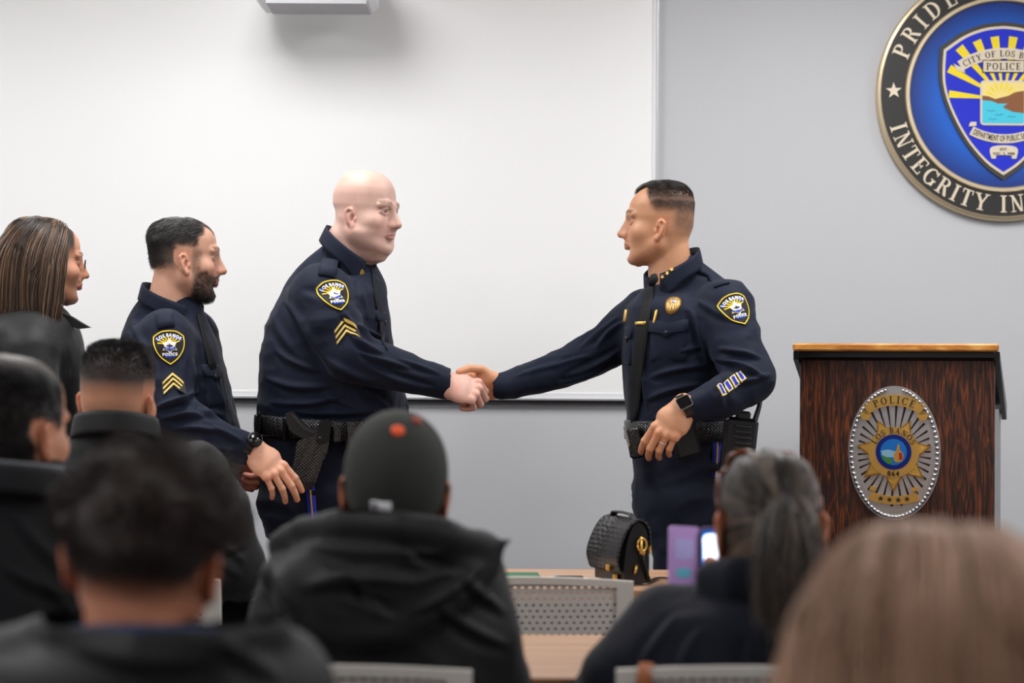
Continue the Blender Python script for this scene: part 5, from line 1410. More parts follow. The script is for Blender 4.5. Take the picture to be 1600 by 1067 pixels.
pb.fan([(.008*math.cos(2*PI*i/16), .002+.008*math.sin(2*PI*i/16)) for i in range(16)], .0095, 'badge_centre', M_SILVER, bg, 2)
MB().tube([P(1024, 431, 5.705), P(1022, 435, 5.69), P(1019, 441, 5.685), P(1017, 446, 5.69)], [.008, .016, .014, .009], 12, flat=(1.0, .8)).build('tie_knot', M_TIE, chief)
name_tag(obj_bvh(TIE), 1001, 505, chief, .0175, .0045, 2)
pm = Pin(sb, 978, 494, -20); pm.fan(smoothcurve([(-.012, -.018), (.01, -.018), (.012, .004), (.008, .018), (-.009, .018), (-.013, .002)], 3), .006, 'medal', M_GOLD, chief, 2)
pp = Pin(sb, 1024, 497, -8); pp.fan([(-.003, -.022), (.003, -.022), (.003, .02), (0, .024), (-.003, .02)], .007, 'pen', M_GOLD, chief, 2)
ps = Pin(sb, 1142, 600, 35)
bk = ps.polys([[(-.066, -.017), (.05, -.017), (.05, .019), (-.066, .019)]], .002, 'service_bars', M_UNIFORM, chief); bk['label'] = 'four white edged blue service bars on the sleeve'
for i in range(4):
    cx = -.033+i*.0235
    for off, sc_x, m_ in ((.0036, 1.0, M_THREADY), (.0046, .78, M_THREADW), (.0056, .5, M_STRIPEB)):
        w_, h_ = .0095*sc_x, .0165*(1-(1-sc_x)*.4)
        ps.polys([[(cx-w_-.004*h_/.0165, -h_), (cx+w_-.004*h_/.0165, -h_), (cx+w_+.004*h_/.0165, h_), (cx-w_+.004*h_/.0165, h_)]], off, 'service_bar' if off < .004 else ('bar_edge' if off < .005 else 'bar_core'), m_, bk)
zb = P(1060, 672, D0).z
blt = duty_belt(chief, (P(1062, 672, D0).x, D0), 83*D0/FPX, .182, zb, (.0, 0))
bb = obj_bvh(blt)
tr = legs(chief, (P(1066, 760, 5.92).x, 5.90, .9), (P(1070, 760, 5.7).x, 5.71, .9), (P(1048, 900, 5.95).x, 5.98, 0), (P(1068, 900, 5.7).x, 5.68, 0), (P(1062, 672, D0).x, D0, zb), wa=(.142, .168), rt=.088, rk=.078, seed=8, toe=(-1, -.3))
uniform_stripe(chief, mesh_bvh(tr), [(1121, 682), (1121, 700), (1120, 720), (1119, 745)])
wristwatch(chief, Q(1070, 637, 5.477), (-.78, -.05, -.4), (-.05, -.9, .38), .036, 'square')
fd_ = A((math.cos(math.radians(30)), 0, -math.sin(math.radians(30)))); pt_ = A((.091, .0105, .003))+fd_*.021; e1_ = A((0, 1, 0)); e2_ = np.cross(fd_, e1_)
rv = np.array([(pt_+(e1_*math.cos(t)+e2_*math.sin(t))*.0106)*1.04 for t in [2*PI*i/20 for i in range(21)]])
rw = place_hand((rv, None, None), Q(1069, 636, 5.475), (-.60, -.12, -.78), (-.30, -.93, .16))[0]
MB().tube([tuple(v) for v in rw], .0019, 6).build('ring', M_SILVER, chief)
# belt gear of the chief
k_ = 5.6/FPX
def box_px(name, x0, x1, y0, y1, d, t, m, parent, ang=0, bev=.006):
    c = P((x0+x1)/2, (y0+y1)/2, d); s_ = d/FPX; R = Matrix.Rotation(math.radians(ang), 3, 'Y')
    return MB().box(c, ((x1-x0)/2*s_, t, (y1-y0)/2*s_), R, bev).build(name, m, parent)
box_px('magazine_pouch', 981, 1003, 668, 716, 5.66, .022, M_WEAVE, chief, -10)
box_px('buckle_edge', 977, 981, 664, 698, 5.65, .02, M_SILVER, chief, -14, .003)
box_px('pouch', 1050, 1092, 660, 716, 5.575, .02, M_LEATHER, chief, -16, .01)
box_px('belt_keeper', 1080, 1088, 656, 692, 5.59, .012, M_LEATHER, chief, 0, .003)
rd = box_px('radio', 1128, 1180, 652, 744, 5.57, .028, M_LEATHER, chief, 6, .01); rd['label'] = 'black ribbed police radio on the belt'
for i in range(7): box_px('radio_rib', 1148, 1174, 664+i*9, 668+i*9, 5.538, .006, mat('worn_black', srgb(46, 47, 48), .25, bump=(200, .3, .001)), rd, 6, .002)
box_px('radio_cap', 1150, 1172, 642, 656, 5.57, .02, M_BLACK, rd, 6, .005)
MB().tube([P(1172, 690, 5.57), P(1178, 662, 5.58), P(1186, 636, 5.6), P(1192, 606, 5.62)], [.010, .008, .0068, .005], 10).build('radio_antenna', M_BLACK, rd)
# ---------------------------------------------------------------- bearded officer (faces right)
D0 = 5.75
beard = person((P(285, 700, D0).x, D0, 0), 'bearded police officer with slick dark hair in navy uniform, one hand reaching forward')
SK = lin(208, 158, 132)
g = SDF((P(184, 600, D0).x, 5.36, P(300, 730, D0).z), (P(402, 600, 5.5).x, 6.15, P(300, 448, D0).z), .005)
rows = prows([(452, 238, 292, .05), (464, 226, 304, .068), (478, 214, 314, .078), (495, 204, 322, .09), (512, 197, 329, .125), (535, 194, 337, .17), (560, 195, 344, .186), (595, 198, 353, .186), (630, 205, 360, .18), (670, 215, 367, .175), (730, 222, 371, .17)], D0)
g.u(stack(rows, 2.35), .02)
g.u(ell(Q(255, 530, 5.62), (.075, .078, .07)), .045)
g.u(chain([Q(258, 528, 5.58), Q(262, 585, 5.54), Q(262, 640, 5.5)], [.081, .074, .068]), .03)
g.u(chain([Q(262, 640, 5.5), Q(310, 670, 5.48), Q(350, 690, 5.48), Q(389, 703, 5.48)], [.068, .058, .05, .041]), .02)
g.u(chain([Q(300, 520, 5.95), Q(330, 620, 5.98), Q(366, 726, 5.86)], [.075, .06, .042]), .03)
lines = [((205, 490), (240, 560), 5, .006, 5), ((240, 540), (235, 640), 5, .006, -5), ((240, 640), (300, 625), 4, .008, -4), ((250, 655), (320, 650), 4, .007, -5), ((265, 670), (345, 675), 4, .006, -4), ((300, 690), (370, 705), 4, .005), ((330, 665), (380, 690), 4, .005),
         ((300, 560), (305, 640), 4, .004), ((310, 640), (350, 650), 4, .004), ((225, 560), (240, 610), 4, .005), ((330, 590), (350, 640), 4, .004), ((270, 630), (310, 610), 4, .006)]
shirt, sV, sF = shirt_mesh(g, 'uniform_shirt', M_UNIFORM, beard, [(*L[:3], L[3]*2.3, *L[4:]) for L in lines], .0038, (10, 10, 14), 41)
sb = bvh_of(sV, sF)
HM = head_matrix(287, 413, 5.66, 13, 2, 0, -1, (.95, 1.0, .99))
hV, hF = head(fat=.3, nose=.95, jaw=1.04, neck_r=.06, neck_to=(-.05, 0, -.19), lip=1.0, dome=.6, crown=-.004)
x, y, z = hV.T; ay = np.abs(y)
hC = skin_colors(hV, SK, .4, lin(186, 112, 100), seed=8)
BC = lin(28, 23, 22)
bz = -.048-.25*np.maximum(.055-x, 0)                                             # upper edge of the beard on the cheek
bm = sm(bz-z+.022, -.006, .008)*sm(x, .012, .03)*(1-sm(-z, .118, .126))
bm = np.maximum(bm, sm(x, .008, .022)*(1-sm(x, .034, .05))*(1-sm(z, .02, .05))*sm(z, -.06, -.04)*.55)
mus = np.exp(-((z+.041)/.006)**4)*sm(x, .078, .086)*(1-sm(ay, .022, .03))
lipm = np.exp(-((z+.0565)/.008)**4)*sm(x, .084, .088)*(1-sm(ay, .018, .024))
bm = np.clip(np.maximum(bm, mus), 0, 1)*(1-lipm)*(1-.9*np.exp(-((z+.028)/.012)**4)*sm(x, .06, .07))
fl_ = .083-.034*sm(ay, .026, .05)
top = sm(z, .07, .088)*(1-sm(x, fl_-.005, fl_+.005)); back = sm(-x, .02, .05)*sm(z, -.035, .0)
side = sm(z, .03, .07)*(1-sm(x, .025, .04)); notear = 1-((ay > .072) & (np.abs(x+.01) < .03) & (z < .03))
hm = np.clip(np.maximum(np.maximum(top, side*.6), back*.9), 0, 1)*notear
hC = mixc(hC, BC, np.clip(.95*hm, 0, 1)); hC = mixc(hC, BC, np.clip(.88*bm*(.85+.3*vnoise(hV*200, 9)), 0, 1)); hC = paint_brow(hV, hC, BC, .95)
hd = hand([(16, 18, 10), (20, 20, 12), (24, 24, 14), (28, 28, 16)], (4, 1, -3, -8), base=lin(214, 160, 132), wrist=.012, seed=14, scale=1.0, thumb=[(.02, .022, -.012), (.045, .032, -.034), (.07, .03, -.05), (.09, .024, -.06)])
hwR = place_hand(hd, Q(396, 702, 5.47), (.66, -.05, -.66), (.38, -.84, .38))
hd2 = hand([(50, 70, 40), (55, 75, 40), (58, 78, 40), (60, 78, 40)], (2, 0, -3, -6), left=True, base=lin(206, 138, 118), wrist=.03, seed=15, scale=.95)
hwL = place_hand(hd2, Q(366, 724, 5.83), (.75, -.35, -.35), (.30, .85, .45))
in_ = SDF((P(190, 600, D0).x, 5.45, .9), (P(375, 600, D0).x, 6.1, P(300, 470, D0).z), .014)
in_.u(stack([(r[0], r[1], r[2], r[3]*.82, r[4]*.82) for r in rows], 2.3), .02); in_.u(chain([Q(258, 532, 5.6), Q(262, 640, 5.5), Q(370, 697, 5.48)], [.055, .045, .022]), .02)
iV, iF = in_.mesh()
V, F, C = join((tf(hV, HM), hF, hC), hwR, hwL, (iV, iF, SK)); mesh_obj('body', V, F, M_SKIN, beard, True, col=C)
def cb_(p, n): return np.stack([-.85*np.ones(len(p)), .12*p[:, 1]/.07, -.25-.5*sm(-p[:, 0], .03, .09)], 1)
short_hair(hV, hF, HM, top, 4200, lambda p: .028+.02*sm(p[:, 0], .0, .06), BC, beard, cb_, .0007, 51, 6, .12, .05)
short_hair(hV, hF, HM, np.clip(np.maximum(side, back)-.1, 0, 1)*notear*(1-top), 9000, lambda p: .003+.014*sm(p[:, 2], .02, .08)+.008*sm(-p[:, 0], .05, .09), BC, beard, lambda p, n: np.stack([-.7*np.ones(len(p)), 0*p[:, 0], -.7*np.ones(len(p))], 1), .0004, 52, 3, .15, name='side_hair')
short_hair(hV, hF, HM, np.clip(bm, 0, 1), 7000, lambda p: .004+.007*sm(-p[:, 2], .05, .1), BC*1.15, beard, lambda p, n: np.stack([-.1*np.ones(len(p)), 0*p[:, 0], -.6*np.ones(len(p))], 1), .0003, 53, 3, .35, name='beard')
fr = Q(303, 480, 5.69)-Q(238, 442, 5.8)
co, cv = collar((Q(303, 480, 5.69)+Q(238, 442, 5.8))/2, fr/2, .09, (-.16, 0, -.98), M_UNIFORM, beard, leaf=.046, point=.03, flare=.002)
collar_pin(obj_bvh(co), 297, 490, beard, 'chevron', 8)
ribbon(lerp_pts([(308, 492), (315, 520), (324, 550), (332, 580)], 7), [.012, .014, .018, .022, .025, .028, .03], sb, 'tie', M_TIE, beard, .005, dirn=(.35, -.9, 0))
shoulder_patch(Pin(sb, 265, 541, 1), beard, .80); chevrons(Pin(sb, 271, 600, 2), beard, 3, .029, .026, .0145)
epaulette([(256, 486), (257, 494), (258, 503), (260, 512)], sb, beard, .024)
name_tag(sb, 326, 554, beard, .016, .006, -6); pocket(Pin(sb, 333, 582, -4), beard, .045, .045, .11)
wristwatch(beard, Q(393, 699, 5.475), (.72, -.03, -.45), (.40, -.75, .5), .035, 'round')
zb = P(296, 722, D0).z
blt = duty_belt(beard, (P(297, 722, D0).x, D0), 76*D0/FPX, .185, zb)
box_px('magazine_pouch', 340, 366, 712, 758, 5.7, .03, M_WEAVE, beard, -4); box_px('pouch', 293, 308, 702, 732, 5.56, .02, M_WEAVE, beard)
legs(beard, (P(292, 790, 5.9).x, 5.86, .88), (P(292, 790, 5.7).x, 5.66, .88), (P(292, 900, 5.9).x, 5.9, 0), (P(296, 900, 5.6).x, 5.6, 0), (P(297, 722, D0).x, D0, zb), wa=(.137, .168), rt=.092, seed=15)

# ---------------------------------------------------------------- standing woman at the left edge
D0 = 5.72
woman = person((P(40, 700, D0).x, D0, 0), 'standing woman with long highlighted brown hair and black blazer at the left edge')
SK = lin(206, 148, 118)
g = SDF((P(-95, 600, D0).x, 5.36, P(40, 900, D0).z), (P(150, 600, D0).x, 6.1, P(40, 466, D0).z), .007)
rows = prows([(472, 34, 88, .055, -.01), (486, 8, 102, .085), (502, -20, 114, .13), (522, -36, 122, .16), (550, -44, 128, .168), (600, -48, 130, .165), (660, -40, 122, .15), (720, -36, 118, .145), (800, -45, 128, .16), (900, -50, 132, .17)], D0)
g.u(stack(rows, 2.3), .02); g.u(ell(Q(48, 535, 5.62), (.08, .075, .075)), .06)
g.u(chain([Q(50, 550, 5.56), Q(52, 640, 5.52), Q(66, 720, 5.5)], [.07, .062, .058]), .03); g.u(chain([Q(66, 720, 5.5), Q(120, 800, 5.55)], [.056, .042]), .02)
shirt, sV, sF = shirt_mesh(g, 'blazer', M_BLACKCLOTH, woman, [((30, 560), (20, 680), 7, .008, 8), ((80, 560), (85, 680), 6, .006, -5), ((40, 660), (100, 690), 5, .007)], .004, (8, 8, 10), 61)
HM = head_matrix(80, 420, 5.66, 24, 2, 0, -1, (.93, .97, .97))
hV, hF = head(h=.0026, fat=.1, nose=.82, jaw=.92, neck_r=.05, neck_to=(-.045, 0, -.2), lip=1.1, brow=.6, female=True, dome=.8)
hC = skin_colors(hV, SK, .3, lin(176, 92, 84), seed=6); hC = paint_brow(hV, hC, lin(50, 36, 30), .9, .004)
x, y, z = hV.T; scalp = np.clip(sm(z, .03, .07)*(1-sm(x, .055, .07))+sm(-x, -.015, .01)*sm(z, -.04, -.02), 0, 1)
hC = mixc(hC, lin(44, 33, 28), scalp)
in_ = SDF((P(-60, 600, D0).x, 5.45, .9), (P(130, 600, D0).x, 6.0, P(40, 495, D0).z), .015); in_.u(stack([(r[0], r[1], r[2], r[3]*.84, r[4]*.84) for r in rows], 2.3)); iV, iF = in_.mesh()
hd = hand([(20, 24, 12)]*4, base=SK, wrist=.03, h=.003, scale=.9); hw = place_hand(hd, Q(124, 806, 5.56), (.5, 0, -.86), (.3, -.9, .2))
V, F, C = join((tf(hV, HM), hF, hC), hw, (iV, iF, SK)); mesh_obj('body', V, F, M_SKIN, woman, True, col=C)
def long_hair(V, F, M, mask, n, L, cols, parent, coll, seed, k=16, rad=.0011, grav=.55, back=(0, 0, 0), noise=.05, name='hair', part=.25, lift=.004):
    p, nn = sample_surface(V, F, mask, n, seed); rg = np.random.default_rng(seed); R3 = A(M)[:3, :3]
    pw = tf(p, M); nw = nn@np.linalg.inv(R3); nw /= np.linalg.norm(nw, axis=1, keepdims=True)
    side = (np.sign(p[:, 1]+.004)*sm(p[:, 0], -.05, .02))[:, None]*(R3@A((0, 1, 0)))[None]
    d0 = nw*.55+side*part+A(back)*.6+A((0, 0, -.2)); d0 /= np.linalg.norm(d0, axis=1, keepdims=True)
    Ls = (L(p) if callable(L) else L)*rg.uniform(.8, 1.06, n)
    path = grow(pw-nw*.001, d0, Ls, k, lambda q, t: A(back)[None]*(.25 if t < .4 else .02), grav, noise, 14, seed, coll, lift)
    w = rg.random(n)[:, None]; clump = (.5+.5*vnoise(p*55, seed))[:, None]
    c = np.where(w+clump*.6 > 1.05, cols[1], cols[0])*(.75+.5*rg.random((n, 1)))
    Vs, Fs, Cs = strands(path, rad*rg.uniform(.6, 1.3, n), c, .5)
    tl = np.tile(np.repeat(np.linspace(0, 1, k), 3), n)[:, None]
    Cs = Cs*(1-.55*tl*0)+cols[1]*.45*tl*.6
    return mesh_obj(name, Vs, Fs, M_HAIR, parent, True, col=Cs)
hc = A(HM @ Vector((-.008, 0, .025)))
cl = [(hc, (.108, .092, .118)), (Q(48, 540, 5.62), (.10, .09, .09)), (Q(40, 590, 5.72), (.178, .175, .215)), (A(HM @ Vector((.03, 0, -.05))), (.075, .078, .07))]
mk = scalp*(1-sm(x, .03, .045))
long_hair(hV, hF, HM, mk, 6500, lambda p: .27+.14*sm(p[:, 0], -.02, .03), (lin(46, 36, 31), lin(128, 99, 74)), woman, cl, 71, 18, .0010, .45, (-.38, -.05, 0), .12, part=.5)
MB().prism([(x_*.0018, y_*.0018) for x_, y_ in [(-16, 14), (2, 8), (18, -2), (32, -10), (14, -12), (-6, -4)]], -.015, .015, gear_frame(110, 502, 5.68, 0)).build('blazer_lapel', M_BLACKCLOTH, woman)
gl = A(HM @ Vector((.098, -.045, .012)))
MB().tube([HM @ Vector((.108, s_*.012-.03*0, .012)) for s_ in (1, 0, -1)]+[HM @ Vector((.104, -.028, .024)), HM @ Vector((.098, -.05, .02)), HM @ Vector((.098, -.05, .002)), HM @ Vector((.104, -.03, -.002)), HM @ Vector((.108, -.012, .008))], .0014, 6).build('eyeglasses', M_BLACK, woman)
legs(woman, (P(42, 900, 5.8).x, 5.8, .86), (P(42, 900, 5.6).x, 5.64, .86), (P(42, 900, 5.8).x, 5.82, 0), (P(46, 900, 5.6).x, 5.62, 0), (P(42, 820, D0).x, D0, 1.0), m=M_BLACKCLOTH, wa=(.16, .15), rt=.085, rk=.06, ra=.055, seed=5)

# ---------------------------------------------------------------- seated audience, seen from behind
def seated_legs(parent, x0, D, m, seed=0, seat=.452, spread=.1):
    """hips on the chair, thighs forward under the table, shoes on the floor"""
    g = SDF((x0-.28, D-.24, .03), (x0+.28, D+.6, .7), .011)
    g.u(ell((x0, D-.02, seat+.1), (.19, .16, .115)), .03)
    for s in (-1, 1):
        g.u(chain([(x0+s*.09, D, seat+.082), (x0+s*spread, D+.4, seat+.085)], [.082, .066]), .03)
        g.u(chain([(x0+s*spread, D+.4, seat+.08), (x0+s*spread, D+.38, .06)], [.064, .05]), .02)
    V, F = g.mesh(); V[:, 2] = np.where(V[:, 2] < seat+.06, np.where(V[:, 1] < D+.22, np.maximum(V[:, 2], seat+.012), V[:, 2]), V[:, 2])
    mesh_obj('trousers', V, F, m, parent, True)
    for s in (-1, 1):
        q = SDF((x0+s*spread-.07, D+.25, -.01), (x0+s*spread+.07, D+.62, .13), .009)
        q.u(capE((x0+s*spread, D+.34, .042), (x0+s*spread, D+.52, .034), (.042, .04), (.04, .03), (1, 0, 0)), .01); q.u(cap((x0+s*spread, D+.37, .05), (x0+s*spread, D+.375, .1), .045, .04), .03)
        V, F = q.mesh(); V[:, 2] = np.maximum(V[:, 2], .001); mesh_obj('shoe', V, F, M_LEATHER, parent, True)
def inner_torso(rows, k=.8, cutz=None):
    z0 = min(r[0] for r in rows); z1 = max(r[0] for r in rows); lo = (min(r[1]-r[3] for r in rows)-.02, min(r[2]-r[4] for r in rows)-.02, z0-.01); hi = (max(r[1]+r[3] for r in rows)+.02, max(r[2]+r[4] for r in rows)+.02, z1+.02)
    s = SDF(lo, hi, .015); s.u(stack([(r[0], r[1], r[2], r[3]*k, r[4]*k) for r in rows], 2.3)); return s.mesh()
def low_rows(rows, x0, D, a=.17, b=.13):
    """continue a torso down to the seat"""
    return rows+[(.62, x0, D, a*1.0, b), (.52, x0, D, a*1.02, b*1.02), (.468, x0, D, a*.9, b*.9)]

# man with the faded haircut, front row
D0 = 4.54
p_ = P(215, 800, D0); fade = person((p_.x, D0, 0), 'seated man with short faded black hair and black jacket in the front row')
SK = lin(196, 140, 110)
rows = prows([(660, 128, 234, .07, -.05), (675, 120, 240, .085, -.045), (692, 110, 258, .1, -.035), (712, 98, 290, .12, -.02), (740, 86, 318, .14, -.01), (780, 78, 335, .15), (840, 72, 345, .15), (900, 72, 345, .145), (960, 80, 340, .14)], D0)
rows = low_rows(rows, p_.x, D0, .18, .13)
g = SDF((P(30, 700, D0).x, 4.28, .46), (P(420, 700, D0).x, 5.0, P(200, 645, D0).z), .007)
g.u(stack(rows, 2.3), .02)
g.u(chain([Q(303, 748, 4.55), Q(338, 800, 4.5), Q(362, 880, 4.52)], [.083, .074, .066]), .04); g.u(chain([Q(362, 880, 4.52), Q(372, 905, 4.72), Q(360, 905, 4.9)], [.066, .055, .042]), .03)
g.u(chain([Q(112, 748, 4.55), Q(92, 830, 4.53), Q(90, 905, 4.58)], [.083, .074, .066]), .04); g.u(chain([Q(90, 905, 4.58), Q(110, 905, 4.9)], [.062, .042]), .03)
shirt, sV, sF = shirt_mesh(g, 'jacket', M_BLACKCLOTH, fade, [((240, 700), (330, 800), 7, .009, 6), ((230, 760), (340, 850), 8, .008, 8), ((120, 740), (110, 850), 7, .007, 6), ((310, 820), (385, 880), 5, .008), ((300, 850), (380, 905), 5, .007), ((330, 870), (388, 850), 4, .007)], .005, (7, 7, 8), 81)
HM = head_matrix(231, 640, 4.50, 78, 0, 3, -1, (.98, 1.0, 1.0))
hV, hF = head(h=.003, face=True, fat=.1, neck_r=.06, neck_to=(-.04, 0, -.2), dome=.6)
x, y, z = hV.T; hC = skin_colors(hV, SK, .5, seed=2); ay = np.abs(y); HB = lin(26, 24, 25)
notear = 1-((ay > .072) & (np.abs(x+.01) < .03) & (z < .03)); nz = np.where(x < -.03, .0, .035)
hm = sm(z, .0+.02*(x > -.04), .075)*(1-sm(x, .05, .07))*notear
hC = mixc(hC, HB, np.clip(hm*1.15, 0, .96)); hC = paint_brow(hV, hC, HB, .9)
iV, iF = inner_torso(rows)
V, F, C = join((tf(hV, HM), hF, hC), (iV, iF, SK)); mesh_obj('body', V, F, M_SKIN, fade, True, col=C)
short_hair(hV, hF, HM, np.clip(sm(z, .05, .085)*(1-sm(x, .05, .065)), 0, 1), 6500, lambda p: .006+.012*sm(p[:, 2], .07, .12), HB, fade, lambda p, n: np.stack([.2+0*p[:, 0], .25*np.sin(p[:, 0]*40), .1+0*p[:, 0]], 1), .0006, 83, 3, .4)
collar(Q(182, 654, 4.475), (.0, .092, -.02), .09, (0, .0, -1), M_BLACKCLOTH, fade, leaf=.05, point=.02, gap=30, flare=.004, thick=.006)
seated_legs(fade, p_.x, D0, M_BLACKCLOTH)
place_chair(p_.x, D0+.02, 0, 'grey mesh-back chair hidden behind the front row man with faded hair')

# man in a suit at the left edge
D0 = 3.26
p_ = P(5, 900, D0); suit = person((p_.x, D0, 0), 'seated dark-haired man in charcoal suit cut off by the left edge')
SK = lin(200, 142, 112)
rows = prows([(722, -44, 64, .075, -.045), (738, -50, 72, .09, -.04), (757, -72, 94, .105, -.03), (785, -110, 118, .125, -.01), (830, -135, 130, .145), (900, -150, 138, .15), (990, -150, 135, .15)], D0)
rows = low_rows(rows, p_.x, D0, .17, .12)
g = SDF((P(-230, 700, D0).x, 2.98, .46), (P(190, 700, D0).x, 3.75, P(10, 712, D0).z), .008); g.u(stack(rows, 2.3), .02)
g.u(chain([Q(92, 800, 3.27), Q(112, 880, 3.25), Q(120, 985, 3.28)], [.078, .07, .062]), .04); g.u(chain([Q(120, 985, 3.28), Q(110, 1000, 3.6)], [.06, .042]), .03)
g.u(chain([Q(-95, 800, 3.27), Q(-115, 985, 3.28)], [.078, .062]), .04)
shirt, sV, sF = shirt_mesh(g, 'suit_jacket', M_SUITCLOTH, suit, [((20, 800), (115, 900), 8, .007, 6), ((0, 880), (110, 930), 8, .008, 6), ((60, 900), (125, 970), 6, .007)], .004, (7, 7, 8), 91)
HM = head_matrix(69, 692, 3.22, 66, 4, 0, -1, (1.06, 1.04, 1.0))
hV, hF = head(h=.003, fat=.2, neck_r=.06, neck_to=(-.04, 0, -.2), dome=.6); x, y, z = hV.T; ay = np.abs(y)
hC = skin_colors(hV, SK, .5, lin(170, 100, 90), seed=7); HB = lin(22, 20, 21); notear = 1-((ay > .072) & (np.abs(x+.01) < .03) & (z < .03))
hm = np.clip(np.maximum(sm(z, .01, .03)*(1-sm(x, .03, .05)), np.maximum(sm(z, .085, .095)*(1-sm(x, .065, .075)), sm(-x, .015, .03)*sm(z, -.06, -.045))), 0, 1)*notear
hC = mixc(hC, HB, hm*.96); hC = paint_brow(hV, hC, HB, .9); iV, iF = inner_torso(rows)
V, F, C = join((tf(hV, HM), hF, hC), (iV, iF, SK)); mesh_obj('body', V, F, M_SKIN, suit, True, col=C)
short_hair(hV, hF, HM, hm, 11000, lambda p: .012+.014*sm(p[:, 2], .05, .12), HB, suit, lambda p, n: np.stack([-.7+0*p[:, 0], .5*np.sign(p[:, 1]), -1.1+0*p[:, 0]], 1), .0007, 93, 4, .12)
co, cv = collar(Q(8, 728, 3.2), (.04, .09, -.012), .092, (0, .05, -1), M_SUITCLOTH, suit, leaf=.045, point=.03, gap=35, flare=.006, thick=.006)
collar(Q(9, 722, 3.2), (.038, .086, -.01), .088, (0, .05, -1), mat('grey_shirt_cloth', srgb(96, 98, 104), .8, bump=(300, .2, .001)), suit, leaf=.03, point=.02, gap=35, flare=.002, thick=.003, name='shirt_collar')
seated_legs(suit, p_.x, D0, M_SUITCLOTH)

# teenager in the dark cap, second row
D0 = 3.2
p_ = P(595, 900, D0); capt = person((p_.x, D0, 0), 'seated person in dark green baseball cap and black hooded jacket in the second row')
SK = lin(196, 128, 92)
rows = prows([(828, 545, 695, .06), (845, 505, 735, .085), (870, 462, 760, .12), (910, 435, 770, .14), (960, 425, 780, .145), (1010, 420, 785, .14), (1060, 418, 788, .135)], D0)
rows = low_rows(rows, p_.x, D0, .17, .12)
g = SDF((P(340, 700, D0).x, 2.9, .46), (P(850, 700, D0).x, 3.7, P(600, 792, D0).z), .006); g.u(stack(rows, 2.3), .02)
g.u(chain([Q(480, 905, 3.2), Q(450, 990, 3.18), Q(428, 1100, 3.22)], [.066, .062, .058]), .04); g.u(chain([Q(718, 912, 3.2), Q(748, 1000, 3.18), Q(772, 1100, 3.22)], [.066, .062, .058]), .04)
for s_ in (428, 772): g.u(chain([Q(s_, 1100, 3.22), Q(s_+(20 if s_ < 500 else -20), 1090, 3.5)], [.064, .045]), .03)
# the hood lying on the back
g.u(ell(Q(600, 890, 3.11), (.165, .08, .055)), .03); g.u(ell(Q(560, 930, 3.07), (.12, .05, .07)), .04)
g.u(chain([Q(440, 850, 3.15), Q(475, 826, 3.12), Q(540, 818, 3.07), Q(620, 822, 3.05), Q(700, 838, 3.06), Q(755, 850, 3.1)], [.018, .022, .02, .02, .022, .02]), .03)
g.u(chain([Q(745, 848, 3.1), Q(772, 856, 3.1), Q(800, 843, 3.09)], [.018, .008, .003]), .012)
g.u(chain([Q(755, 852, 3.1), Q(760, 880, 3.1), Q(700, 935, 3.06), Q(600, 985, 3.05), Q(500, 975, 3.06), Q(430, 900, 3.12)], [.016, .015, .015, .015, .015, .015]), .035)
lines = [((470, 850), (700, 860), 8, .012, 10), ((500, 880), (720, 880), 8, -.012, 14), ((470, 920), (640, 900), 10, .012, -10), ((540, 930), (620, 960), 7, -.014, -8), ((560, 900), (600, 950), 7, .012, 6), ((640, 960), (755, 880), 7, .012, 8), ((430, 880), (470, 960), 8, .01, 8), ((680, 940), (800, 1010), 8, .01, 8), ((720, 900), (790, 960), 7, .01), ((400, 980), (500, 1010), 8, .01), ((620, 850), (740, 890), 6, -.01, 8)]
shirt, sV, sF = shirt_mesh(g, 'hooded_jacket', M_BLACKCLOTH, capt, lines, .005, (7, 7, 8), 101)
HM = head_matrix(686, 792, 3.2, 92, -4, 2, -1, (.93, .90, .93)); HM = Matrix.Translation(P(617, 783, 3.18)-(HM @ Vector((-.01, 0, -.012)))) @ HM
hV, hF = head(h=.0032, neck_r=.052, neck_to=(-.03, 0, -.2), ear=1.3, crown=-.022); x, y, z = hV.T; ay = np.abs(y)
hC = skin_colors(hV, SK, .55, seed=4); HB = lin(30, 24, 22); hm = sm(-x, .01, .03)*sm(z, -.075, -.05)*(1-((ay > .072) & (np.abs(x+.01) < .03) & (z < .03)))
hC = mixc(hC, HB, np.clip(hm, 0, 1)*.85); iV, iF = inner_torso(rows)
V, F, C = join((tf(hV, HM), hF, hC), (iV, iF, SK)); mesh_obj('body', V, F, M_SKIN, capt, True, col=C)
g = SDF((-.15, -.12, -.1), (.2, .12, .18), .004)
g.u(ell((-.012, 0, .047), (.114, .091, .099)), .01); g.u(ell((-.02, 0, .002), (.102, .082, .092)), .03)
g.cut(ell((-.014, 0, .012), (.096, .071, .1)), .004)
X_, Y_, Z_ = g.ax[0][:, None, None], g.ax[1][None, :, None], g.ax[2][None, None, :]
g.D = np.maximum(g.D, np.minimum(-.06+.72*(X_+.105), .03)-Z_+0*Y_)                     # brim line: low at the nape, above the ears
V, F = g.mesh(); M_CAP = mat('dark_cap_cloth', srgb(38, 40, 36), .85, noise=(20, .15), bump=(400, .3, .001))
x, y, z = V.T; N = normals(V, F); ang_ = np.arctan2(y, x+.012)
V = V-N*(.0016*np.exp(-(np.abs((ang_/(PI/3)+.5) % 1-.5)*.05/.0025)**2)*(z > .0))[:, None]
cp = mesh_obj('baseball_cap', tf(V, HM), F, M_CAP, capt, True); cp['label'] = 'dark green baseball cap with orange button'
b = MB(); V = []; F_ = []
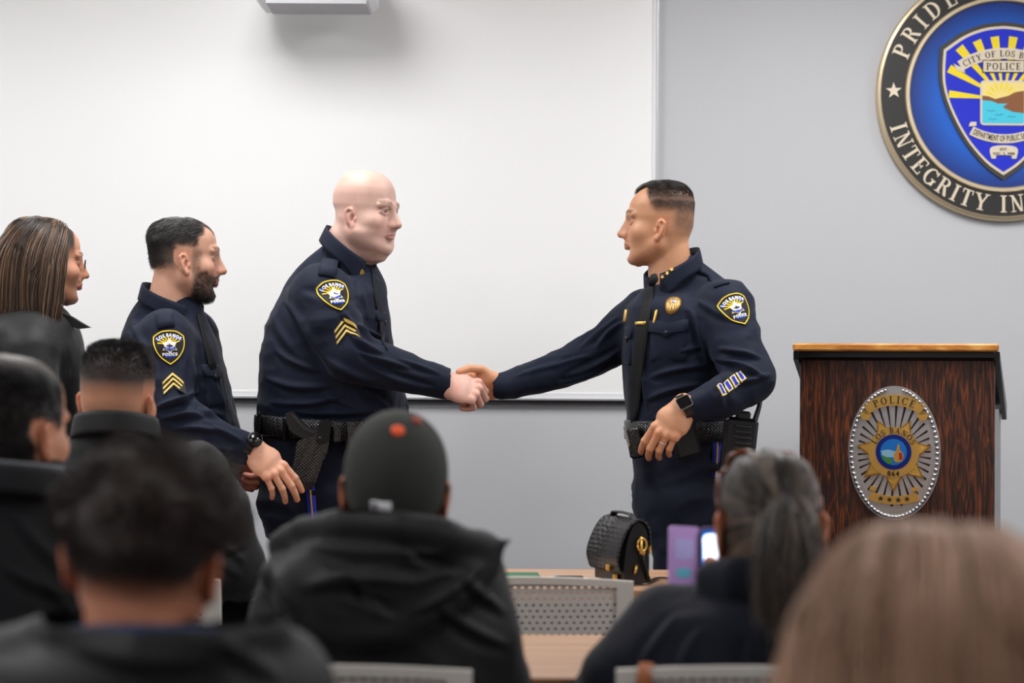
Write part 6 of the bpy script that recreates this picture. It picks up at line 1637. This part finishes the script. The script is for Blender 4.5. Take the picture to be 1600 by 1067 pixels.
for i in range(15):
    a = math.radians(-62+124*i/14)
    for r, dz in ((.1, .036), (.14, .034), (.185, .026)):
        rr_ = r*(1-.25*abs(math.sin(a))**2) if r > .1 else r
        V.append(HM @ Vector((-.012+rr_*math.cos(a)*1.08, rr_*math.sin(a)*.70, dz-.018*abs(math.sin(a))*(r > .1))))
for i in range(14):
    for j in range(2): F_.append((i*3+j, i*3+j+1, i*3+4+j, i*3+3+j))
o = mesh_obj('cap_visor', V, F_, M_CAP, cp, True); md = o.modifiers.new('thickness', 'SOLIDIFY'); md.thickness = .004
M_ORANGE = mat('orange_thread', srgb(226, 84, 36), .6, bump=(300, .3, .001))
cbv = obj_bvh(cp)
def capdot(px_, py_, r, name, m, rings=2):
    pn = Pin(cbv, px_, py_, 0); return pn.fan([(r*math.cos(2*PI*i/14), r*math.sin(2*PI*i/14)) for i in range(14)], .004, name, m, cp, rings)
capdot(622, 674, .0105, 'cap_button', M_ORANGE); capdot(651, 658, .008, 'cap_emblem', mat('red_thread', srgb(150, 52, 36), .7, bump=(300, .3, .001)))
pn = Pin(cbv, 595, 791, -4); tg = pn.fan(rrect(-.0165, -.0075, .0165, .0075, .002, 2), .003, 'cap_tag', M_THREADW, cp, 2); pn.polys([[(-.015, -.006), (-.004, -.006), (-.004, .006), (-.015, .006)]], .004, 'tag_block', mat('grey_thread', srgb(120, 116, 116), .7, bump=(300, .3, .001)), tg)
seated_legs(capt, p_.x, D0, M_BLACKCLOTH)

# woman with the ponytail filming, second row
D0 = 3.2
p_ = P(1200, 1000, D0); pony = person((p_.x, D0, 0), 'seated woman with grey-brown ponytail and navy sweater filming with her phone')
SK = lin(198, 132, 98)
rows = prows([(905, 1120, 1300, .07), (925, 1090, 1325, .09), (948, 1045, 1355, .12), (980, 1010, 1380, .14), (1020, 995, 1395, .145), (1060, 990, 1400, .14)], D0)
rows = low_rows(rows, p_.x, D0, .165, .12)
g = SDF((P(880, 700, D0).x, 2.95, .46), (P(1500, 700, D0).x, 3.75, P(1200, 870, D0).z), .007); g.u(stack(rows, 2.3), .02)
g.u(chain([Q(1050, 985, 3.22), Q(975, 1062, 3.22), Q(955, 1095, 3.28)], [.075, .068, .06]), .04); g.u(chain([Q(955, 1095, 3.28), Q(1050, 1030, 3.45), Q(1110, 992, 3.54)], [.058, .046, .034]), .03)
g.u(chain([Q(1345, 985, 3.22), Q(1400, 1110, 3.24)], [.075, .062]), .04); g.u(chain([Q(1400, 1110, 3.24), Q(1370, 1110, 3.6)], [.058, .04]), .03)
for i in range(3): g.u(chain([Q(1112+i*3, 898+i*11, 3.16), Q(1150, 893+i*13, 3.12), Q(1230, 894+i*13, 3.1), Q(1290-i*2, 900+i*11, 3.16)], [.018, .02, .02, .018]), .02)
shirt, sV, sF = shirt_mesh(g, 'navy_sweater', M_NAVYKNIT, pony, [((1060, 960), (1000, 1040), 8, .008), ((1100, 980), (1060, 1060), 9, .008, 6), ((1180, 990), (1170, 1060), 9, .006), ((1280, 970), (1330, 1050), 9, .007)], .004, (7, 7, 8), 111)
HM = head_matrix(1278, 842, 3.2, 92, 3, 0, -1, (.95, .95, .95)); HM = Matrix.Translation(P(1203, 838, 3.18)-(HM @ Vector((-.01, 0, -.012)))) @ HM
hV, hF = head(h=.0032, neck_r=.05, neck_to=(-.03, 0, -.19), female=True, dome=.6, ear=1.15); x, y, z = hV.T; ay = np.abs(y)
hC = skin_colors(hV, SK, .5, seed=4); notear = 1-((ay > .07) & (np.abs(x+.01) < .032) & (z < .03)); HB = lin(60, 52, 47)
hm = np.clip(np.maximum(sm(z, .02, .04)*(1-sm(x, .055, .07)), sm(-x, -.005, .012)*sm(z, -.085, -.07)), 0, 1)*notear; hC = mixc(hC, HB*.6, hm); iV, iF = inner_torso(rows)
hd = hand([(30, 40, 20), (32, 44, 22), (36, 46, 24), (40, 48, 24)], left=True, base=SK, wrist=.03, h=.003, scale=.92); hw = place_hand(hd, Q(1112, 985, 3.545), (.1, -.02, .95), (-.25, .95, .0))
V, F, C = join((tf(hV, HM), hF, hC), hw, (iV, iF, SK)); mesh_obj('body', V, F, M_SKIN, pony, True, col=C)
tie_l = A((-.118, -.004, .028))                                                      # where the hair is gathered
p, nn = sample_surface(hV, hF, hm, 5200, 121); rg = np.random.default_rng(121); n = len(p)
t = np.linspace(0, 1, 9)[None, :, None]
mid = p+nn*.022+(tie_l-p)*.25; end = tie_l+rg.normal(0, .006, (n, 3))
pa = (1-t)**2*p[:, None]+2*t*(1-t)*mid[:, None]+t**2*end[:, None]
q = (pa-A((-.008, 0, .015)))/A((.106, .084, .119)); m_ = np.linalg.norm(q, axis=2, keepdims=True); pa = np.where(m_ < 1, A((-.008, 0, .015))+q/m_*A((.106, .084, .119)), pa)
pa += .002*np.sin(p[:, None, 1:2]*260)
w = (.5+.5*vnoise(np.c_[np.arctan2(p[:, 1], p[:, 2]-.02)*7, p[:, 0]*6, 0*p[:, 0]], 5))[:, None]
cc = (lin(38, 31, 27)*(1-w)+lin(130, 110, 94)*w**1.6)*rg.uniform(.6, 1.3, (n, 1))
Vs, Fs, Cs = strands(pa, .0009, cc, .8); mesh_obj('hair', tf(Vs, HM), Fs, M_HAIR, pony, True, col=Cs)
n = 2600; o0 = tf(tie_l[None]+rg.normal(0, 1, (n, 3))*A((.008, .012, .012)), HM); dd = rg.normal(0, .14, (n, 3))+A((.0, -.9, .3)); dd /= np.linalg.norm(dd, axis=1, keepdims=True)
pa = grow(o0, dd, rg.uniform(.14, .21, n), 12, None, .42, .10, 26, 5, [(Q(1205, 960, 3.17), (.17, .15, .07))])
cc = np.where(rg.random((n, 1)) < .45, lin(92, 76, 64), lin(38, 31, 27))*rg.uniform(.6, 1.2, (n, 1)); Vs, Fs, Cs = strands(pa, .0010, cc, .35)
mesh_obj('ponytail', Vs, Fs, M_HAIR, pony, True, col=Cs)
MB().tube([HM @ Vector((-.124+.004*math.sin(a), -.004+.017*math.cos(a), .03+.017*math.sin(a))) for a in [2*PI*i/16 for i in range(17)]], .005, 8).build('hair_tie', M_BLACK, pony)
M_TORT = mat('tortoiseshell', srgb(120, 58, 24), .15, noise=(60, .8), coat=.5)
M_LENS = mat('dark_lens', srgb(30, 26, 24), .08, bump=(30, .02, .001))
gl = None
for s_ in (1, -1):
    c = Vector((.058, s_*.034, .114)); pts = []
    for i in range(21):
        a = 2*PI*i/20; pts.append(HM @ (c+Vector((-.012*math.sin(a), .027*math.cos(a), .017*math.sin(a)))))
    if gl is None: gl = MB().tube(pts, .0034, 8).build('sunglasses', M_TORT, pony); gl['label'] = 'tortoiseshell sunglasses pushed up on the head'
    else: MB().tube(pts, .0034, 8).build('lens_frame', M_TORT, gl)
    mesh_obj('lens', [tuple(v) for v in pts[:20]], [tuple(range(20))], M_LENS, gl)
    MB().tube([HM @ Vector((.06, s_*.061, .106)), HM @ Vector((.045, s_*.078, .09)), HM @ Vector((-.0, s_*.088, .05)), HM @ Vector((-.02, s_*.086, .03))], .0026, 8).build('temple_arm', M_TORT, gl)
MB().tube([HM @ Vector((.06, .009, .11)), HM @ Vector((.062, 0, .112)), HM @ Vector((.06, -.009, .11))], .003, 8).build('bridge', M_TORT, gl)
seated_legs(pony, p_.x, D0, M_NAVYKNIT)

# boy with curly hair, third row
D0 = 2.2
p_ = P(225, 1000, D0); curl = person((p_.x, D0, 0), 'seated person with dark curly hair and black jacket, near left foreground')
SK = lin(186, 122, 92)
rows = prows([(985, 140, 325, .065, -.035), (998, 115, 350, .08, -.03), (1012, 60, 400, .095, -.02), (1035, -30, 450, .115, -.01), (1080, -60, 480, .13), (1180, -70, 490, .14), (1350, -60, 480, .14)], D0)
rows = low_rows(rows, p_.x, D0, .17, .12)
g = SDF((P(-140, 700, D0).x, 1.98, .46), (P(560, 700, D0).x, 2.62, P(200, 965, D0).z), .006); g.u(stack(rows, 2.3), .02)
for sx_, ex in ((25, -20), (410, 455)):
    g.u(chain([Q(sx_, 1080, 2.2), Q(ex, 1300, 2.2), Q(ex, 1400, 2.3)], [.075, .064, .055]), .04); g.u(chain([Q(ex, 1400, 2.3), Q(ex+(60 if ex < 0 else -60), 1400, 2.5)], [.052, .04]), .02)
g.u(chain([Q(70, 1000, 2.2), Q(110, 985, 2.13), Q(220, 1008, 2.08), Q(330, 1000, 2.1), Q(420, 985, 2.16)], [.022, .026, .026, .026, .02]), .03)
shirt, sV, sF = shirt_mesh(g, 'jacket', M_BLACKCLOTH, curl, [((120, 1010), (330, 1030), 14, .008, 10), ((340, 1000), (440, 1060), 12, .008)], .004, (7, 7, 8), 131)
HM = head_matrix(330, 885, 2.2, 84, 0, 4, -1, (1, 1, 1)); HM = Matrix.Translation(P(222, 895, 2.2)-(HM @ Vector((-.01, 0, -.012)))) @ HM @ Matrix.Diagonal((.92, .96, .84, 1))
hV, hF = head(h=.0034, neck_r=.054, neck_to=(-.03, 0, -.17), ear=1.0); x, y, z = hV.T; ay = np.abs(y)
hC = skin_colors(hV, SK, .6, seed=4); notear = 1-((ay > .07) & (np.abs(x+.01) < .032) & (z < .03)); HB = lin(46, 33, 27)
hm = np.clip(np.maximum(sm(z, .03, .05)*(1-sm(x, .055, .07)), sm(-x, .0, .03)*sm(z, -.055, .0)), 0, 1)*notear; hC = mixc(hC, HB, hm*.9); iV, iF = inner_torso(rows)
V, F, C = join((tf(hV, HM), hF, hC), (iV, iF, SK)); mesh_obj('body', V, F, M_SKIN, curl, True, col=C)
p, nn = sample_surface(hV, hF, hm*sm(z, -.02, .03), 3600, 141); n = len(p); rg = np.random.default_rng(141)
L = (.012+.024*sm(p[:, 2], .0, .06))*(.75+.6*vnoise(p*28, 9)).clip(.25, 1.5); k = 14; s_ = np.linspace(0, 1, k)[None, :, None]; ph = rg.uniform(0, 6.28, (n, 1, 1)); tu = np.cross(nn, A((.2, .5, .8))); tu /= np.linalg.norm(tu, axis=1, keepdims=True); tv = np.cross(nn, tu)
lean = np.stack([vnoise(p*45, 1), vnoise(p*45, 2), vnoise(p*45, 3)-.3], 1)*.7
pa = p[:, None]+(nn+lean*s_[0, :, 0].mean())[:, None]*L[:, None, None]*s_+.0052*np.minimum(s_*3, 1)*(np.cos(s_*13+ph)*tu[:, None]+np.sin(s_*13+ph)*tv[:, None])
Vs, Fs, Cs = strands(pa, .0011, HB*rg.uniform(.5, 1.8, (n, 1)), .6); mesh_obj('curly_hair', tf(Vs, HM), Fs, M_HAIR, curl, True, col=Cs)
collar(P(232, 982, 2.165), (.0, .082, -.014), .078, (0, .04, -1), mat('blue_shirt_cloth', srgb(32, 48, 84), .85, bump=(300, .3, .001)), curl, leaf=.03, point=.0, gap=4, flare=.004, thick=.006, name='shirt_collar')
seated_legs(curl, p_.x, D0, M_BLACKCLOTH)
place_chair(p_.x, D0+.06, 0, 'grey mesh-back chair under the near person with curly hair')

# person with light brown hair, closest to the camera on the right
D0 = 1.78
p_ = P(1440, 1000, D0); blond = person((p_.x, D0, 0), 'seated person with smooth light brown hair, blurred in the near right corner')
SK = lin(206, 160, 136)
rows = [(.95, p_.x, D0, .055, .05), (.92, p_.x, D0, .1, .075), (.88, p_.x, D0, .16, .1), (.8, p_.x, D0, .185, .12), (.7, p_.x, D0, .18, .12)]
rows = low_rows(rows, p_.x, D0, .165, .12)
g = SDF((p_.x-.32, D0-.2, .46), (p_.x+.32, D0+.45, .97), .009); g.u(stack(rows, 2.3), .02)
for s_ in (-1, 1): g.u(chain([(p_.x+s_*.17, D0, .85), (p_.x+s_*.22, D0, .6), (p_.x+s_*.16, D0+.3, .62)], [.065, .052, .038]), .03)
shirt, sV, sF = shirt_mesh(g, 'sweater', mat('dark_brown_knit', srgb(70, 54, 46), .85, bump=(300, .4, .001)), blond, (), .004, (7, 7, 8), 151)
hz = P(1440, 818, D0).z
HM = Matrix.Translation((p_.x, D0, hz-.14)) @ Matrix.Rotation(math.radians(90), 4, 'Z') @ Matrix.Diagonal((.96, .96, .96, 1))
hV, hF = head(h=.0036, neck_r=.05, neck_to=(-.03, 0, -.18), female=True, dome=.6); x, y, z = hV.T
hC = skin_colors(hV, SK, .4, seed=4); scalp = np.clip(np.maximum(sm(z, .03, .07)*(1-sm(x, .055, .07)), sm(-x, -.03, .0)*sm(z, -.08, -.05)), 0, 1); hC = mixc(hC, lin(120, 90, 70), scalp); iV, iF = inner_torso(rows)
V, F, C = join((tf(hV, HM), hF, hC), (iV, iF, SK)); mesh_obj('body', V, F, M_SKIN, blond, True, col=C)
hc = A(HM @ Vector((-.008, 0, .02)))
long_hair(hV, hF, HM, scalp, 5200, .3, (lin(168, 130, 106), lin(208, 170, 142)), blond, [(hc, (.1, .112, .122)), (hc+A((0, -.01, -.1)), (.12, .1, .1)), (A((p_.x, D0, .84)), (.2, .15, .1))], 161, 14, .0012, .5, (0, -.15, 0), .05, part=.6)
seated_legs(blond, p_.x, D0, M_BLACKCLOTH)
place_chair(p_.x, D0+.06, 0, 'grey mesh-back chair under the near person with light brown hair')
# ---------------------------------------------------------------- handbag on the front table
def mat_quilt(name):
    m, t, b = _nt(name); N, L = t.nodes, t.links
    b.inputs['Base Color'].default_value = srgb(24, 23, 25); b.inputs['Roughness'].default_value = .42
    tc = N.new('ShaderNodeTexCoord'); vo = N.new('ShaderNodeTexVoronoi'); vo.inputs['Scale'].default_value = 90; vo.inputs['Randomness'].default_value = .3
    bp_ = N.new('ShaderNodeBump'); bp_.inputs['Strength'].default_value = .9; bp_.inputs['Distance'].default_value = .004; bp_.invert = True
    L.new(tc.outputs['Object'], vo.inputs['Vector']); L.new(vo.outputs['Distance'], bp_.inputs['Height']); L.new(bp_.outputs[0], b.inputs['Normal'])
    return m
M_QUILT = mat_quilt('embossed_black_leather')
BD = 4.93
o_ = P(1014, 915, BD); o_.z = .74
al = math.radians(20); Ub = Vector((-math.sin(al), math.cos(al), 0)); Vb = Vector((-math.cos(al), -math.sin(al), 0))   # length away, width to the left
MBG = Matrix(((Vb.x, 0, Ub.x, o_.x), (Vb.y, 0, Ub.y, o_.y), (0, 1, 0, o_.z), (0, 0, 0, 1)))                              # x across to the left, y up, z along the bag
bag = empty('handbag', tuple(o_), 'small black embossed leather handbag with gold hardware on the front table', 'handbag')
prof = smoothcurve([(.0, .004), (-.002, .05), (.0, .1), (.006, .135), (.02, .152), (.036, .15), (.05, .13), (.06, .09), (.066, .04), (.066, .004)], 3, False)
MB().prism(prof, .004, .19, MBG).build('bag_body', M_LEATHER, bag)
out = smoothcurve([(-.006, .10), (-.003, .14), (.012, .16), (.032, .162), (.05, .152), (.066, .13), (.082, .095), (.088, .065), (.08, .035)], 4, False)
inn = [(x_*.9+.003, y_-.006) for x_, y_ in out][::-1]
b = MB(); n = len(out)
for z_ in (0.0, .196):
    for x_, y_ in out+inn: b.V.append(tuple(MBG @ Vector((x_, y_, z_))))
m2 = 2*n
for i in range(m2): b.F.append((i, (i+1) % m2, m2+(i+1) % m2, m2+i)); b.S.append(True)
for i in range(n-1):
    b.F.append((i, i+1, m2-2-i, m2-1-i)); b.S.append(False); b.F.append((m2+i+1, m2+i, 2*m2-1-i, 2*m2-2-i)); b.S.append(False)
b.build('flap', M_QUILT, bag)
MB().tube([MBG @ Vector(v) for v in ((.028, .158, .03), (.03, .172, .045), (.03, .174, .1), (.03, .172, .15), (.028, .158, .165))], .007, 8, flat=(.5, 1.4)).build('top_handle', M_QUILT, bag)
MB().tube([MBG @ Vector((.022+.012*math.cos(a), .1+.016*math.sin(a), -.006)) for a in [2*PI*i/16 for i in range(17)]], .0026, 8).build('ring', M_GOLD, bag)
MB().box(MBG @ Vector((.022, .083, -.007)), (.007, .004, .006), None, .002).build('clasp', M_GOLD, bag)
MB().tube([MBG @ Vector((.024, .12, -.004)), MBG @ Vector((.024, .086, -.008)), MBG @ Vector((.018, .074, -.006))], .0035, 8).build('hook', M_GOLD, bag)
MB().tube([MBG @ Vector((.034, .05, -.002)), MBG @ Vector((.04, .03, -.004))], [.004, .003], 8).build('zip_pull', M_GOLD, bag)
MB().box(MBG @ Vector((.084, .04, .06)), (.006, .012, .008), None, .003).build('flap_buckle', M_GOLD, bag)
MB().box(MBG @ Vector((.074, .018, .04)), (.006, .008, .007), None, .002).build('stud', M_GOLD, bag)
MB().box(MBG @ Vector((-.006, .088, .012)), (.004, .006, .012), None, .002).build('side_ring', M_GOLD, bag)
sp = [MBG @ Vector((.02, .07, -.006)), MBG @ Vector((.008, .03, -.004)), MBG @ Vector((-.006, .008, .01))]+[Vector(Q(x_, y_, d_)) for x_, y_, d_ in ((1030, 898, 5.06), (1055, 904, 5.03), (1085, 914, 4.95), (1110, 916, 4.93))]
for v in sp[3:]: v.z = .745
sp2 = smoothcurve([(v.x, v.y) for v in sp], 4, False); zz = np.interp(np.linspace(0, 1, len(sp2)), np.linspace(0, 1, len(sp)), [v.z for v in sp])
MB().tube([(x_, y_, z_) for (x_, y_), z_ in zip(sp2, zz)], .0055, 8, flat=(.45, 1.3), up=(0, 0, 1)).build('shoulder_strap', M_LEATHER, bag)

# ---------------------------------------------------------------- papers on the front table
def flat_thing(name, x0, x1, y0, y1, h, m, label, cat, rz=0, z=.74, bev=.001):
    c = Vector(((x0+x1)/2, (y0+y1)/2, z+h/2+.0002)); e_ = empty(name, (c.x, c.y, z), label, cat)
    return e_, MB().box(c, ((x1-x0)/2, (y1-y0)/2, h/2), Rz(rz), bev)
nb_x0, nb_x1 = P(766, 890, 5.06).x, P(843, 890, 5.06).x
e, b = flat_thing('notebook', nb_x0, nb_x1, 5.02, 5.13, .01, None, 'thin green booklet lying on the front table', 'notebook', .06)
b.build('cover', mat('green_card', srgb(38, 96, 62), .55, noise=(30, .1)), e)
MB().box(((nb_x0+nb_x1)/2, 5.075, .7452), (.058, .05, .003), Rz(.06)).build('pages', mat('paper', srgb(232, 230, 224), .8, noise=(40, .03)), e)
e, b = flat_thing('paper_sheet', P(852, 890, 5.0).x, P(918, 890, 5.0).x, 4.93, 5.10, .001, None, 'white sheet of paper on the front table beside the handbag', 'paper', -.05)
b.build('sheet', MATS['paper'], e)
e, b = flat_thing('pen', P(866, 888, 5.05).x, P(912, 888, 5.05).x, 5.04, 5.052, .009, None, 'dark slim pen lying on the white paper', 'pen', .02, z=.7414, bev=.004)
b.build('barrel', M_BLACK, e)
MB().box((P(868, 888, 5.05).x, 5.046, .7512), (.012, .002, .001), Rz(.02)).build('clip', M_SILVER, e)

# ---------------------------------------------------------------- phone held up by the woman with the ponytail
PHD = 3.50
ph = P(1128, 884, PHD)
MPH = frame(ph, (math.cos(.12), math.sin(.12)*-1, 0), (0, .12, 1))          # x right, y up, z towards the room's far end = screen side
phone = empty('smartphone', tuple(ph), 'smartphone with bright screen in a lilac folio case held up by the woman', 'phone')
MB().prism(rrect(-.039, -.077, .039, .066, .009), -.011, 0, MPH).build('phone_body', M_BLACK, phone)
M_LILAC = mat('lilac_case', srgb(186, 150, 214), .45, noise=(30, .08), bump=(200, .1, .001))
MB().prism(rrect(-.041, -.079, .041, .068, .010), -.015, -.0095, MPH).build('case_back', M_LILAC, phone)
MB().prism(rrect(-.036, -.074, .036, .062, .007), 0, .0012, MPH).build('screen', mat('screen_dark', srgb(24, 60, 110), .15, emit=(srgb(30, 90, 170), .9)), phone)
MB().prism(smoothcurve([(-.031, -.001), (-.033, .03), (-.031, .053), (.0, .055), (.03, .053), (.031, .03), (.028, .004), (.01, -.006), (-.012, .004), (-.022, -.004)], 3), .0012, .0016, MPH).build('screen_image', mat('screen_bright', srgb(230, 240, 255), .2, emit=(srgb(222, 236, 255), 1.6)), phone)
MFC = frame(MPH @ Vector((-.041, 0, -.008)), MPH.to_3x3() @ Vector((-.82, 0, .57)), MPH.to_3x3() @ Vector((0, 1, 0)))
fc = MB().prism(rrect(0.0, -.079, .062, .068, .008), -.0025, .0025, MFC).build('folio_cover', M_LILAC, phone)
for (x0, y0, x1, y1, c_) in ((.012, .01, .052, .045, (176, 170, 226)), (.018, -.022, .048, -.006, (96, 190, 214)), (.014, -.066, .05, -.035, (150, 166, 226))):
    MB().prism(rrect(x0, y0, x1, y1, .004), -.0032, -.0024, MFC).build('card_pocket', mat('card_%d' % c_[0], srgb(*c_), .5, noise=(40, .1)), fc)
    MB().prism(rrect(x0, y0, x1, y1, .004), .0024, .0032, MFC).build('card_pocket', MATS['card_%d' % c_[0]], fc)

# ---------------------------------------------------------------- tan shoulder bag hung on her chair
cx, cy = CH_PONY.location.x, CH_PONY.location.y
sx_ = P(1010, 1030, 2.95).x; lx = sx_-cx
tanb = empty('shoulder_bag', (sx_, cy-.3, .3), 'tan leather shoulder bag hanging by its strap over the chair back', 'shoulder bag')
M_TAN = mat('tan_leather', srgb(148, 84, 44), .45, noise=(30, .12), bump=(160, .2, .001))
tp_ = [backpt(lx-.03, .50, .028), backpt(lx-.018, .62, .018), backpt(lx-.008, .72, .017), backpt(lx, .80, .017), backpt(lx+.004, topz(lx)+.007, .004), backpt(lx+.006, topz(lx)-.01, -.013), backpt(lx+.008, .72, -.014), backpt(lx+.012, .62, -.014)]
tp_ = [Vector((cx, cy, 0))+v for v in tp_]
MB().tube(tp_, .012, 8, flat=(1.0, .22), up=(1, 0, 0)).build('strap', M_TAN, tanb)
bc_ = Vector((cx, cy, 0))+backpt(lx-.03, .40, .07)
MB().box(bc_, (.11, .035, .10), None, .02).build('bag_body', M_TAN, tanb)
MB().box(bc_+Vector((0, -.033, .03)), (.108, .006, .068), None, .004).build('flap', M_TAN, tanb)
